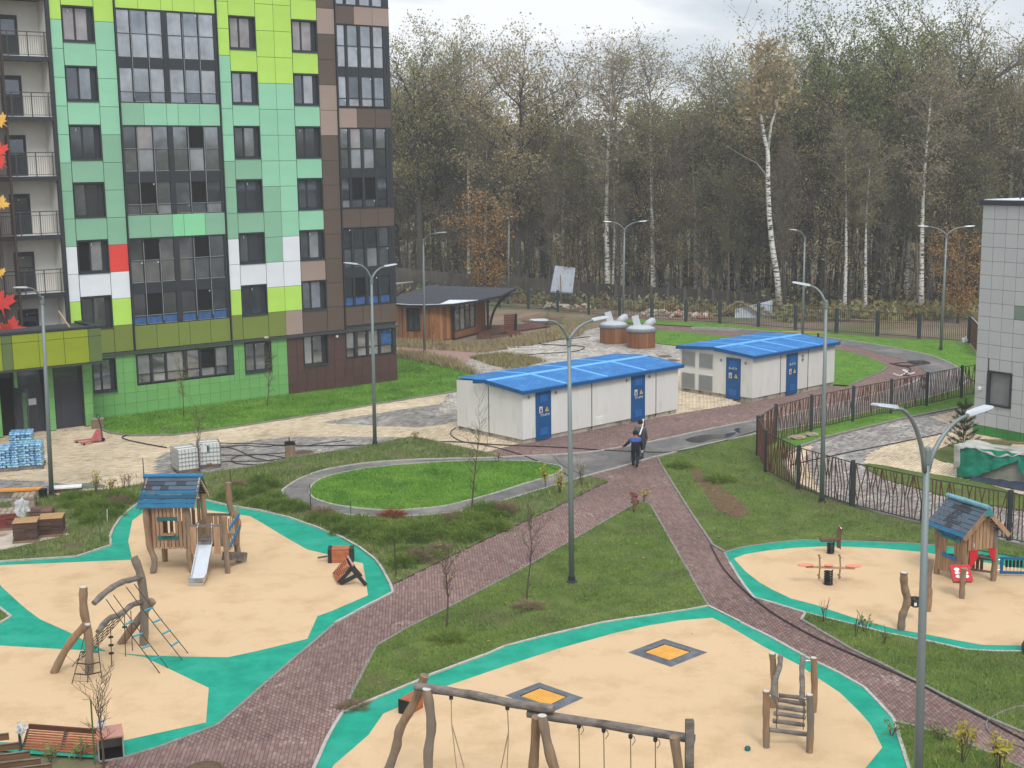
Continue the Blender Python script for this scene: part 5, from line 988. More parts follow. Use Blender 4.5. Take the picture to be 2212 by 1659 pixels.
# ---- climbing frame with nets
p1 = at(192.5, 1455.5); p2 = at(310, 1394); cf = thing('climbing_frame', 'log climbing frame hung with rope ladders and a net', 'climbing frame', p1); q1 = Vector((0, 0, 0)); q2 = p2-p1
h1 = atd(194, 1268, p1.y).z; h2 = atd(308, 1203, p2.y).z
log([q1, Vector((.06, 0, h1*.4)), Vector((-.02, 0, h1*.75)), Vector((.01, 0, h1))], .115, cf, 'post'); cap((.01, 0, h1), .1, cf); log([q2, q2+Vector((.1, 0, h2*.45)), q2+Vector((.04, 0, h2*.8)), q2+Vector((-.12, 0, h2))], .125, cf, 'post')
e1 = atd(187, 1347, p1.y-.1)-p1; log([at(116, 1454)-p1, (at(116, 1454)-p1).lerp(e1, .5)+Vector((-.05, 0, .08)), e1], .11, cf, 'brace'); cap(e1, .1, cf, (.5, -.2, 1)); e2 = atd(330, 1297, p2.y+.15)-p1; log([at(260, 1391)-p1, e2], .12, cf, 'brace')
def ab(x, y, t): return atd(x, y, p1.y+(p2.y-p1.y)*t)-p1
b1 = [ab(203, 1303, .05), ab(232, 1276, .3), ab(262, 1258, .6), ab(285, 1252, .8), ab(305, 1246, .97)]; b2 = [ab(212, 1365, .05), ab(232, 1339, .3), ab(262, 1325, .6), ab(285, 1307, .8), ab(308, 1300, .97)]
log(b1, .085, cf, 'beam', m_logg); log(b2, .08, cf, 'beam', m_logg)
rp_ = [((915, 200), (1385, 845), .1), ((980, 165), (1455, 800), .25), ((1090, 95), (1580, 730), .55), ((1160, 70), (1630, 672), .75)]; RS = []
for (a, b_, t) in rp_:
    A, B = ab(a[0]/4, 1244.2+a[1]/4, t), at(b_[0]/4, 1244.2+b_[1]/4)-p1; RS.append((A, B)); MB().tube([A, A.lerp(B, .5)+Vector((0, 0, -.04)), B], .014, 6).build('rope', m_rope, cf)
for (i, j) in ((0, 1), (2, 3)):
    for t in ((.36, .52, .68, .84) if i == 0 else (.34, .5, .66, .82)): MB().tube([RS[i][0].lerp(RS[i][1], t-.02), RS[j][0].lerp(RS[j][1], t+.0)], .028, 8).build('rung', m_cyan, cf)
for (a, b_, t, ng) in (((955, 430), (965, 780), .35, 3), ((1075, 340), (1085, 700), .7, 1), ((1130, 300), (1145, 650), .8, 1)):
    A, B = ab(a[0]/4, 1244.2+a[1]/4, t), at(b_[0]/4, 1244.2+b_[1]/4)-p1; MB().tube([A, B], .014, 6).build('rope', m_rope, cf)
    for k in range(ng): MB().lathe([(.02, 0), (.075, .01), (.075, .04), (.02, .05)], c=A.lerp(B, .3+.2*k), n=10).build('disc', m_rub, cf)
nt_ = MB(); top = [ab(225+12*i, 1350-8*i, .2+.13*i) for i in range(6)]; bot = [at(155+9*i, 1441-6.5*i)-p1 for i in range(6)]
for i in range(6): nt_.tube([top[i], bot[i]], .011, 5)
for k in range(1, 7): nt_.tube([top[i].lerp(bot[i], k/7) for i in range(6)], .01, 5)
nt_.build('net', m_rope, cf)
fr_ = MB(); fr_.tube([ab(176, 1402, 0), ab(181, 1378, 0), ab(187, 1370, 0)], .013, 6).tube([ab(207, 1370, .05), ab(212, 1385, .05), ab(213, 1408, 0)], .013, 6)
A, B = ab(174, 1408, 0), ab(213, 1408, 0); gA, gB = at(155, 1478)-p1, at(221, 1472)-p1
fr_.tube([A, gA], .013, 6).tube([B, gB], .013, 6).tube([gA, at(170, 1479)-p1], .012, 6)
for t in (.35, .68): m_ = A.lerp(gA, t).lerp(B.lerp(gB, t), .5)-Vector((0, 0, .06)); fr_.tube([A.lerp(gA, t), m_, B.lerp(gB, t)], .02, 6)
fr_.tube([ab(191, 1435, -.02), at(189, 1477)-p1], .013, 6); fr_.build('rope', m_rope, cf); MB().tube([A, B], .03, 8).build('rung', m_tealp, cf)
# ---- swings
ZB = 2.5; sA, sB = at(897, 1483, ZB), at(1196, 1532, ZB); sC, sD = at(1140, 1541, ZB-.22), at(1500, 1597, ZB-.22); so_ = Vector((sA.x, sA.y, 0))
sg = thing('swing_frame', 'long log swing frame with hanging ropes and a basket seat', 'swing', so_)
log([sA-so_, sA.lerp(sB, .4)-so_+Vector((0, 0, .02)), sA.lerp(sB, .75)-so_-Vector((0, 0, .02)), sB-so_], .1, sg, 'beam', m_logg, n=14); log([sC-so_, sC.lerp(sD, .5)-so_+Vector((0, 0, .02)), sD-so_], .095, sg, 'beam', m_logg, n=14)
def leg(top, px, mids, r=.105, mat=None):
    g_ = atd(px[0], px[1], top.y+px[2]); g_ = Vector((g_.x, g_.y, 0)); P = [g_]+[g_.lerp(top, t)+Vector((dx, 0, 0)) for t, dx in mids]+[top]; log([p-so_ for p in P], r, sg, 'leg', mat, n=14)
t1 = at(923, 1486, ZB+.02); leg(t1+Vector((0, -.12, 0)), (930, 1700, -.35), [(.4, -.03), (.7, .07)]); cap(t1-so_+Vector((0, -.12, .02)), .1, sg)
leg(at(917, 1463, ZB+.14)+Vector((0, .1, 0)), (832, 1700, .3), [(.3, -.02), (.5, -.1), (.75, .0)], mat=m_log)
t2 = at(1171, 1544, ZB-.02); leg(t2+Vector((0, -.1, 0)), (1215, 1730, -.3), [(.35, .12), (.7, .02)]); cap(t2-so_+Vector((0, -.1, .02)), .095, sg)
leg(at(1160, 1553, ZB-.12)+Vector((0, .1, 0)), (1142, 1740, .4), [(.4, .02)])
t3 = at(1490, 1556, ZB+.28); g3 = Vector((t3.x+.0, t3.y, 0)); MB().bar(g3-so_, t3-so_, .17).build('leg', m_logg, sg); leg(at(1455, 1586, ZB-.02)+Vector((0, -.12, 0)), (1492, 1715, -.1), [(.5, 0)], .1)
cb = [(974.5, 1505), (1096, 1527)]; bs_ = at(1042, 1560, ZB); bc = Vector((bs_.x, bs_.y-.1, .62))-so_
for i, (x, y) in enumerate(cb):
    A = at(x, y, ZB-.1)-so_; MB().lathe([(.02, 0), (.045, .02), (.045, .1), (.02, .12)], c=A-Vector((0, 0, .08)), n=8).build('shackle', m_dk, sg); K = A.lerp(bc+Vector((-.45 if i == 0 else .45, 0, 0)), .25); K.x = A.x+.02
    for dx, dy in ((-.2, -.3), (.3, .3)): 
        e_ = bc+Vector(((-1 if i == 0 else 1)*(.45 if dx < 0 else .22), dy, 0)); MB().tube([A, K, e_], .014, 6).build('rope', m_ropel, sg)
MB().lathe([(.5, -.03), (.55, 0), (.55, .05), (.5, .08), (.45, .05), (.45, 0), (.5, -.03)], c=bc, n=26).build('basket_ring', m_rub, sg, smooth=True)
nb_ = MB()
for k in range(7):
    a = -.42+.14*k; h_ = math.sqrt(max(.01, .47**2-a*a)); nb_.tube([bc+Vector((a, -h_, 0)), bc+Vector((a, 0, -.07)), bc+Vector((a, h_, 0))], .01, 5).tube([bc+Vector((-h_, a, 0)), bc+Vector((0, a, -.07)), bc+Vector((h_, a, 0))], .01, 5)
nb_.build('basket_net', m_rope, sg)
hang = [(1250.6, 1568), (1304, 1577), (1362, 1590), (1415.6, 1597)]; HP = []
for i, (x, y) in enumerate(hang):
    A = at(x, y, ZB-.32)-so_; B = Vector((A.x+.02, A.y-.0, .5)); HP.append(B); MB().tube([A, B], .013, 6).build('rope', m_ropel, sg)
    MB().lathe([(.02, 0), (.045, .02), (.045, .09), (.02, .1)], c=A-Vector((0, 0, .06)), n=8).build('shackle', m_dk, sg); MB().tube([A+Vector((.0, 0, .03)), A+Vector((.08, 0, -.02)), A+Vector((.1, 0, -.1)), A+Vector((.04, 0, -.2))], .01, 6).build('rope', m_ropel, sg)
for i in (0, 2): MB().bar(HP[i]-Vector((.06, 0, 0)), HP[i+1]+Vector((.06, 0, 0)), .2, .04).build('seat', m_rub, sg)
# ---- trampolines
m_tf = M('tramp_rubber', (74, 78, 84), c2=(108, 112, 118), s=2.2, r=.9, b=.3); m_tm = M('tramp_mat', (222, 158, 66), c2=(236, 178, 88), s=2, r=.7)
for lb, oc, ic in (('in-ground trampoline with an orange mat, the farther right one', ((1434.4, 1381), (1528, 1410.5), (1449.4, 1442), (1356, 1410.5)), ((1436, 1393), (1494, 1411), (1447, 1430), (1390, 1410.5))), ('in-ground trampoline with an orange mat, behind the swing beam', ((1164.5, 1475.5), (1260.6, 1509), (1190, 1541), (1091, 1504)), ((1165, 1488), (1226, 1508), (1185, 1528), (1122, 1506)))):
    O = [at(*p) for p in oc]; I = [at(*p) for p in ic]; c0 = sum(O, Vector())/4; t = thing('trampoline', lb, 'trampoline', c0, 0, 'in-ground trampolines'); O = [p-c0 for p in O]; I = [p-c0 for p in I]
    for k in range(4):
        a, b_, c_, d_ = O[k], O[(k+1) % 4], I[(k+1) % 4], I[k]; z = Vector((0, 0, .045)); zi = Vector((0, 0, .02))
        MB().add([a+zi, b_+zi, c_+z, d_+z, d_, c_], [(3, 2, 1, 0), (5, 2, 3, 4)]).build('edge_tile', m_tf, t)
    J = [p*.92 for p in I]; MB().add([p+Vector((0, 0, .022)) for p in I], [(3, 2, 1, 0)]).build('gap', m_rub, t)
    for k in range(12):
        u0, u1 = (k+.16)/12, (k+.84)/12; A = J[0].lerp(J[1], u0), J[0].lerp(J[1], u1), J[3].lerp(J[2], u1), J[3].lerp(J[2], u0)
        MB().add([p+Vector((0, 0, .034)) for p in A]+[p+Vector((0, 0, .024)) for p in A], [(3, 2, 1, 0), (4, 5, 6, 7), (0, 1, 5, 4), (2, 3, 7, 6), (1, 2, 6, 5), (3, 0, 4, 7)]).build('mat_strip', m_tm, t)
# ---- balance bridge
o_ = at(1655.6, 1615.5); bb = thing('rung_bridge', 'low log bridge of hanging rungs between four posts', 'climbing bridge', o_)
def bp4(x, yb, yt): g_ = at(x, yb); return g_-o_, atd(x, yt, g_.y).z
for (x, yb, yt) in ((1655.6, 1615.5, 1493), (1748.5, 1626.5, 1501), (1668.5, 1529, 1412), (1757, 1539, 1421)):
    g_, h_ = bp4(x, yb, yt); log([g_, g_+Vector((rd.uniform(-.03, .03), 0, h_*.5)), g_+Vector((-.03, 0, h_))], .085, bb, 'post', wob=.08); cap(g_+Vector((-.03, 0, h_)), .075, bb)
Ya, Yb = at(1655, 1616).y, at(1668, 1530).y
def bz(x, y, t): return atd(x, y, Ya+(Yb-Ya)*t)-o_
log([bz(1673, 1508, .02), bz(1672, 1478, .3), bz(1683, 1445, .7), bz(1686, 1418, .98)], .065, bb, 'handrail', m_logg); log([bz(1732, 1513, .02), bz(1733, 1480, .3), bz(1732, 1445, .7), bz(1735, 1420, .98)], .065, bb, 'handrail', m_logg)
rungs = [(1662, 1576, 1757, 1588, 0), (1670, 1557, 1738, 1566, .16), (1672, 1541, 1740, 1550, .33), (1680, 1527, 1741, 1536, .5), (1681, 1512, 1740, 1521, .7), (1683, 1502, 1757, 1510, .95)]
for (x0, y0, x1, y1, t) in rungs: log([bz(x0, y0, t), bz(x1, y1, t)], .055, bb, 'rung', m_logg, wob=.08)
for x in (1677, 1735): MB().tube([bz(x, 1510, .05), bz(x, 1576, .1)], .011, 5).tube([bz(x+3, 1470, .4), bz(x+3, 1556, .35)], .011, 5).build('rope', m_rope, bb)
for (x, y, t) in ((1660, 1503, 0), (1741, 1509, 0), (1677, 1421, 1), (1745, 1427, 1)): MB().tube([bz(x-5, y, t), bz(x+5, y, t)], .014, 6).build('bolt', m_inox, bb)
# ---- right playhouse
o_ = at(2080, 1263); F2 = Frame(o_, at(2145, 1255.5), at(2022.8, 1240)); p2h = thing('playhouse', 'small timber playhouse with a slate-blue plank roof and red heart cut-outs', 'playhouse', o_)
Wg, Dg = F2.lx, F2.ly; ye = atd(2076, 1156, o_.y-.1).z; zr2 = atd(2134.7, 1094, (o_+F2(Wg/2, 0)).y).z; zt2 = ye
for (u, v) in ((0, 0), (Wg, 0), (0, Dg), (Wg, Dg)): log([F2(u, v), F2(u+.04, v, .7), F2(u-.03, v, 1.4), F2(u, v, zt2+.05)], .1, p2h, 'post')
for k in range(9):     # side wall with the window
    v = .14+(Dg-.28)*k/8
    for a, b_ in ([(.25, .75), (1.5, zt2)] if k in (3, 4, 5) else [(.22, zt2)]): MB().bar(F2(-.02, v, a), F2(-.02, v, b_), .025, (Dg-.2)/8*.8, upv=F2.y).build('board', m_plank, p2h)
m_bcy = M('paint_dullcyan', (58, 124, 132), s=4, v=.15)
for z, h_, a, b_, mt in ((zt2-.28, .14, .12, Dg-.1, m_bcy), (1.52, .13, .3, Dg-.3, m_bluep), (.8, .13, .3, Dg-.3, m_bluep)):
    MB().bar(F2(-.06, a, z), F2(-.06, b_, z+.02), .03, h_).build('window_board', mt, p2h)
for k in range(7):     # gable boards above the opening
    u = .1+(Wg-.2)*(k+.5)/7; tt = 1-abs(u-Wg/2)/(Wg/2+.2); MB().bar(F2(u, -.03, 1.18 if k not in (0,) else .9), F2(u, -.03, zt2+(zr2-zt2)*tt-.1), .025, (Wg-.2)/7*.84, upv=F2.x).build('board', m_plank, p2h)
for u, hs in ((.14, 1), (Wg-.3, -1)): MB().plate([(0, 0), (.32, 0), (.32, -.25), (.16, -.5), (.0, -.62)] if hs > 0 else [(0, 0), (.3, 0), (.3, -.5), (.2, -.42), (.06, -.25)], F2(u, -.06, 1.18), F2.x, (0, 0, 1), .03).build('curtain', m_red, p2h)
MB().bar(F2(.28, -.07, 1.28), F2(.28, -.07, 1.42), .12, .01, upv=F2.x).build('notice', m_white, p2h)
for z in (.3, .72): MB().bar(F2(Wg, .05, z), F2(Wg-.9, Dg*.85, z), .04, .07).build('rail', m_logg, p2h)
bk0, bk1 = F2(.1, Dg, 0), F2(Wg, Dg, 0)
for t in range(7): q = F2(.35+(Wg-.35)*t/6.3, Dg*.6-.35*t/6.3*Dg*.6, 0); MB().bar(q+Vector((0, 0, .25)), q+Vector((0, 0, .8)), .1, .03).build('board', M('dark_board', (92, 66, 48), s=4, v=.2), p2h)
MB().bar(F2(.3, Dg*.6, .82), F2(Wg, .1, .82), .16, .05).build('bench_top', m_logg, p2h)
rows = 7; g0, g1 = -.3, Dg+.3; um = Wg/2
for sd in (0, 1):
    for k in range(rows):
        t0, t1 = k/rows, (k+1)/rows; ua, ub = (-.3+(um+.3)*t0, -.3+(um+.3)*t1) if sd == 0 else (Wg+.3-(Wg+.3-um)*t0, Wg+.3-(Wg+.3-um)*t1); za, zb2 = zt2-.05+(zr2-zt2)*t0+.035, zt2-.05+(zr2-zt2)*t1
        cuts = [0, rd.uniform(.2, .5), rd.uniform(.55, .8), 1] if (k > 0 and sd == 0) else [0, 1]
        for j in range(len(cuts)-1):
            va, vb = g0+(g1-g0)*cuts[j], g0+(g1-g0)*cuts[j+1]; mt = m_bp[1 if k == 0 else (3, 2, 3)[j]] if sd == 0 else m_bp[2]
            A = [F2(ua, va, za), F2(ua, vb, za), F2(ub, vb, zb2), F2(ub, va, zb2)]; n_ = Vector((0, 0, -.025))
            MB().add(A+[p+n_ for p in A], [(3, 2, 1, 0), (4, 5, 6, 7), (1, 5, 4, 0), (2, 6, 5, 1), (3, 7, 6, 2), (0, 4, 7, 3)] if sd == 0 else [(0, 1, 2, 3), (7, 6, 5, 4), (0, 4, 5, 1), (1, 5, 6, 2), (2, 6, 7, 3), (3, 7, 4, 0)]).build('roof_board', mt, p2h)
log([F2(um, g0-.03, zr2+.04), F2(um, g1+.05, zr2+.02)], .085, p2h, 'ridge_log', M('paint_ridge', (110, 158, 172), s=6, v=.2))
for u0 in (-.28, Wg+.28): MB().bar(F2(u0, g0-.01, zt2-.1), F2(um, g0-.01, zr2-.1), .04, .15).build('bargeboard', m_plank, p2h)
MB().plate([(-.2, -.22), (.2, -.22), (0, .08)], F2(um, g0-.05, zr2-.02), F2.x, (0, 0, 1), .03).build('gable_bracket', m_bcy, p2h)
# ---- play table post, xylophone
o_ = at(2077.8, 1293.5); pt = thing('play_panel', 'single post with a tilted red play board showing white blobs', 'play panel', o_); hT = atd(2080, 1228, o_.y).z
log([(0, 0, 0), (.0, .02, hT*.5), (.03, .0, hT)], .09, pt, 'post'); T = Matrix.Translation((.02, .22, .78)) @ Matrix.Rotation(.75, 4, 'X')
MB().box(-.32, .32, -.3, .3, 0, .03, T).build('board', m_red, pt); MB().box(-.3, .3, -.28, .28, -.12, -.004, T).build('board_back', m_logg, pt)
for k in range(3):
    for s_ in (-1, 1): b = MB().lathe([(.01, 0), (.075, 0), (.075, .01), (.01, .012)], n=10); b.v = [tuple(T @ Vector((v[0]*1.2+s_*.13, v[1]*.8-.13+.13*k, v[2]+.032))) for v in b.v]; b.build('blob', m_white, pt)
o_ = at(2159, 1246); xy = thing('xylophone', 'blue-framed outdoor xylophone with dark bars', 'xylophone', o_); L_ = 1.35; m_bfr = M('frame_blue', (28, 92, 140), r=.5); xd = Vector((1, -.12, 0)).normalized()
z0, z1 = .12, .66
for za in (z0+.04, z1): MB().bar(Vector((0, 0, za)), xd*L_+Vector((0, 0, za)), .05, .09).build('rail', m_bfr, xy)
for u in (0.05, L_): MB().bar(xd*u+Vector((0, 0, z0)), xd*u+Vector((0, 0, z1)), .1, .05).build('upright', m_bfr, xy)
for k in range(9): p = xd*(.2+.12*k); MB().bar(p+Vector((0, -.03, z0+.1)), p+Vector((0, -.03, z1-.28)), .035).build('tube', m_inox, xy); MB().tube([p+Vector((0, -.03, z1-.3)), p+Vector((0, -.03, z1-.06))], .045, 8).build('bar', m_rub, xy)
MB().tube([(-.28, 0, .6), (0, 0, .6)], .02, 6).tube([(-.28, 0, .25), (0, 0, .25)], .02, 6).build('bracket', m_inox, xy); log([xd*(L_+.1), xd*(L_+.1)+Vector((0, 0, .9))], .08, xy, 'post')
# ---- toddler swing between two posts
o_ = at(1946.5, 1361); ts = thing('toddler_swing', 'black toddler swing seat hung between two crooked posts', 'swing', o_); q = at(2003, 1321)-o_; hA = atd(1950, 1237, o_.y).z; hB = atd(2009, 1207, (q+o_).y).z
log([(0, 0, 0), (.02, 0, hA*.25), (.15, 0, hA*.5), (.04, 0, hA*.8), (.02, 0, hA)], .115, ts, 'post'); cap((.02, 0, hA), .1, ts); log([q, q+Vector((.03, 0, hB*.35)), q+Vector((-.02, 0, hB*.6)), q+Vector((.04, 0, hB))], .11, ts, 'post')
A, B = Vector((.12, 0, hA-.3)), q+Vector((-.1, 0, hB-.3)); c0 = (A+B)/2; c0.z = .52; MB().tube([A, c0+Vector((-.14, 0, .2))], .012, 6).build('rope', m_rope, ts); MB().tube([B, c0+Vector((.14, 0, .2))], .012, 6).build('rope', m_rope, ts)
MB().lathe([(.08, -.08), (.15, -.04), (.19, .08), (.19, .2), (.16, .2), (.15, .1), (.02, .02)], c=c0, n=18).build('bucket_seat', m_rub, ts, smooth=True); MB().box(c0.x-.1, c0.x-.02, c0.y-.205, c0.y-.19, c0.z+.02, c0.z+.12).build('sticker', m_white, ts)
# ---- spring rockers
def spring(b, r, h, turns, w_=.02, c=(0, 0, 0)): return b.tube([Vector((c[0]+r*math.cos(2*PI*i/10), c[1]+r*math.sin(2*PI*i/10), c[2]+h*i/(10*turns))) for i in range(10*turns+1)], w_, 6)
o_ = at(1789, 1263); s2 = thing('spring_seesaw', 'small spring seesaw with pale orange seats', 'spring rocker', o_); spring(MB(), .13, .5, 6, .028).build('spring', m_rub, s2); MB().lathe([(.17, 0), (.17, .03), (.02, .04)], n=14).build('base', m_logg, s2)
m_or = M('seat_orange', (226, 138, 110), s=3, v=.06); MB().bar((-.75, .05, .62), (.85, -.08, .58), .1, .05).build('beam', m_plank, s2)
for x, z in ((-.78, .68), (.82, .62), (0, .66)): MB().lathe([(.01, 0), (.2 if x else .14, 0), (.22 if x else .16, .03), (.01, .045)], n=14).build('seat', m_or, s2).matrix_local = Matrix.Translation((x, 0, z)) @ Matrix.Diagonal((1.3 if x else 1, .7, 1, 1))
for x in (-.32, .36): MB().tube([(x, 0, .2), (x+.03, 0, .62), (x-.0, 0, 1.05)], .025, 8).build('upright', m_log, s2); [MB().tube([(x, -.14, z), (x, .14, z)], .028, 8).build('handle', m_log, s2) for z in (.3, .98)]
o_ = at(1794, 1196); s1_ = thing('spring_rider', 'dark wooden animal-shaped spring rider', 'spring rocker', o_); spring(MB(), .11, .42, 5, .035).build('spring', m_rub, s1_)
m_dw = M('dark_wood', (96, 74, 62), s=5, v=.2); MB().box(-.4, .3, -.1, .1, .46, .6).build('seat', m_dw, s1_, bev=.03); MB().plate([(0, -.35), (.14, -.4), (.14, .1), (.22, .35), (.14, .46), (.02, .42), (.0, .1)], (.22, .03, .58), (1, 0, 0), (0, 0, 1), .06).build('head_board', m_dw, s1_)
for z, w_ in ((.98, .15), (.22, .13)): MB().tube([(.33, -w_, z), (.33, w_, z)], .022, 8).build('handle', m_white if z > .5 else m_dw, s1_)
# ================================================================ LOOSE THINGS ON THE SITE
m_slat = M('bench_slat', (150, 88, 58), c2=(178, 108, 74), s=5, v=.2, rnd=.1); m_blkm = M('bench_steel', (40, 44, 46), r=.55, s=3)
# toppled planter box and toppled bench by the left playground edge
o_ = at(738, 1212); bx_ = thing('toppled_planter', 'timber-clad litter box lying on its side on the teal rubber', 'planter', o_, R(4))
T = Matrix.Translation((0, 0, 0)); MB().box(-.32, .28, -.24, .24, .02, .48).build('box', m_blkm, bx_)
for k in range(5): MB().box(-.33, .29, -.265, -.242, .03+.09*k, .11+.09*k).build('slat', m_slat, bx_); MB().box(-.33, .29, -.24+.096*k, -.155+.096*k, .482, .505).build('slat', m_slat, bx_)
e_ = MB().box(-.47, -.335, -.27, -.23, 0, .52).box(-.47, -.335, .23, .27, 0, .52).box(-.47, -.335, -.23, .23, .48, .52).box(-.47, -.335, -.23, .23, 0, .04).box(-.36, -.34, -.23, .23, .04, .48); e_.build('rim', m_blkm, bx_); MB().box(.3, .45, -.25, .25, .03, .5).build('base', m_blkm, bx_); MB().tube([(-.5, 0, .2), (-.85, -.02, .16)], .035, 8).build('stub', m_rail, bx_)
o_ = at(735, 1255); tb = thing('toppled_bench', 'short slatted bench tipped over against the litter box', 'bench', o_)
g1, g2 = at(732, 1264)-o_, at(713, 1226)-o_; ax = (g2-g1); ax = ax.normalized(); u_ = Vector((.58, -.05, .62)).normalized()
side = [(-.02, 0), (.5, .02), (.98, .02), (1.0, -.16), (.45, -.16), (.42, -.5), (.3, -.72), (.18, -.7), (.2, -.2), (-.02, -.12)]
nrm = ax.cross(u_).normalized()*-1
for s_ in (0, 1):
    p = g1+ax*(s_*1.0)
    MB().bar(p+Vector((0, 0, .1)), p+Vector((.5, -.03, .62)), .06, .12).build('side_frame', m_blkm, tb); MB().bar(p+Vector((.05, -.02, .06)), p+Vector((.72, -.12, .42)), .06, .14).build('side_frame', m_blkm, tb); MB().bar(p+Vector((.45, -.03, .6)), p+Vector((.95, -.2, .05)), .06, .12).build('leg', m_blkm, tb)
for k in range(9):
    q = g1.lerp(g1+Vector((.46, -.03, .6)), (k+.3)/9)+Vector((-.05, 0, .09)); MB().bar(q, q+ax*1.05, .05, .03).build('slat', m_slat, tb)
MB().bar(g1+Vector((.5, 0, .68)), g1+Vector((.5, 0, .68))+ax*1.1, .06, .05).build('slat', M('bench_pale', (170, 140, 130), s=4), tb)
# bench with a square end box, bottom left
o_ = at(130, 1625); lb_ = thing('park_bench', 'long brown slatted bench with a dark side frame at the left edge of the playground', 'bench', o_)
A, B = at(50, 1620)-o_, at(208, 1632)-o_
for k in range(8): z = .05+.04*k; MB().bar(A+Vector((0, .055*k, z)), B+Vector((0, .055*k, z)), .035, .035).build('slat', m_slat, lb_)
MB().bar(A+Vector((0, .48, .4)), B+Vector((0, .48, .39)), .06, .12).build('back_rail', M('bench_dark', (92, 56, 40), s=4), lb_)
for q in (A, A.lerp(B, .53)): MB().bar(q+Vector((0, 0, .04)), q+Vector((0, .42, .36)), .05 if q == A else .1, .03).build('side_frame', m_blkm, lb_)
MB().plate([(-.1, 0), (.2, 0), (.3, .4), (.14, .66), (.02, .62), (.05, .3)], A-Vector((.1, 0, 0)), (-.3, .95, 0), (0, 0, 1), .06).build('leg', m_blkm, lb_)
wr = at(46, 1578, .6); wt = thing('plastic_wrap', 'crumpled white plastic wrap on the bench end', 'plastic wrap', Vector((wr.x, wr.y, 0)))
m_film = M('plastic_film', (206, 210, 214), s=3, v=.12, r=.25, tr=.45, b=.6, bs=14)
def blob(par, c, r_, name, mat, n=10, amp=.35, sq=(1, 1, 1)):
    bm = bmesh.new(); bmesh.ops.create_icosphere(bm, subdivisions=3, radius=1)
    for v in bm.verts: k = 1+amp*noise.noise(v.co*2.1+Vector((c[0], c[1], c[2]))); v.co = Vector((v.co.x*r_*k*sq[0]+c[0], v.co.y*r_*k*sq[1]+c[1], v.co.z*r_*k*sq[2]+c[2]))
    me = bpy.data.meshes.new(name); bm.to_mesh(me); bm.free(); me.materials.append(mat); o = bpy.data.objects.new(name, me); C.objects.link(o); o.parent = par; return o
blob(wt, (0, 0, .64), .1, 'film', m_film, sq=(1, 1, 1.3), amp=.9)
o_ = at(240, 1632); eb = thing('seat_box', 'open-ended pinkish box at the right end of the long bench', 'box', o_, R(20))
m_pbx = M('box_pink', (176, 132, 118), s=3, dirt=(190, 110, 70), ds=3); m_gfilm = M('box_grey', (150, 148, 138), s=3, v=.15)
MB().box(-.3, .3, -.3, -.27, 0, .04).box(-.3, -.27, -.3, .4, .0, .56).box(.27, .3, -.3, .4, 0, .56).box(-.27, .27, .37, .4, 0, .56).build('shell', m_gfilm, eb); MB().box(-.31, .31, -.31, .41, .562, .6).build('top', m_pbx, eb); MB().box(-.26, .26, -.26, .36, .01, .05).build('inside', m_rub, eb)
blob(eb, (-.16, .3, .72), .1, 'film', m_film, amp=.8)
# stepped boards, close at the bottom-left corner
o_ = at(10, 1700); sbd = thing('stacked_benches', 'brown boards of stacked bench backs in the bottom left corner', 'bench', o_); m_bd = M('old_brown_board', (98, 72, 50), c2=(126, 94, 66), s=4, st=(.3, 1, 1), r=.8)
for k, (x, y0, y1, z) in enumerate(((19, 1584, 1596, 1.05), (40, 1604, 1617, .95), (65, 1622, 1636, .85), (88, 1638, 1651, .75), (112, 1650, 1662, .65))):
    a = at(x, (y0+y1)/2, z)-o_; MB().bar(a, a+Vector((-1.6, -.28, -.06)), .035, .17).build('board', m_bd, sbd); MB().bar(a+Vector((0, -.03, .09)), a+Vector((-1.6, -.31, .03)), .05, .012).build('board_edge', m_logg, sbd)
    MB().bar(a+Vector((-.9, -.1, 0)), a+Vector((-.9, -.1, -z)), .06).build('leg', m_blkm, sbd)
# slatted seat cube by the swings
o_ = at(872, 1545); sc_ = thing('seat_cube', 'small slatted seat box with a black end beside the swing legs', 'seat', o_, R(-33)); wd_, ln_, ht_ = .34, .62, .4
MB().box(-wd_/2, wd_/2, 0, .03, 0, ht_).box(-wd_/2+.02, wd_/2-.02, .03, ln_, .0, ht_-.03).build('frame', m_rub, sc_)
for k in range(5): MB().box(-wd_/2+.07*k+.005, -wd_/2+.07*k+.06, .035, ln_, ht_-.028, ht_).build('slat', m_slat, sc_); MB().box(wd_/2-.018, wd_/2, .035, ln_, .02+.075*k, .085+.075*k).build('slat', m_slat, sc_)
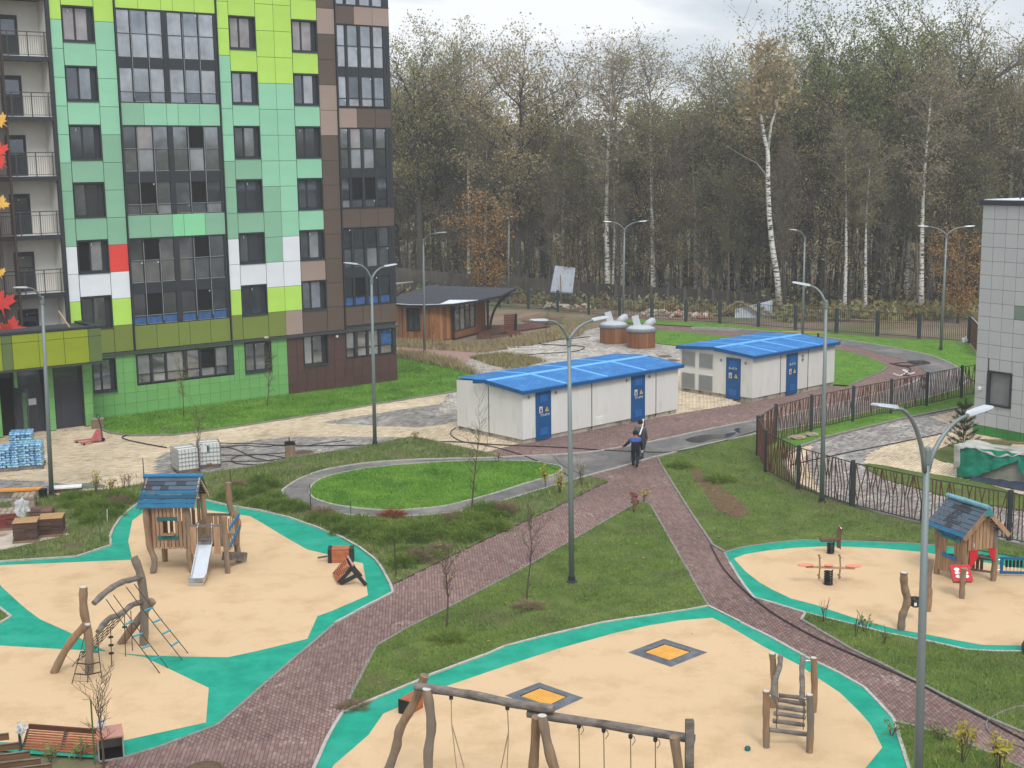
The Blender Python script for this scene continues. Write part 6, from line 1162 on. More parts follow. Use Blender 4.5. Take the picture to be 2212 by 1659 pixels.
# ---- water tanks in cages
m_tank = M('tank_plastic', (218, 220, 216), s=2, v=.06, r=.4, spec=.4, dirt=(180, 176, 160), ds=2, dt=(.55, .7)); m_cage = M('cage_steel', (150, 152, 150), r=.5, m=.3)
for lb, P0, az, sz in (('white cube tank in a steel cage, left of two', at(387, 1026), 31, (1.0, 1.2, 1.02)), ('white cube tank in a steel cage with a green-edged label, right of two', at(431, 1014), 18, (1.02, 1.2, 1.05))):
    t = thing('water_tank', lb, 'water tank', P0, R(az), 'white water tanks'); a, b_, h_ = sz; x0, x1, y0, y1 = 0., a, 0., b_
    for k in range(3): MB().box(x0+.02, x1-.02, y0+.02+.42*k, y0+.16+.42*k, 0, .1).build('skid', m_logg, t)
    MB().box(x0, x1, y0, y1, .1, .14).build('pallet_deck', m_logg, t); MB().box(x0+.03, x1-.03, y0+.03, y1-.03, .145, .13+h_).build('tank', m_tank, t, bev=.05)
    MB().lathe([(.14, 0), (.14, .04), (.02, .05)], c=(a/2, b_/2, .13+h_), n=14).build('lid', m_tank, t)
    cg = MB(); zt = .16+h_
    for k in range(6):
        z = .2+(h_-.06)*k/5
        for (p, q) in (((x0, y0), (x1, y0)), ((x1, y0), (x1, y1)), ((x1, y1), (x0, y1)), ((x0, y1), (x0, y0))): cg.bar((p[0], p[1], z), (q[0], q[1], z), .018)
    for k in range(7):
        f_ = k/6
        for (p, q) in (((x0, y0), (x1, y0)), ((x1, y0), (x1, y1)), ((x1, y1), (x0, y1)), ((x0, y1), (x0, y0))): u, v = p[0]+(q[0]-p[0])*f_, p[1]+(q[1]-p[1])*f_; cg.bar((u, v, .12), (u, v, zt), .018)
    cg.bar((x0, b_*.3, zt), (x1, b_*.3, zt), .03).bar((x0, b_*.7, zt), (x1, b_*.7, zt), .03); cg.build('cage', m_cage, t)
    if 'label' in lb: MB().box(.1, .38, -.03, -.015, .8, 1.1).build('label_sheet', m_white, t); MB().box(.385, .48, -.03, -.015, .84, 1.12).build('label_edge', m_tealp, t); MB().box(.35, .6, -.04, -.015, .16, .26).build('valve', M('valve_brown', (130, 96, 60)), t)
# ---- pallets of blue bags
m_bag = [M('bag_%d' % i, c, s=5, v=.25, r=.35, b=.5, bs=20, dirt=(170, 206, 226), ds=7, dt=(.52, .6)) for i, c in enumerate([(72, 124, 176), (92, 146, 192), (120, 166, 196), (76, 114, 160), (108, 160, 168)])]
bagm = None
for lb, P0, az, nx_, ny_, nz_ in (('front left pallet of plastic-wrapped blue bags', at(-14, 1021), 15, 2, 3, 8), ('front right pallet of plastic-wrapped blue bags', at(39, 1016), 15, 2, 3, 9), ('rear pallet of plastic-wrapped blue bags near the entrance door', at(20, 990), 15, 2, 3, 9)):
    t = thing('bag_pallet', lb, 'pallet of bags', P0, R(az), 'pallets of blue bags'); MB().box(0, 1.15, 0, 1.3, .1, .14).box(0, 1.15, 0, .1, 0, .1).box(0, 1.15, .6, .7, 0, .1).box(0, 1.15, 1.2, 1.3, 0, .1).build('pallet', m_logg, t)
    for k in range(nz_):
        for i in range(nx_ if k % 2 == 0 else 3):
            for j in range(ny_ if k % 2 == 0 else 2):
                wx, wy = 1.1/(nx_ if k % 2 == 0 else 3), 1.25/(ny_ if k % 2 == 0 else 2)
                o = MB().box(-wx/2*.97, wx/2*.97, -wy/2*.97, wy/2*.97, 0, .115).build('bag', m_bag[rd.randrange(5)], t, bev=.035); o.location = (.03+wx*(i+.5)+rd.uniform(-.015, .015), .03+wy*(j+.5)+rd.uniform(-.015, .015), .145+.118*k); o.rotation_euler.z = rd.uniform(-.03, .03)
    MB().box(1.12, 1.128, .3, .5, .45, .6).build('paper_label', m_white, t)
# ---- pallets of paving slabs
m_ps = [M('stack_slab%d' % i, c, s=5, v=.2, rnd=.2) for i, c in enumerate([(86, 66, 56), (104, 78, 66), (70, 54, 46), (150, 138, 122), (120, 62, 56)])]; m_card = M('cardboard', (166, 132, 92), s=3, v=.1); m_pal = M('pallet_wood', (126, 104, 82), s=4, v=.2)
for lb, P0, az, nl, mi, cardb in (('paving pallet with a cardboard sheet on top, nearest the front left', at(27, 1177), 12, 11, 0, 1), ('paving pallet with a cardboard sheet on top, at the right end of the slab', at(83, 1164), 12, 10, 0, 1), ('dark brown paving pallet behind the cardboard-topped ones', at(62, 1140), 12, 8, 1, 0), ('pallet of pale-topped paving blocks next to the lamp pole', at(24, 1113), 12, 9, 3, 0), ('low pallet of dark red paving blocks at the left edge', at(-14, 1150), 12, 9, 4, 0)):
    t = thing('paving_pallet', lb, 'pallet', P0, R(az), 'pallets of paving blocks'); MB().box(0, .95, 0, .1, 0, .1).box(0, .95, .42, .52, 0, .1).box(0, .95, .84, .94, 0, .1).build('pallet_block', m_pal, t)
    for k in range(7): MB().box(0, .95, .02+.13*k, .12+.13*k, .1, .125).build('pallet_board', m_pal, t)
    for k in range(nl):
        dx, dy = rd.uniform(-.015, .015), rd.uniform(-.015, .015)
        for i in range(2):
            for j in range(2): MB().box(.04+.44*i+dx, .47+.44*i+dx, .04+.44*j+dy, .47+.44*j+dy, .13+.062*k, .187+.062*k).build('paving_slab', m_ps[mi if rd.random() < .8 else 2], t)
    zt = .13+.062*nl
    if cardb: MB().box(.02, .92, .02, .92, zt, zt+.012).build('cardboard', m_card, t)
    if mi in (3, 4):
        for i in range(4):
            for j in range(4): MB().box(.05+.22*i, .24+.22*i, .05+.22*j, .24+.22*j, zt, zt+.05).build('paving_block', m_ps[3], t)
wt2 = thing('plastic_wrap', 'tall crumpled clear plastic wrap standing on the paving pallets', 'plastic wrap', at(40, 1165)+Vector((.1, .3, 0))); blob(wt2, (0, 0, 1.15), .3, 'film', m_film, sq=(.8, .8, 1.25), amp=.6)
# ---- building materials beside the left lamp
t = thing('foam_board', 'long orange insulation board lying at the left edge', 'board', at(40, 1075), R(9)); MB().box(-1.9, .95, 0, .35, .28, .36).build('board', M('foam_orange', (214, 142, 62), s=2, v=.1), t); MB().box(-1.8, .9, .05, .3, 0, .28).build('packing', m_logg, t)
t = thing('black_bin_liner', 'black upright trough at the end of the orange board', 'trough', at(93, 1078)); MB().box(-.18, .1, 0, .3, 0, .42).build('body', m_rub, t, bev=.02)
t = thing('white_panel', 'white foam panel lying on bricks by the lamp foot', 'panel', at(112, 1066), R(14)); MB().box(0, 1.25, 0, .5, .16, .24).build('panel', m_white, t, bev=.01); MB().box(.1, 1.1, .08, .4, 0, .155).build('support', m_ps[1], t)
t = thing('metal_profiles', 'bundle of grey metal profiles along the pavement edge', 'profiles', at(100, 1060), R(11))
for k in range(5): MB().box(0, 2.5-.2*k, .12*k, .12*k+.09, .02, .12+.02*(k % 2)).build('profile', m_pole, t)
# ---- crate and pallet truck by the entrance
o_ = at(199, 927); t = thing('wooden_crate', 'small plywood crate beside the entrance wall', 'crate', o_, R(20)); m_ply = M('plywood', (120, 104, 86), s=4, v=.2)
MB().box(0, .62, 0, .03, 0, .5).box(0, .03, .03, .5, 0, .5).box(0, .62, .47, .5, 0, .5).box(0, .62, .03, .47, 0, .03).build('shell', m_ply, t); MB().box(-.02, .64, -.02, .52, .5, .53).build('lid', M('ply_lid', (150, 136, 116), s=3), t); MB().box(.57, .6, .04, .46, .04, .49).build('opening', m_rub, t)
o_ = at(217, 953); pj = thing('pallet_truck', 'faded red hand pallet truck with its forks towards the left', 'pallet truck', o_); m_pj = M('truck_red', (176, 96, 100), s=3, v=.2, r=.6)
f0 = at(160, 957)-o_; f1 = at(176, 962)-o_
for f_, s_ in ((f0, Vector((0, .12, 0))), (f1, Vector((0, -.2, 0)))): MB().bar(s_+Vector((-.1, 0, .14)), f_+Vector((0, 0, .1)), .16, .06).build('fork', m_pj, pj); MB().lathe([(.05, -.04), (.05, .04)], n=10).build('roller', m_rub, pj).matrix_local = Matrix.Translation(f_+Vector((.15, 0, .05))) @ Matrix.Rotation(PI/2, 4, 'X')
MB().plate([(-.42, .12), (.12, .12), (.12, .62), (-.12, .66)], (0, -.1, 0), (1, .1, 0), (0, 0, 1), .26).build('housing', m_pj, pj); MB().tube([(.12, 0, .2), (.08, 0, .75), (-.04, .05, 1.2)], .03, 8).build('handle_bar', m_rub, pj)
MB().tube([(-.04, .05, 1.2), (-.14, 0, 1.28), (-.1, 0, 1.42), (.04, 0, 1.42), (.06, 0, 1.28), (-.02, .05, 1.2)], .02, 6).build('grip', m_rub, pj); MB().lathe([(.1, -.05), (.1, .05)], n=14).build('wheel', m_rub, pj).matrix_local = Matrix.Translation((.16, -.06, .1)) @ Matrix.Rotation(PI/2, 4, 'X')
# ---- concrete litter bin
o_ = at(627, 988); t = thing('litter_bin', 'square board-clad litter bin with a rod sticking out of it', 'litter bin', o_, R(14)); MB().box(-.22, .22, -.22, .22, 0, .66).build('body', m_ply, t)
for k in range(4):
    MB().box(-.22+.11*k+.005, -.22+.11*(k+1)-.005, -.24, -.222, .02, .65).build('board', M('bin_board', (138, 116, 96), s=3, rnd=.1, v=.2), t); MB().box(.222, .24, -.22+.11*k+.005, -.22+.11*(k+1)-.005, .02, .65).build('board', MATS['bin_board'], t)
MB().box(-.25, .25, -.25, -.19, .66, .76).box(-.25, .25, .19, .25, .66, .76).box(-.25, -.19, -.19, .19, .66, .76).box(.19, .25, -.19, .19, .66, .76).build('rim', m_rub, t); MB().bar((.0, 0, .3), (-.02, 0, 1.02), .05).build('rod', m_rub, t)
# ---- stack under tarpaulin in the yard
o_ = at(2064, 1031); ts_ = thing('sheet_stack', 'stack of grey boards half covered by torn green and white tarpaulin', 'stack of boards', o_); xA = (at(2240, 1054)-o_); xa = xA.normalized(); ya_ = Vector((-xa.y, xa.x, 0)); Ls = xA.length; m_sh = M('sheet_grey', (150, 150, 138), s=3, v=.1, rnd=.12)
for k in range(26):
    a = .55+rd.uniform(-.02, .02); MB().bar(xa*a+ya_*.9+Vector((0, 0, .12+.048*k)), xa*(Ls-.1+rd.uniform(-.05, .05))+ya_*.9+Vector((0, 0, .12+.048*k)), 1.5, .04).build('sheet', m_sh, ts_)
for k in range(4): MB().bar(xa*(.6+.9*k)+ya_*.2, xa*(.6+.9*k)+ya_*1.6, .12, .2).build('bearer', m_pal, ts_)
def drape(fn, nu, nv, name, mat, th=.012):
    vs = []; fs = []
    for j in range(nv+1):
        for i in range(nu+1): vs.append(fn(i/nu, j/nv))
    for j in range(nv):
        for i in range(nu): a = j*(nu+1)+i; fs.append((a, a+1, a+nu+2, a+nu+1))
    n_ = len(vs); me = MB().add(vs, fs).build(name, mat, ts_, smooth=True); md = me.modifiers.new('s', 'SOLIDIFY'); md.thickness = th; return me
def wr_(p, a=.06): return p+Vector((noise.noise(p*2.3), noise.noise(p*2.3+Vector((9, 0, 0))), noise.noise(p*3.1+Vector((0, 7, 0)))))*a+Vector((noise.noise(p*7), noise.noise(p*7+Vector((9, 0, 0))), 0))*a*.3
def tarp1(u, v):   # green front with a diagonal lift
    lift = max(0, (u-.22))*1.05 if u < .78 else max(0, (.93-u))*3.0; zb = .05+1.35*min(.82, lift/.62*.82) if u > .2 else .04
    z = 1.42+(zb-1.42)*v; return wr_(xa*(.1+u*(Ls-.2))+ya_*(.06-.1*v)+Vector((0, 0, z))+ya_*.03*math.sin(u*34), .07)
m_tarp = M('tarp_green', (20, 120, 96), s=2, v=.2, r=.5, b=.5, bs=10); m_tw = M('tarp_white', (172, 170, 163), s=2, v=.12, r=.5, b=.8, bs=12)
drape(tarp1, 60, 16, 'green_tarpaulin', m_tarp); drape(lambda u, v: wr_(xa*(.08)+ya_*(.02+1.6*v)+Vector((-.02, 0, 1.42*(1-u)+.04)), .07), 12, 16, 'green_tarpaulin', m_tarp)
drape(lambda u, v: wr_(xa*(-.02+u*(Ls+.1))+ya_*(-.02+1.25*v)+Vector((0, 0, 1.42+.1*math.sin(u*9)+.06*math.sin(v*7)-(.12*max(0, .14-v)/.14))), .08), 50, 16, 'white_tarpaulin', m_tw)
drape(lambda u, v: wr_(xa*(-.1+.28*u)+ya_*(-.08)+Vector((0, 0, 1.5-1.15*v+.1*u)), .08), 8, 12, 'white_tarpaulin', m_tw)
drape(lambda u, v: wr_(xa*(.7+u*(Ls-.6))+ya_*(-.05-.7*v*(.4+u))+Vector((0, 0, .17-.14*v)), .06), 30, 8, 'dark_sheet', M('tarp_navy', (52, 58, 74), s=3, r=.5))
for k in range(3): MB().bar(xa*(.9+k)+ya_*.5+Vector((0, 0, 1.72)), xa*(1.9+k*.9)+ya_*.7+Vector((0, 0, 1.74)), .15, .08).build('loose_plank', m_pal, ts_)
# ---- corrugated sheets by the woods
m_corr = M('zinc_sheet', (170, 176, 184), s=1.2, r=.45, m=.3, v=.12, dirt=(120, 112, 108), ds=.9, dt=(.55, .7))
def corr(P, name, label, cat='metal sheet', n=26):
    o_ = Vector((P[3].x, P[3].y, 0)); t = thing(name, label, cat, o_); vs = []; fs = []
    for i in range(n+1):
        a = P[0].lerp(P[1], i/n); b_ = P[3].lerp(P[2], i/n); off = Vector((0, .05 if i % 2 else -.05, 0))
        for q in (a+off, b_+off): vs.append(q-o_)
    m_ = len(vs); vs += [v+Vector((0, .02, 0)) for v in vs]
    for i in range(n): A = (2*i, 2*i+1, 2*i+3, 2*i+2); fs += [A, tuple(x+m_ for x in A[::-1])]
    MB().add(vs, fs).build('sheet', m_corr, t); return t, o_
c_, o_ = corr([atd(1199, 573.5, 131.5), atd(1243, 578.5, 131.5), atd(1236.5, 634, 128.6), atd(1188.5, 631, 128.6)], 'corrugated_sheet', 'big pale corrugated metal sheet standing before the woods')
c_['label'] = 'big pale corrugated metal sheet standing before the woods'; MB().bar((1.1, -.2, 0), (1.0, -.1, 3.2), .1).build('prop_board', m_pal, c_); MB().bar((-.2, -.25, 1.0), (2.5, -.2, 1.1), .06).build('prop_rail', m_rail, c_)
corr([atd(1587, 668, 119), atd(1669, 648, 119), atd(1668, 690, 118), atd(1586, 701, 118)], 'corrugated_sheet', 'grey metal sheet leaning behind the black fence near the fallen logs')
# rubble and fallen timber by the fence
for i, (x, y, Y, col) in enumerate(((1208, 650, 128, (186, 170, 150)), (1235, 655, 127, (206, 200, 190)), (1255, 662, 125, (170, 130, 100)), (1185, 655, 128.5, (160, 140, 120)), (1430, 668, 121, (196, 184, 168)), (1470, 672, 120, (190, 150, 130)), (1500, 676, 119, (200, 190, 178)), (1523, 682, 118, (170, 120, 100)))):
    p = atd(x, y, Y); t = thing('rubble_heap', ('pale rubble heap behind the black fence, left of the zinc sheet foot', 'white plaster rubble right of the zinc sheet foot', 'reddish rubble heap behind the black fence', 'small brown rubble heap at the foot of the zinc sheet', 'pale rubble behind the lawn strip fence', 'pink-brown rubble behind the lawn strip fence', 'light rubble between the fence posts', 'rust-coloured rubble near the leaning grey sheet')[i], 'rubble', (p.x, p.y, 0)); b = MB()
    for k in range(14): q = Vector((rd.gauss(0, .8), rd.gauss(0, .4), rd.uniform(.05, max(.2, p.z*.8)))); s_ = rd.uniform(.1, .35); b.box(-s_, s_, -s_*.5, s_*.5, -s_*.3, s_*.3, Matrix.Translation(q) @ Matrix.Rotation(rd.uniform(-.8, .8), 4, 'Y') @ Matrix.Rotation(rd.uniform(0, 3), 4, 'Z'))
    r_ = b.build('rubble', M('rubble_%d' % i, col, s=2, v=.3), t); r_['kind'] = 'stuff'
for i, (P, lb) in enumerate(((((1515, 700), (1560, 690), (1598, 655), (1625, 668), (1660, 690), (1740, 697), (1830, 705), (1880, 716), (2000, 722)), 'long crooked fallen trunk behind the black fence'), (((1480, 705), (1560, 702), (1600, 672)), 'pinkish broken branch propped up behind the fence'))):
    Q = [atd(x, y, 120-.02*(x-1500)) for x, y in P]; Q = [Vector((q.x, q.y+1.0, max(.15, q.z))) for q in Q]; o_ = Vector((Q[0].x, Q[0].y, 0)); t = thing('fallen_log', lb, 'log', o_); log([q-o_ for q in Q], (.14, .07) if i == 0 else .06, t, 'trunk', m_log if i == 0 else M('branch_pink', (150, 96, 90)), sub=3)
for i, (x, y) in enumerate(((1181, 690), (1160, 698), (1150, 692), (1140, 702), (1240, 700), (1185, 700))):
    p = at(x, y); t = thing('scrap_timber', ('short plank lying in the dirt by the fence', 'brown plank heap before the fence', 'tilted plank on the soil', 'dark batten left of the plank heap', 'flat batten right of the plank heap', 'rough board nearest the waste bins')[i], 'plank', p, rd.uniform(0, 3))
    for k in range(2+i % 3): MB().bar((-1.0, k*.2, .06+.05*k), (1.1+.2*k, k*.22, .1+.12*k), .16, .04).build('plank', m_ps[1] if i % 2 else m_pal, t)
# ---- lying frame on the grey pavement, bench plank
t = thing('shallow_frame', 'white wooden frame lying flat on the grey pavement', 'frame', at(1133, 752), R(8)); a, b_ = 1.25, .9
MB().bar((-a, -b_/2, .04), (a, -b_/2, .04), .1, .06).bar((-a, b_/2, .04), (a, b_/2, .04), .1, .06).bar((-a, -b_/2, .04), (-a, b_/2, .04), .1, .06).bar((a, -b_/2, .04), (a, b_/2, .04), .1, .06).build('frame', m_white, t); MB().box(-a+.1, a-.1, -b_/2+.06, b_/2-.06, .0, .02).build('inside', M('mud', (130, 100, 70), s=3), t)
t = thing('low_bench', 'low yellowish plank bench beyond the farther blue roof', 'bench', at(1734, 729), R(-12)); MB().box(-1.6, 1.6, -.2, .2, .38, .46).build('seat', M('bench_yellow', (160, 148, 92)), t); [MB().box(x-.08, x+.08, -.15, .15, 0, .378).build('leg', m_dk, t) for x in (-1.2, 1.2)]
# ---- manholes
m_iron = M('cast_iron', (92, 72, 56), s=6, v=.25, r=.6, b=.4); 
for lb, p, r_ in (('rusty round manhole cover in the red path at the bottom edge', (441, 1664), .38), ('round concrete manhole ring in the lawn near the entrance', (367, 927), .5), ('small round cover in the grey pavement', (1452, 779), .45), ('round cover beside the farther cabin corner', (1437, 770), .45), ('brown round cover by the pavement bin', (655, 978), .5)):
    t = thing('manhole_cover', lb, 'manhole', at(*p)+Vector((0, 0, .006)), 0, 'manhole covers'); MB().lathe([(r_+.08, .0), (r_+.08, .022), (r_+.01, .028), (r_, .012), (.01, .014)], n=28).build('ring', m_kerbd if r_ != .38 else m_iron, t); MB().lathe([(r_-.01, .014), (r_-.02, .03), (r_*.6, .034), (.01, .035)], n=28).build('cover', m_iron, t)
# ---- hoses and cables on the ground
m_hose = M('hose_black', (44, 40, 42), r=.5, s=4); m_hoseg = M('hose_grey', (120, 116, 114), r=.5, s=4)
def hose(label, P, r_=.022, mat=None, sag=0):
    Q = smooth([at(*p)+Vector((0, 0, .03)) for p in P], 8, False); o_ = Q[0].copy(); t = MB().tube([q-o_+Vector((0, 0, .012*noise.noise(q*1.3))) for q in Q], r_, 6).build('hose', mat or m_hose); t.location = o_; tag(t, label, 'hose', 'hoses on the ground')
hose('long black hose running down the right red path', [(1535, 1178), (1560, 1225), (1600, 1270), (1650, 1312), (1700, 1345), (1760, 1378), (1834, 1412), (1910, 1445), (1986, 1480), (2060, 1520), (2130, 1556), (2230, 1610)], .03)
hose('grey hose looping off the right path into the grass', [(2230, 1527), (2190, 1531), (2155, 1545), (2131, 1562), (2135, 1580), (2150, 1592), (2180, 1605), (2240, 1625)], .025, m_hoseg)
hose('black hose crossing from the grey paving behind the walking people', [(640, 964), (800, 962), (960, 955), (1080, 962), (1200, 967), (1340, 975), (1450, 977), (1540, 960), (1640, 930)], .03)
hose('black hose from the lawn edge to the tanks', [(280, 940), (264, 945), (275, 951), (310, 959), (360, 968)], .03)
for i, P in enumerate((((470, 970), (520, 963), (570, 966), (600, 963), (640, 962)), ((470, 984), (540, 984), (600, 980), (640, 977)), ((480, 998), (560, 997), (610, 992), (632, 988)), ((500, 992), (520, 985), (560, 983), (600, 987), (626, 994), (615, 1001), (570, 1004), (530, 1004), (505, 1000), (500, 992)), ((460, 958), (560, 960), (640, 965), (700, 958), (745, 952)), ((400, 975), (470, 967), (510, 972), (550, 990), (600, 998)))):
    hose(('tangled black hose left of the litter bin, top loop', 'tangled black hose left of the litter bin, middle run', 'tangled black hose left of the litter bin, lowest run', 'coiled black hose left of the litter bin', 'thin hose passing behind the litter bin', 'hose curving across the grey band')[i], P, .022)
hose('grey hose tail in the rough grass by the yellow shrubs', [(1195, 985), (1215, 1005), (1245, 1020), (1280, 1035), (1286, 1045), (1280, 1055)], .02, m_hoseg)
hose('dark hose curling round the left cabin corner', [(984, 926), (975, 932), (976, 942), (1000, 955), (1060, 965), (1130, 985), (1190, 1010), (1230, 1030)], .025)
hose('black hose on the grey pavement by the flat frame', [(1108, 769), (1180, 764), (1240, 760), (1262, 752), (1250, 748), (1200, 746), (1170, 744), (1168, 739), (1200, 735), (1275, 728)], .035)
hose('black hose along the yard behind the fence', [(1710, 1005), (1800, 985), (1900, 965), (2000, 945), (2050, 933)], .025)
for i, P in enumerate((((1922, 786), (1950, 790), (1980, 790), (1985, 786), (1960, 784), (1930, 787), (1955, 793), (1990, 788)), ((1930, 788), (1965, 796), (1962, 805), (1950, 810), (1965, 813)))): hose(('coil of black hose on the red pavement bend', 'hose tail beside the coil on the red pavement bend')[i], P, .04)
hose('pale crumpled strap on the red pavement bend', [(1929, 808), (1945, 812), (1960, 803), (1950, 800), (1965, 808), (1975, 806)], .04, m_white)
# stones, rag, plastic
for i, (x, y, s_) in enumerate(((1721, 949, .35), (1752, 943, .3))): t = blob(None, (0, 0, .1), s_, 'boulder', M('stone', (150, 136, 118), s=3, v=.2, b=.5), sq=(1.3, .7, .4)); t.location = at(x, y); tag(t, ('larger flat stone inside the fence corner', 'smaller pale stone inside the fence corner')[i], 'stone')
t = blob(None, (0, 0, .2), .4, 'plastic_sheet', m_white, sq=(1.1, .6, .7), amp=.9); t.location = at(2093, 740); tag(t, 'white plastic sheet heaped at the black fence corner', 'plastic sheet')
t = blob(None, (0, 0, .06), .07, 'ball', m_tealp, amp=.3); t.location = at(1615, 1622); tag(t, 'tiny green and white ball on the sand-coloured rubber', 'ball')
t = MB().box(-.25, .25, -.2, .2, 0, .15).build('doormat_box', m_rub); bpy.data.objects.remove(t)
o_ = at(2212, 1409); t = thing('rocker_edge', 'dark grey moulded play seat cut by the right picture edge', 'play seat', o_); MB().plate([(-.12, 0), (.3, -.02), (.3, 1.0), (-.02, 1.0), (-.02, .45), (-.14, .25)], (.05, 0, 0), (1, 0, 0), (0, 0, 1), .35).build('body', M('seat_grey', (66, 66, 68), s=3), t)
# ================================================================ PEOPLE carrying a sheet
def person(label, base, face, joints, radii, edges, cols, hatc, name='person'):
    me = bpy.data.meshes.new(name); me.from_pydata(joints, edges, []); o = bpy.data.objects.new(name, me); C.objects.link(o)
    md = o.modifiers.new('skin', 'SKIN'); md.use_smooth_shade = True; sk = me.skin_vertices[0].data
    for i, r_ in enumerate(radii): sk[i].radius = r_ if isinstance(r_, tuple) else (r_, r_)
    sk[0].use_root = True; s_ = o.modifiers.new('sub', 'SUBSURF'); s_.levels = 2; s_.render_levels = 2
    dg = bpy.context.evaluated_depsgraph_get(); nm = bpy.data.meshes.new_from_object(o.evaluated_get(dg)); bpy.data.objects.remove(o)
    t = thing(name, label, 'person', base, face); b_ = bpy.data.objects.new('body', nm); C.objects.link(b_); b_.parent = t
    nm.materials.clear(); [nm.materials.append(c) for c in cols]
    for p in nm.polygons:
        c = p.center; p.use_smooth = True
        if c.z > 1.44: k = 3
        elif c.z > .86 and c.z > 1.24 and abs(c.x) < .24: k = 1
        elif c.z < .1: k = 4
        elif c.z > .82 or abs(c.x) > .21: k = 0
        else: k = 2
        if c.z < 1.0 and (abs(c.x) > .3) and (c-Vector((-.52, .05, .92))).length < .1: k = 3
        p.material_index = k
    return t
m_navy = M('cloth_navy', (26, 32, 46), s=6, v=.2, b=.4); m_yoke = M('cloth_blue', (66, 88, 156), s=5, v=.12); m_trs = M('cloth_trousers', (34, 36, 44), s=6, v=.2, b=.4); m_skin = M('skin', (170, 120, 96)); m_shoe = M('shoe', (30, 28, 28)); m_greyj = M('cloth_grey', (92, 90, 96), s=6, v=.15)
J = [(0, 0, .92), (0, .0, 1.12), (0, .02, 1.34), (0, .03, 1.44), (0, .04, 1.5), (0, .05, 1.62), (-.17, .02, 1.35), (-.33, .0, 1.14), (-.5, .06, .98), (-.57, .08, .92), (.17, .02, 1.35), (.24, .02, 1.1), (.27, .1, .87), (.27, .13, .79), (-.09, 0, .88), (-.1, .14, .5), (-.09, .2, .1), (-.09, .32, .05), (.09, 0, .88), (.1, .02, .5), (.06, -.3, .22), (.06, -.22, .08)]
Rr = [(.19, .14), (.2, .15), (.23, .15), .08, .065, .105, .1, .075, .055, .045, .1, .075, .055, .045, .115, .085, .065, .05, .115, .085, .065, .05]
Ed = [(0, 1), (1, 2), (2, 3), (3, 4), (4, 5), (2, 6), (6, 7), (7, 8), (8, 9), (2, 10), (10, 11), (11, 12), (12, 13), (0, 14), (14, 15), (15, 16), (16, 17), (0, 18), (18, 19), (19, 20), (20, 21)]
def hat(t, c=(0, .05, 1.63)): MB().lathe([(.115, -.05), (.12, .02), (.105, .08), (.06, .115), (.01, .12)], c=c, n=16).build('hat', M('knit_hat', (22, 22, 24), s=10), t, smooth=True)
def hand(t, c, d, mat=None):
    b = MB(); c = Vector(c); d = Vector(d).normalized(); s_ = d.cross(Vector((0, 1, 0))).normalized(); b.bar(c, c+d*.08, .075, .035)
    for k in range(4): q = c+d*.08+s_*(-.028+.019*k); b.tube([q, q+d*.04, q+d*(.065+.006*(k in (1, 2)))+Vector((0, .02, 0))], .009, 6)
    q = c+d*.02+s_*.04; b.tube([q, q+d*.03+s_*.025, q+d*.06+s_*.02], .01, 6); b.build('hand', mat or m_skin, t)
pb1 = at(1374.5, 1011); P1 = person('worker in a navy jacket with a blue yoke walking away, carrying the panel rear', pb1+Vector((-.03, .1, 0)), R(-6), J, Rr, Ed, [m_navy, m_yoke, m_trs, m_skin, m_shoe], None); P1.scale = (1.12, 1.1, 1.0); hat(P1); hand(P1, (-.56, .08, .93), (-.6, .05, -.6)); hand(P1, (.27, .13, .82), (.02, .05, -1), m_white)
J2 = list(J); J2[20] = (.1, .14, .3); J2[21] = (.1, .2, .06); J2[7] = (-.25, .02, 1.1); J2[8] = (-.24, .08, .9); J2[9] = (-.24, .12, .84)
pb2 = at(1383, 984); P2 = person('front carrier in a dark grey coat, mostly hidden behind the panel', pb2, R(-8), J2, Rr, Ed, [m_greyj, m_greyj, m_trs, m_skin, m_shoe], None); P2.scale = (1.12, 1.1, 1.0); hat(P2); hand(P2, (-.24, .12, .86), (0, .05, -1)); hand(P2, (.27, .13, .82), (.02, .05, -1))
sA_, sB_ = at(1386.5, 1003), at(1394.5, 968); o_ = sA_.copy(); cp = thing('carried_panel', 'long dark ribbed panel with a white upper edge carried by two people', 'panel', o_); d_ = sB_-sA_; Ls_ = d_.length; d_.normalize(); sd_ = Vector((d_.y, -d_.x, 0)); m_pd = M('panel_dark', (52, 56, 62), s=3, st=(1, 1, .3), v=.25)
N_ = 14
for k in range(N_):
    q0, q1 = d_*(Ls_*k/N_), d_*(Ls_*(k+1)/N_-.02); z0 = .32+.05*math.sin(k*1.9); MB().add([q0+Vector((0, 0, z0)), q1+Vector((0, 0, z0+.03)), q1+Vector((-.1, 0, 1.42)), q0+Vector((-.1, 0, 1.42)), q0+sd_*.05+Vector((0, 0, z0)), q1+sd_*.05+Vector((0, 0, z0)), q1+sd_*.05+Vector((-.1, 0, 1.42)), q0+sd_*.05+Vector((-.1, 0, 1.42))], [(0, 1, 2, 3), (7, 6, 5, 4), (0, 4, 5, 1), (3, 2, 6, 7), (0, 3, 7, 4), (1, 5, 6, 2)]).build('rib', m_pd, cp)
MB().tube([Vector((-.1, 0, 1.44)), d_*Ls_*.5+Vector((-.07, 0, 1.42)), d_*Ls_+Vector((-.12, 0, 1.46))], .035, 8).build('white_edge', m_white, cp)
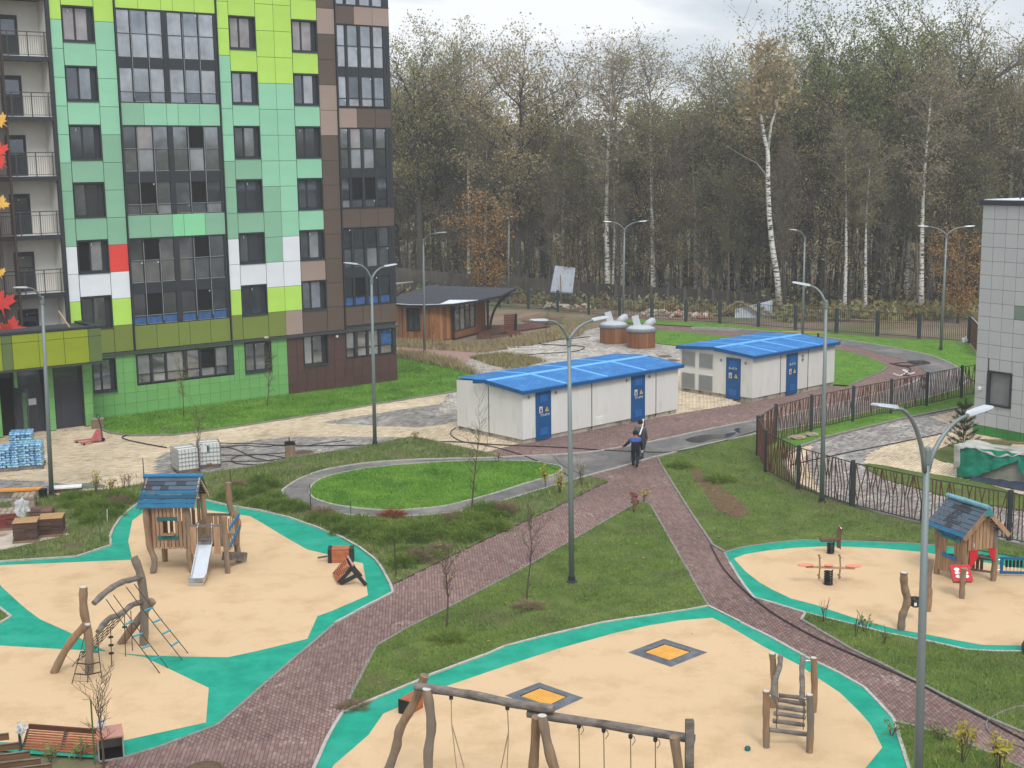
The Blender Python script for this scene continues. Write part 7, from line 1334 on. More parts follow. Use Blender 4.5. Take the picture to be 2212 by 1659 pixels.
# ================================================================ TREES
m_bark = M('bark_dark', (70, 67, 64), s=3, st=(1, 1, .2), v=.3, b=.6); m_barkg = M('bark_grey', (112, 106, 96), s=3, st=(1, 1, .2), v=.3, b=.6)
m_birch = M('bark_birch', (210, 207, 200), s=1.2, v=.1, dirt=(50, 46, 44), ds=2.2, dt=(.53, .57), st=(.8, .8, 4)); m_birchb = M('bark_birch_twig', (136, 126, 116), s=3, v=.2); m_youngb = M('bark_young', (88, 72, 64), s=5, v=.25)
m_fol = {'olive': blade_mat('foliage_olive', [(112, 110, 76), (136, 134, 94), (158, 152, 106), (168, 154, 106)], tl=.35), 'green': blade_mat('foliage_green', [(96, 106, 68), (116, 128, 80), (140, 148, 92), (158, 156, 100)], tl=.35),
         'tan': blade_mat('foliage_tan', [(138, 126, 94), (158, 144, 108), (178, 160, 122), (148, 142, 104)], tl=.35), 'orange': blade_mat('foliage_orange', [(146, 112, 66), (170, 128, 74), (188, 148, 90), (152, 134, 82)], tl=.35),
         'yellow': blade_mat('foliage_yellow', [(140, 136, 56), (172, 162, 70), (190, 178, 84), (120, 128, 60)], tl=.35), 'juniper': blade_mat('foliage_juniper', [(76, 98, 46), (98, 122, 54), (122, 144, 66), (144, 152, 80)], tl=.35), 'pine': blade_mat('foliage_pine', [(40, 58, 40), (52, 72, 48), (66, 86, 56)], tl=.35), 'red': blade_mat('foliage_red', [(120, 66, 44), (150, 84, 54), (128, 96, 60)], tl=.35), 'brown': blade_mat('foliage_brown', [(118, 106, 86), (140, 124, 98), (156, 140, 112)], tl=.35)}
def gen_tree(seed, H, r0, trunk_top, crown0, spread, nb, up, leafr, nleaf, leafs, levels=2, lean=0., wig=.35, droop=0., rmin=.014):
    """returns trunk/branch mesh data and leaf arrays. Branches leave the trunk between crown0*H and trunk_top*H"""
    r = random.Random(seed); mb = MB(); tips = []
    T = []; n = 9; lx, ly = r.uniform(-1, 1)*lean, r.uniform(-1, 1)*lean
    for i in range(n+1):
        t = i/n; T.append(Vector((lx*t*H+wig*math.sin(t*4+seed)*t, ly*t*H+wig*math.cos(t*3.3+seed*2)*t, H*trunk_top*t)))
    rad = [r0*(1-.8*(i/n))*(1.25 if i == 0 else 1) for i in range(n+1)]; mb.tube(T, rad, 7); tr = mb
    br = MB()
    def branch(p, d, L_, r_, lev):
        P = [p]; q = p.copy(); k = 4 if lev == 0 else 3
        for i in range(k):
            d = (d+Vector((r.uniform(-.3, .3), r.uniform(-.3, .3), r.uniform(-.15, .25)-droop*(lev+1)*.12))).normalized(); q = q+d*L_/k; P.append(q.copy())
        br.tube(P, [max(rmin, r_*(1-.75*i/k)) for i in range(k+1)], 4 if lev else 5, cap=False)
        if lev >= levels: tips.append((P[-1], L_)); tips.append((P[-2], L_)); return
        for i in range(1, k+1):
            for _ in range(2 if lev == 0 else 2):
                a = r.uniform(0, 2*PI); s_ = Vector((math.cos(a), math.sin(a), r.uniform(-.1, .7)-droop*.5)); branch(P[i], (d*.7+s_*.7).normalized(), L_*r.uniform(.42, .6), r_*.45, lev+1)
        tips.append((P[-1], L_*.5))
    for i in range(nb):
        t = crown0/trunk_top+(1-crown0/trunk_top)*(i+r.random()*.6)/nb; t = min(t, .99); f_ = t*n; k = int(f_); p = T[k].lerp(T[min(k+1, n)], f_-k); a = i*2.4+r.uniform(-.4, .4)
        prof = math.sin(PI*min(1, .18+.82*(1-(t*trunk_top-crown0)/(1-crown0)*.86))); L_ = spread*(.45+.75*prof)*r.uniform(.75, 1.15)
        u_ = up*r.uniform(.6, 1.3)+.5*max(0, t-.6); branch(p, Vector((math.cos(a), math.sin(a), u_)).normalized(), L_, r0*.5*(1-.55*t), 0)
    branch(T[-1], Vector((0, 0, 1)), (1-trunk_top)*H, rad[-1]*1.1, 0)
    tp = np.array([[*p] for p, _ in tips]); idx = np.random.default_rng(seed).integers(0, len(tp), nleaf); g = np.random.default_rng(seed+1)
    c = tp[idx]+g.normal(0, leafr, (nleaf, 3))*np.array([1, 1, .8]); s_ = leafs*g.uniform(.6, 1.4, nleaf)
    a = g.normal(0, 1, (nleaf, 3)); a /= np.linalg.norm(a, axis=1)[:, None]; b2 = np.cross(a, g.normal(0, 1, (nleaf, 3))); b2 /= np.linalg.norm(b2, axis=1)[:, None]
    V = np.zeros((nleaf, 4, 3), np.float32); V[:, 0] = c-a*s_[:, None]*.5; V[:, 1] = c+b2*s_[:, None]*.32; V[:, 2] = c+a*s_[:, None]*.5; V[:, 3] = c-b2*s_[:, None]*.32
    return tr, br, V
HA = {}
def tree_proto(name, cat, seed, bark, twig, fol, **k):
    tr, br, V = gen_tree(seed, **k); t = thing(name, '', cat, (0, 0, -500)); tr.build('trunk', bark, t, smooth=True); b_ = br.build('branches', twig, t, smooth=True)
    HA[t.name] = float(np.percentile(V[:, :, 2], 99.6))
    if len(V): o = npmesh('foliage', V.reshape(-1, 3), np.arange(4*len(V)).reshape(-1, 4), fol, t)
    return t
PR = {}
PR['oak'] = [tree_proto('oak_tree', 'tree', 11, m_bark, m_bark, m_fol['olive'], H=27, r0=.5, trunk_top=.8, crown0=.33, spread=6.2, nb=19, up=.75, leafr=.42, nleaf=13000, leafs=.24, lean=.02),
             tree_proto('oak_tree', 'tree', 23, m_bark, m_bark, m_fol['green'], H=27, r0=.46, trunk_top=.8, crown0=.36, spread=6.6, nb=20, up=.8, leafr=.42, nleaf=17000, leafs=.24, lean=.03),
             tree_proto('oak_tree', 'tree', 31, m_bark, m_bark, m_fol['tan'], H=24, r0=.4, trunk_top=.8, crown0=.25, spread=5.5, nb=20, up=.6, leafr=.42, nleaf=13000, leafs=.24, lean=.02)]
PR['birch'] = [tree_proto('birch_tree', 'tree', 41, m_birch, m_birchb, m_fol['tan'], H=25, r0=.31, trunk_top=.88, crown0=.42, spread=3.6, nb=17, up=1.2, leafr=.55, nleaf=3600, leafs=.2, lean=.04, droop=.5),
               tree_proto('birch_tree', 'tree', 47, m_birch, m_birchb, m_fol['olive'], H=25, r0=.29, trunk_top=.88, crown0=.5, spread=3.2, nb=16, up=1.2, leafr=.55, nleaf=4200, leafs=.2, lean=.03, droop=.4)]
PR['slim'] = [tree_proto('slender_tree', 'tree', 53, m_bark, m_barkg, m_fol['brown'], H=21, r0=.2, trunk_top=.85, crown0=.3, spread=3.0, nb=17, up=1.3, leafr=.5, nleaf=1700, leafs=.18, lean=.05),
              tree_proto('slender_tree', 'tree', 59, m_barkg, m_barkg, m_fol['olive'], H=22, r0=.2, trunk_top=.85, crown0=.35, spread=3.6, nb=18, up=1.2, leafr=.6, nleaf=4200, leafs=.22, lean=.04),
              tree_proto('slender_tree', 'tree', 67, m_bark, m_bark, m_fol['tan'], H=20, r0=.15, trunk_top=.85, crown0=.2, spread=2.8, nb=18, up=1.0, leafr=.5, nleaf=3000, leafs=.2, lean=.06)]
PR['maple'] = [tree_proto('maple_tree', 'tree', 71, m_bark, m_bark, m_fol['orange'], H=11, r0=.13, trunk_top=.8, crown0=.12, spread=2.3, nb=18, up=.35, leafr=.4, nleaf=3400, leafs=.24, lean=.05)]
for L_ in PR.values():
    for p in L_: p['used'] = 0
CH = {}
for c in bpy.data.objects:
    if c.parent: CH.setdefault(c.parent.name, []).append(c)
def put(kind, i, x, y, h=None, lab=None, grp=None, rz=None, sxy=1., z=0.):
    p = PR[kind][i]; H0 = HA[p.name]; s_ = (h or H0)/H0
    if not p['used']: c = p; p['used'] = 1
    else: c = copy_tree(p, _ch=CH)
    c.location = (x, y, z); c.rotation_euler = (0, 0, rd.uniform(0, 6.28) if rz is None else rz); c.scale = (s_*sxy, s_*sxy, s_); c['label'] = lab; 
    if grp: c['group'] = grp
    elif 'group' in c: del c['group']
    return c
def px(x, Y): return atd(x, 400, Y).x
def toph(y, Y, x=1500): return atd(x, y, Y).z
# trees one can single out in the photograph
SP = [('oak', 0, 905, 148, 58, 'broad dark oak rising beside the brown building corner'), ('birch', 1, 1010, 146, 100, 'birch left of the dark forked oak'), ('oak', 2, 1117, 141, 78, 'tall dark-trunked oak right of the orange maple'),
      ('birch', 1, 1215, 139, 170, 'thin double birch above the left part of the waste bins'), ('birch', 0, 1313, 134, 92, 'spotted birch just left of the two-armed lamp behind the bins'), ('birch', 0, 1345, 136, 96, 'spotted birch directly behind the two-armed lamp at the bins'),
      ('birch', 1, 1412, 131, 88, 'pale straight birch right of the two-armed lamp at the bins'), ('birch', 1, 1540, 133, 112, 'birch left of the big white forked birch'),
      ('oak', 1, 1747, 127, 40, 'green oak behind the one-armed lamp'), ('oak', 1, 1895, 125, 4, 'largest green oak with the highest crown at the top edge'), ('oak', 0, 2100, 128, 14, 'dark oak rising above the grey building roof'),
      ('birch', 0, 2000, 120, 118, 'leaning white birch left of the right-hand lamp'), ('birch', 1, 1832, 120, 250, 'thin straight white birch right of the green oak trunk'), ('birch', 1, 1972, 127, 150, 'broken-patterned birch behind the leaning white one'), ('birch', 0, 2192, 124, 60, 'birch behind the railing of the grey roof'), ('birch', 1, 1878, 119.5, 300, 'short white birch stem beside the largest oak'),
      ('maple', 0, 1052, 134, 410, 'orange maple in front of the woods behind the pavilion'), ('maple', 0, 2082, 112, 488, 'orange maple at the left edge of the grey building'), ('slim', 1, 1600, 129, 120, 'bushy slender tree left of the big birch crown'), ('oak', 2, 985, 156, 110, 'tan-leaved oak behind the lamp at the pavilion')]
for kind, i, x, Y, yt, lab in SP: put(kind, i, px(x, Y), Y, toph(yt, Y, x)*(1.04 if kind != 'maple' else 1), lab, sxy=1 if kind != 'maple' else 1.05)
# the big white forked birch, built by hand
o_ = Vector((px(1683, 118.5), 118.5, 0)); bt = thing('birch_tree', 'big white forked birch, the brightest trunk in the woods', 'tree', o_)
def bp(x, y): return atd(x, y, 118.5)-o_
MB().tube([bp(1684, 662), bp(1679, 600), bp(1668, 530), bp(1662, 470), bp(1659, 400), bp(1659, 330), bp(1650, 290), bp(1640, 230), bp(1632, 170), bp(1634, 110), bp(1640, 60)], [.29, .26, .24, .22, .2, .19, .15, .12, .08, .05, .03], 9).build('trunk', m_birch, bt, smooth=True)
MB().tube([bp(1659, 325), bp(1666, 270), bp(1677, 235), bp(1685, 190), bp(1692, 130)], [.16, .12, .09, .06, .03], 7).build('branches', m_birch, bt, smooth=True); MB().tube([bp(1660, 405), bp(1652, 375), bp(1634, 352), bp(1610, 340), bp(1590, 328), bp(1560, 310)], [.08, .07, .055, .04, .03, .015], 6).build('branches', m_birchb, bt, smooth=True)
g = np.random.default_rng(3); bm_ = MB(); tips = []
for k in range(60):
    t = g.random(); base = bp(1650-18*t, 290-200*t) if k % 2 else bp(1668+22*t, 260-130*t); a = g.uniform(0, 6.28); d = Vector((math.cos(a), math.sin(a), .9)); L_ = g.uniform(1.6, 3.6)*(1.1-t*.5); P = [base, base+d*L_*.5, base+d*L_*.9+Vector((0, 0, -.3*L_*.3))]; bm_.tube(P, [.04, .025, .01], 4, cap=False); tips += [P[-1], P[1]]
    for q in range(3): e_ = P[1]+Vector((g.normal(0, .8), g.normal(0, .8), g.normal(.2, .8))); bm_.tube([P[1], e_], [.015, .006], 3, cap=False); tips.append(e_)
bm_.build('branches', m_birchb, bt); tp = np.array([[*p] for p in tips]); n = 3000; c = tp[g.integers(0, len(tp), n)]+g.normal(0, .55, (n, 3)); a = g.normal(0, .1, (n, 3)); b2 = g.normal(0, .08, (n, 3)); V = np.stack([c-a, c+b2, c+a, c-b2], 1); npmesh('foliage', V.reshape(-1, 3), np.arange(4*n).reshape(-1, 4), m_fol['tan'], bt)
# second row and filling rows; nothing tells these apart
edge = lambda x: np.interp(x, [700, 855, 1135, 1371, 1666, 1690, 2212, 2500], [158, 152, 139, 131, 124.5, 121, 121, 118])
r = random.Random(77)
for row, (dn, n, kinds) in enumerate(((1.5, 56, ('slim0', 'slim1', 'slim2', 'birch1', 'slim0', 'slim1', 'slim2', 'slim0')), (5, 34, ('oak0', 'slim1', 'slim0', 'birch0', 'oak2', 'slim2')), (12, 22, ('oak0', 'oak1', 'slim1', 'oak2')), (22, 18, ('oak0', 'oak1', 'oak2', 'slim1')))):
    for k in range(n):
        x = 700+(2560-700)*(k+r.uniform(.1, .9))/n; Y = edge(x)+dn+r.uniform(-1.5, 2.5); kd = r.choice(kinds); yt = np.interp(x, [700, 900, 1000, 1230, 1400, 1550, 1650, 1900, 2060, 2212, 2500], [110, 125, 195, 250, 190, 185, 120, 75, 120, 100, 80])+r.uniform(-10, 80)+(40 if row == 0 else 0)
        if 'slim' in kd and row == 0: yt += r.uniform(20, 160)
        lab, grp = {'o': ('leafy oak in the depth of the woods', 'oaks in the woods'), 's': ('slender dark tree in the woods', 'slender trees in the woods'), 'b': ('thin birch in the depth of the woods', 'birches in the woods')}[kd[0]]
        put(kd[:-1], int(kd[-1]), px(x, Y), Y, max(9, toph(yt, Y, x)), lab, grp)
for L_ in PR.values():
    for p in L_: del p['used']
# thin stems, brush and low leaves of the undergrowth; the far wood behind
g = np.random.default_rng(9); us = MB()
for k in range(900):
    x = g.uniform(690, 2570); Y = float(edge(x))+abs(g.normal(0, 12))+.5; X = px(x, Y); h = g.uniform(2.5, 11); a = g.normal(0, .1); b2 = g.normal(0, .1); us.tube([(X, Y, -.1), (X+a*h*.5, Y+b2*h, h*.5), (X+a*h*1.3, Y, h)], [.05, .035, .01], 3, cap=False)
    if k % 2 == 0:
        for q in range(4): z = h*g.uniform(.3, .9); us.tube([(X+a*z, Y, z), (X+a*z+g.normal(0, .9), Y+g.normal(0, .5), z+g.uniform(.2, 1.4))], [.02, .005], 3, cap=False)
o = us.build('undergrowth_stems', m_bark); o['kind'] = 'stuff'
def leafcloud(name, n, fx, fz, mat, sz):
    x = g.uniform(690, 2570, n); Y = edge(x)+fx(n); X = (x-1106)/FPX*Y*1.014; z = fz(n); c = np.stack([X, Y, z], 1); a = g.normal(0, sz*.5, (n, 3)); b2 = g.normal(0, sz*.35, (n, 3)); V = np.stack([c-a, c+b2, c+a, c-b2], 1)
    o = npmesh(name, V.reshape(-1, 3), np.arange(4*n).reshape(-1, 4), mat); o['kind'] = 'stuff'
leafcloud('undergrowth_leaves', 26000, lambda n: np.abs(g.normal(0, 9, n))+.3, lambda n: np.abs(g.normal(0, 4.5, n)), m_fol['brown'], .16)
leafcloud('undergrowth_leaves', 16000, lambda n: np.abs(g.normal(0, 9, n))+.3, lambda n: np.abs(g.normal(0, 6, n))+1, m_fol['olive'], .18)
leafcloud('forest_floor_litter', 14000, lambda n: g.uniform(-6, 12, n), lambda n: np.abs(g.normal(0, .25, n)), m_fol['red'], .25)
leafcloud('forest_floor_weeds', 16000, lambda n: g.uniform(-7, 4, n), lambda n: np.abs(g.normal(0, .5, n)), m_fol['olive'], .3)
fw_ = MB()
for k in range(260):
    X = g.uniform(-60, 110); Y = g.uniform(172, 215); h = g.uniform(13, 20); fw_.tube([(X, Y, 0), (X+g.normal(0, .6), Y, h)], [.3, .1], 4, cap=False)
o = fw_.build('far_wood_trunks', m_bark); o['kind'] = 'stuff'
n = 60000; cxx = g.uniform(-65, 115, 500); cyy = g.uniform(172, 215, 500); czz = g.uniform(3, 20, 500); i = g.integers(0, 500, n); c = np.stack([cxx[i], cyy[i], czz[i]], 1)+g.normal(0, 1, (n, 3))*np.array([2.6, 2.6, 2.2]); a = g.normal(0, .26, (n, 3)); b2 = g.normal(0, .2, (n, 3)); V = np.stack([c-a, c+b2, c+a, c-b2], 1)
o = npmesh('far_wood_foliage', V.reshape(-1, 3), np.arange(4*n).reshape(-1, 4), m_fol['olive']); o['kind'] = 'stuff'
# the wood goes on to the right of the yard (seen only as a reflection in the panes of the building)
n = 30000; cxx = g.uniform(120, 165, 260); cyy = g.uniform(-60, 110, 260); czz = g.uniform(2, 17, 260); i = g.integers(0, 260, n); c = np.stack([cxx[i], cyy[i], czz[i]], 1)+g.normal(0, 1, (n, 3))*np.array([2.5, 2.5, 2.2]); a = g.normal(0, .5, (n, 3)); b2 = g.normal(0, .4, (n, 3)); V = np.stack([c-a, c+b2, c+a, c-b2], 1)
o = npmesh('far_wood_foliage', V.reshape(-1, 3), np.arange(4*n).reshape(-1, 4), m_fol['olive']); o['kind'] = 'stuff'
# ---- young bare trees on the site
def young(px_, yb, yt, label, seed, fol=None, nleaf=0, xt=None, spread=.75, r0=.03, c0=.35, group=None, base=None, name='young_tree', nb=11):
    b_ = base or at(px_, yb); H = atd(xt or px_, yt, b_.y).z
    tr, br, V = gen_tree(seed, H=H, r0=r0, trunk_top=.72, crown0=c0, spread=spread, nb=nb, up=1.5, leafr=.08, nleaf=max(nleaf, 1), leafs=.07, levels=1, lean=0, wig=.08, rmin=.005)
    t = thing(name, label, 'tree', b_); sh = ((atd(xt, yt, b_.y).x-b_.x) if xt else 0)/H
    for m_ in (tr, br): m_.v = [(v[0]+sh*v[2], v[1], v[2]) for v in m_.v]
    tr.build('trunk', m_youngb, t); br.build('branches', m_youngb, t)
    if nleaf: V[:, :, 0] += sh*V[:, :, 2]; npmesh('foliage', V.reshape(-1, 3), np.arange(4*len(V)).reshape(-1, 4), m_fol[fol], t)
    return t
young(397, 903, 745, 'young tree with thin green leaves before the wide ground-floor window', 101, 'green', 420, spread=.55, c0=.25); young(577, 878, 738, 'young tree with a few leaves before the green-brown facade joint', 102, 'green', 260, xt=588, spread=.55, c0=.2); young(803, 828, 714, 'young leafy tree before the maroon ground floor', 103, 'green', 320, xt=800, spread=.6, c0=.2)
young(432, 1021, 872, 'bare young tree standing at the caged water tanks', 104, spread=.6); young(1019, 1120, 862, 'tall bare young tree before the left corner of the nearer cabin', 105, xt=1034, spread=.7, r0=.04, c0=.2, nb=14); young(1138, 1299, 1090, 'bare young tree in the grass triangle, upper one', 106, xt=1150, spread=.75, r0=.035); young(964, 1367, 1165, 'young tree in the grass triangle with a tuft of yellow leaves', 107, 'yellow', 46, spread=.7, r0=.04, xt=968)
young(218, 1690, 1452, 'bare branching young tree beside the bench in the bottom left', 108, base=at(224, 1668), xt=213, spread=.75, r0=.035, c0=.3, nb=13); young(1060, 738, 650, 'small bare sapling before the pavilion deck', 109, spread=.5); young(1180, 735, 672, 'small bare sapling on the dirt right of the deck', 110, spread=.5); young(935, 745, 690, 'low bare sapling before the pavilion drum', 111, spread=.4)
def twigs(x, y, h, label, fol, nl, seed, n=5, wd=.25, ls=.1, name='shrub', bark=None):
    """a small shrub of a few upright stems with scattered leaves"""
    r_ = random.Random(seed); o_ = at(x, y); t = thing(name, label, 'shrub', o_); b = MB(); tips = []
    for k in range(n):
        a = r_.uniform(0, 6.28); q = Vector((math.cos(a)*wd*r_.uniform(.2, 1), math.sin(a)*wd*r_.uniform(.2, 1), h*r_.uniform(.7, 1.05))); m_ = q*.5+Vector((r_.gauss(0, .03), r_.gauss(0, .03), .03)); b.tube([Vector((q.x*.15, q.y*.15, 0)), m_, q], [.011, .009, .005], 5); tips += [q, m_, q*.8]
        for _ in range(3): e_ = q*r_.uniform(.45, .9)+Vector((r_.gauss(0, .1), r_.gauss(0, .1), .1)); b.tube([q*.5, e_], [.006, .004], 4); tips.append(e_)
    b.build('stems', bark or m_youngb, t)
    if nl:
        gg = np.random.default_rng(seed); tp = np.array([[*p] for p in tips]); c = tp[gg.integers(0, len(tp), nl)]+gg.normal(0, .07, (nl, 3)); a = gg.normal(0, ls*.4, (nl, 3)); b2 = gg.normal(0, ls*.25, (nl, 3)); V = np.stack([c-a, c+b2, c+a, c-b2], 1); npmesh('foliage', V.reshape(-1, 3), np.arange(4*nl).reshape(-1, 4), m_fol[fol], t)
for a in ((1178, 1054, .95, 'yellow-leaved shrub at the tip of the oval lawn', 'yellow', 90), (1209, 1068, .95, 'taller yellow-leaved shrub right of the oval lawn tip', 'yellow', 110), (1257, 1048, 1.3, 'shrub with pale drooping leaves near the path fork', 'tan', 60), (1368, 1108, .95, 'reddish sparse shrub at the tip of the grass triangle', 'red', 50), (1389, 1086, .55, 'small yellow sprig at the tip of the grass triangle', 'yellow', 26), (208, 1068, .95, 'yellow-leaved shrub at the left pavement edge', 'yellow', 110), (240, 1070, .8, 'second yellowish shrub at the left pavement edge', 'yellow', 60), (266, 1056, .75, 'thin sprig left of the playhouse roof', 'tan', 14), (279, 1054, .75, 'thin sprig with few leaves nearest the playhouse roof', 'tan', 18),
          (1780, 1345, .85, 'leafless twig at the corner of the right grass patch', 'green', 0), (1846, 1378, .9, 'forked leafless twig at the teal edge', 'green', 0), (1868, 1366, .55, 'twig with green leaf tufts at the teal edge', 'green', 24), (1908, 1394, .6, 'rightmost thin twig at the teal edge', 'green', 0), (1924, 1590, .35, 'dark green sprig growing over the teal kerb', 'green', 46), (2078, 1650, 1.0, 'leafy yellow-green shrub at the foot of the foreground lamp', 'yellow', 170), (2160, 1668, .95, 'yellow-green shrub in the bottom right corner', 'yellow', 190), (2030, 1600, .35, 'low dark weed along the path edge', 'green', 60), (175, 1640, .3, 'weedy sprig under the long bench', 'green', 50), (110, 1648, .3, 'low weed before the long bench', 'green', 50),
          (1075, 1000, .5, 'dry reed heads behind the asphalt loop', 'tan', 30), (900, 950, .35, 'dry seed heads at the pavement tip', 'tan', 30)):
    twigs(*a, seed=int(a[0]), n=7 if a[5] > 90 else 4)
for (x, yb, yt, lb, mt) in ((313, 1062, 990, 'dark rusty stake behind the playhouse ridge', m_steel), (501, 1088, 1014, 'thin dark stake left of the tall playhouse post', m_steel), (672, 1113, 1047, 'rust-brown stake by the asphalt loop end', m_steel), (759, 1156, 1080, 'green stake in the middle of the bed', None), (855.5, 1248, 1163, 'dark stake nearest the red path', m_steel), (219, 1179, 1110, 'pale green stake near the teal corner', None), (232, 1130, 1100, 'short pale stake among the junipers', m_head), (205, 1650, 1512, 'thick green stake beside the bottom-left tree', None)):
    b_ = at(x, yb); h = atd(x, yt, b_.y).z; t = thing('garden_stake', lb, 'stake', b_, 0, 'garden stakes'); MB().tube([(0, 0, 0), (rd.uniform(-.03, .03), 0, h)], .022, 6).build('rod', mt or M('stake_green', (70, 104, 58)), t)
# ---- junipers in the bed
def bush(seed, n, R_, H_, ls, wl):
    g_ = np.random.default_rng(seed); th = g_.uniform(0, 2*np.pi, n); ph_ = np.arccos(g_.uniform(0.05, 1, n)); rr = g_.uniform(.35, 1, n)**.6*(1+.25*np.sin(th*5+seed)); d = np.stack([np.cos(th)*np.sin(ph_)*R_, np.sin(th)*np.sin(ph_)*R_, np.cos(ph_)*H_], 1); c = d*rr[:, None]; c[:, 2] = np.abs(c[:, 2])+.02
    o_ = d/np.linalg.norm(d, axis=1)[:, None]+g_.normal(0, .45, (n, 3))+np.array([0, 0, .25]); o_ /= np.linalg.norm(o_, axis=1)[:, None]; s_ = np.cross(o_, g_.normal(0, 1, (n, 3))); s_ /= np.linalg.norm(s_, axis=1)[:, None]
    L_ = ls*g_.uniform(.6, 1.4, n)[:, None]; return np.stack([c-s_*wl, c+s_*wl, c+o_*L_], 1)
jp = []
for k in range(3): V = bush(200+k, 1500, .75, .42, .17, .016); o = npmesh('juniper', V.reshape(-1, 3), np.arange(3*len(V)).reshape(-1, 3), m_fol['juniper' if k < 2 else 'brown']); jp.append(o)
JX = []
for (x0, y0, x1, y1, n) in ((150, 1075, 290, 1095, 9), (170, 1095, 260, 1130, 9), (560, 1080, 700, 1125, 9), (700, 1130, 860, 1180, 12), (800, 1130, 1010, 1170, 16), (860, 1190, 960, 1225, 9), (960, 1120, 1080, 1145, 9), (500, 1040, 600, 1080, 6), (1030, 1100, 1090, 1130, 4)):
    for _ in range(n):
        for _try in range(20):
            p = at(rd.uniform(x0, x1), rd.uniform(y0, y1))
            if inpoly(np.array([p.x+dx for dx in (0, .5, -.5, 0, 0)]), np.array([p.y+dy for dy in (0, 0, 0, .55, -.55)]), BED).all() and all((p-q).length > .6 for q in JX): JX.append(p); break
used = [0, 0, 0]
for i, p in enumerate(JX):
    k = rd.choices((0, 1, 2), (5, 5, 1.3))[0]
    if not used[k]: o = jp[k]; used[k] = 1
    else: o = jp[k].copy(); C.objects.link(o)
    o.location = p; s_ = rd.uniform(.55, .95); o.scale = (s_, s_, s_*rd.uniform(.7, 1.2)); o.rotation_euler = (0, 0, rd.uniform(0, 6.28))
    tag(o, 'low spreading green juniper in the planted bed' if k < 2 else 'brownish low shrub among the junipers', 'shrub', 'low green junipers in the bed' if k < 2 else 'brownish shrubs in the bed')
for k in range(3):
    if not used[k]: bpy.data.objects.remove(jp[k])
V = bush(300, 700, .5, .35, .3, .012); 
for i, (x, y, s_, f_, lb) in enumerate(((847, 1118, .8, 'red', 'rust-red spindly shrub below the asphalt loop'), (965, 1383, .8, 'juniper', 'mound of weeds round the yellow-tufted young tree'), (1141, 1312, .75, 'brown', 'brown mulch mound round the upper young tree in the triangle'), (763, 1528, .6, 'brown', 'dark tuft at the sharp corner of the grass triangle'), (1555, 1040, 1.0, 'juniper', 'weedy mound on the bare soil strip'), (1470, 1010, .9, 'juniper', 'rough weeds by the path near the walkers'), (700, 1440, 0, 'red', ''))):
    if s_: o = npmesh('weed_clump', V.reshape(-1, 3)*s_, np.arange(3*len(V)).reshape(-1, 3), m_fol[f_]); o.location = at(x, y); o.scale = (1.3, 1.2, .5 if f_ == 'brown' else .8); tag(o, lb, 'weeds')
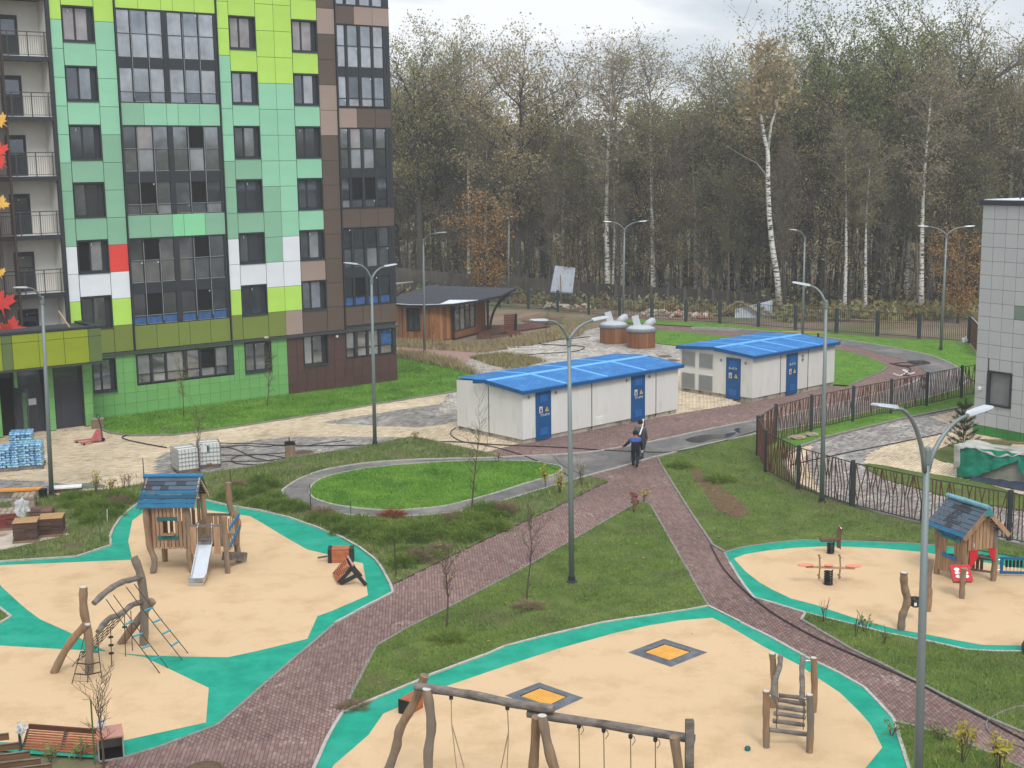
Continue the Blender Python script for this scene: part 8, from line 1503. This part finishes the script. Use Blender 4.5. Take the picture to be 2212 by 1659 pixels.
# young pine in the yard
o_ = at(2078, 992); t = thing('young_pine', 'young dark pine beside the tarpaulin-covered stack', 'tree', o_); h = atd(2081, 863, o_.y).z; MB().tube([(0, 0, 0), (.03, 0, h*.5), (.05, 0, h)], [.04, .03, .012], 6).build('trunk', m_youngb, t); g = np.random.default_rng(12); bb = MB(); cc = []
for lv in range(7):
    z = .35+lv*(h-.5)/7; L_ = (.85-.09*lv)
    for k in range(6):
        a = k*1.05+lv*.5; e_ = Vector((math.cos(a)*L_, math.sin(a)*L_, z+.12+L_*.4)); bb.tube([Vector((.03, 0, z)), e_], [.014, .007], 4); cc += [(Vector((.03, 0, z)).lerp(e_, t_), (e_-Vector((0, 0, z))).normalized()) for t_ in (.3, .45, .6, .75, .9, 1.0)]
cc += [(Vector((.05, 0, h-.1*k)), Vector((0, 0, 1))) for k in range(4)]; bb.build('branches', m_youngb, t); P = np.array([[*c[0]] for c in cc]); n = 9000; i = g.integers(0, len(P), n); c = P[i]+g.normal(0, .03, (n, 3)); d = g.normal(0, 1, (n, 3))+np.array([0, 0, .5]); d /= np.linalg.norm(d, axis=1)[:, None]; s_ = np.cross(d, g.normal(0, 1, (n, 3))); s_ /= np.linalg.norm(s_, axis=1)[:, None]; V = np.stack([c-s_*.006, c+s_*.006, c+d*.13], 1); npmesh('needles', V.reshape(-1, 3), np.arange(3*n).reshape(-1, 3), m_fol['pine'], t)
# fallen leaves on rubber and grass
def litter(name, poly, n, mats, s_=.05, z=.03):
    xs = [p[0] for p in poly]; ys = [p[1] for p in poly]; X = g.uniform(min(xs), max(xs), n); Y = g.uniform(min(ys), max(ys), n); ok = inpoly(X, Y, poly); X, Y = X[ok], Y[ok]; n = len(X); c = np.stack([X, Y, np.full(n, z)], 1); a = g.normal(0, s_*.6, (n, 3)); b2 = g.normal(0, s_*.5, (n, 3)); a[:, 2] *= .2; b2[:, 2] *= .2; V = np.stack([c-a, c+b2, c+a, c-b2], 1); o = npmesh(name, V.reshape(-1, 3), np.arange(4*n).reshape(-1, 4), mats); o['kind'] = 'stuff'
litter('fallen_leaves', TRI, 260, m_fol['yellow'], .05, .07); litter('fallen_leaves', TAN_B, 40, m_fol['brown'], .03); litter('fallen_leaves', BED, 500, m_fol['tan'], .06, .1); litter('fallen_leaves', RIGHTGR, 300, m_fol['tan'], .06, .08); litter('fallen_leaves', TAN_A1, 36, m_fol['brown'], .03); litter('fallen_leaves', RED_MAIN, 90, m_fol['tan'], .03, .02)
# ================================================================ AIR
hz = MB().box(-170, 190, -12, 245, -1.2, 36).build('haze', bpy.data.materials.new('haze_air')); hz['kind'] = 'stuff'; hm = hz.data.materials[0]; hm.use_nodes = True; t = hm.node_tree; t.nodes.clear(); ou = t.nodes.new('ShaderNodeOutputMaterial'); pv_ = t.nodes.new('ShaderNodeVolumePrincipled')
pv_.inputs['Color'].default_value = (.86, .9, .95, 1); pv_.inputs['Density'].default_value = .00065; pv_.inputs['Anisotropy'].default_value = .2; t.links.new(pv_.outputs[0], ou.inputs['Volume'])
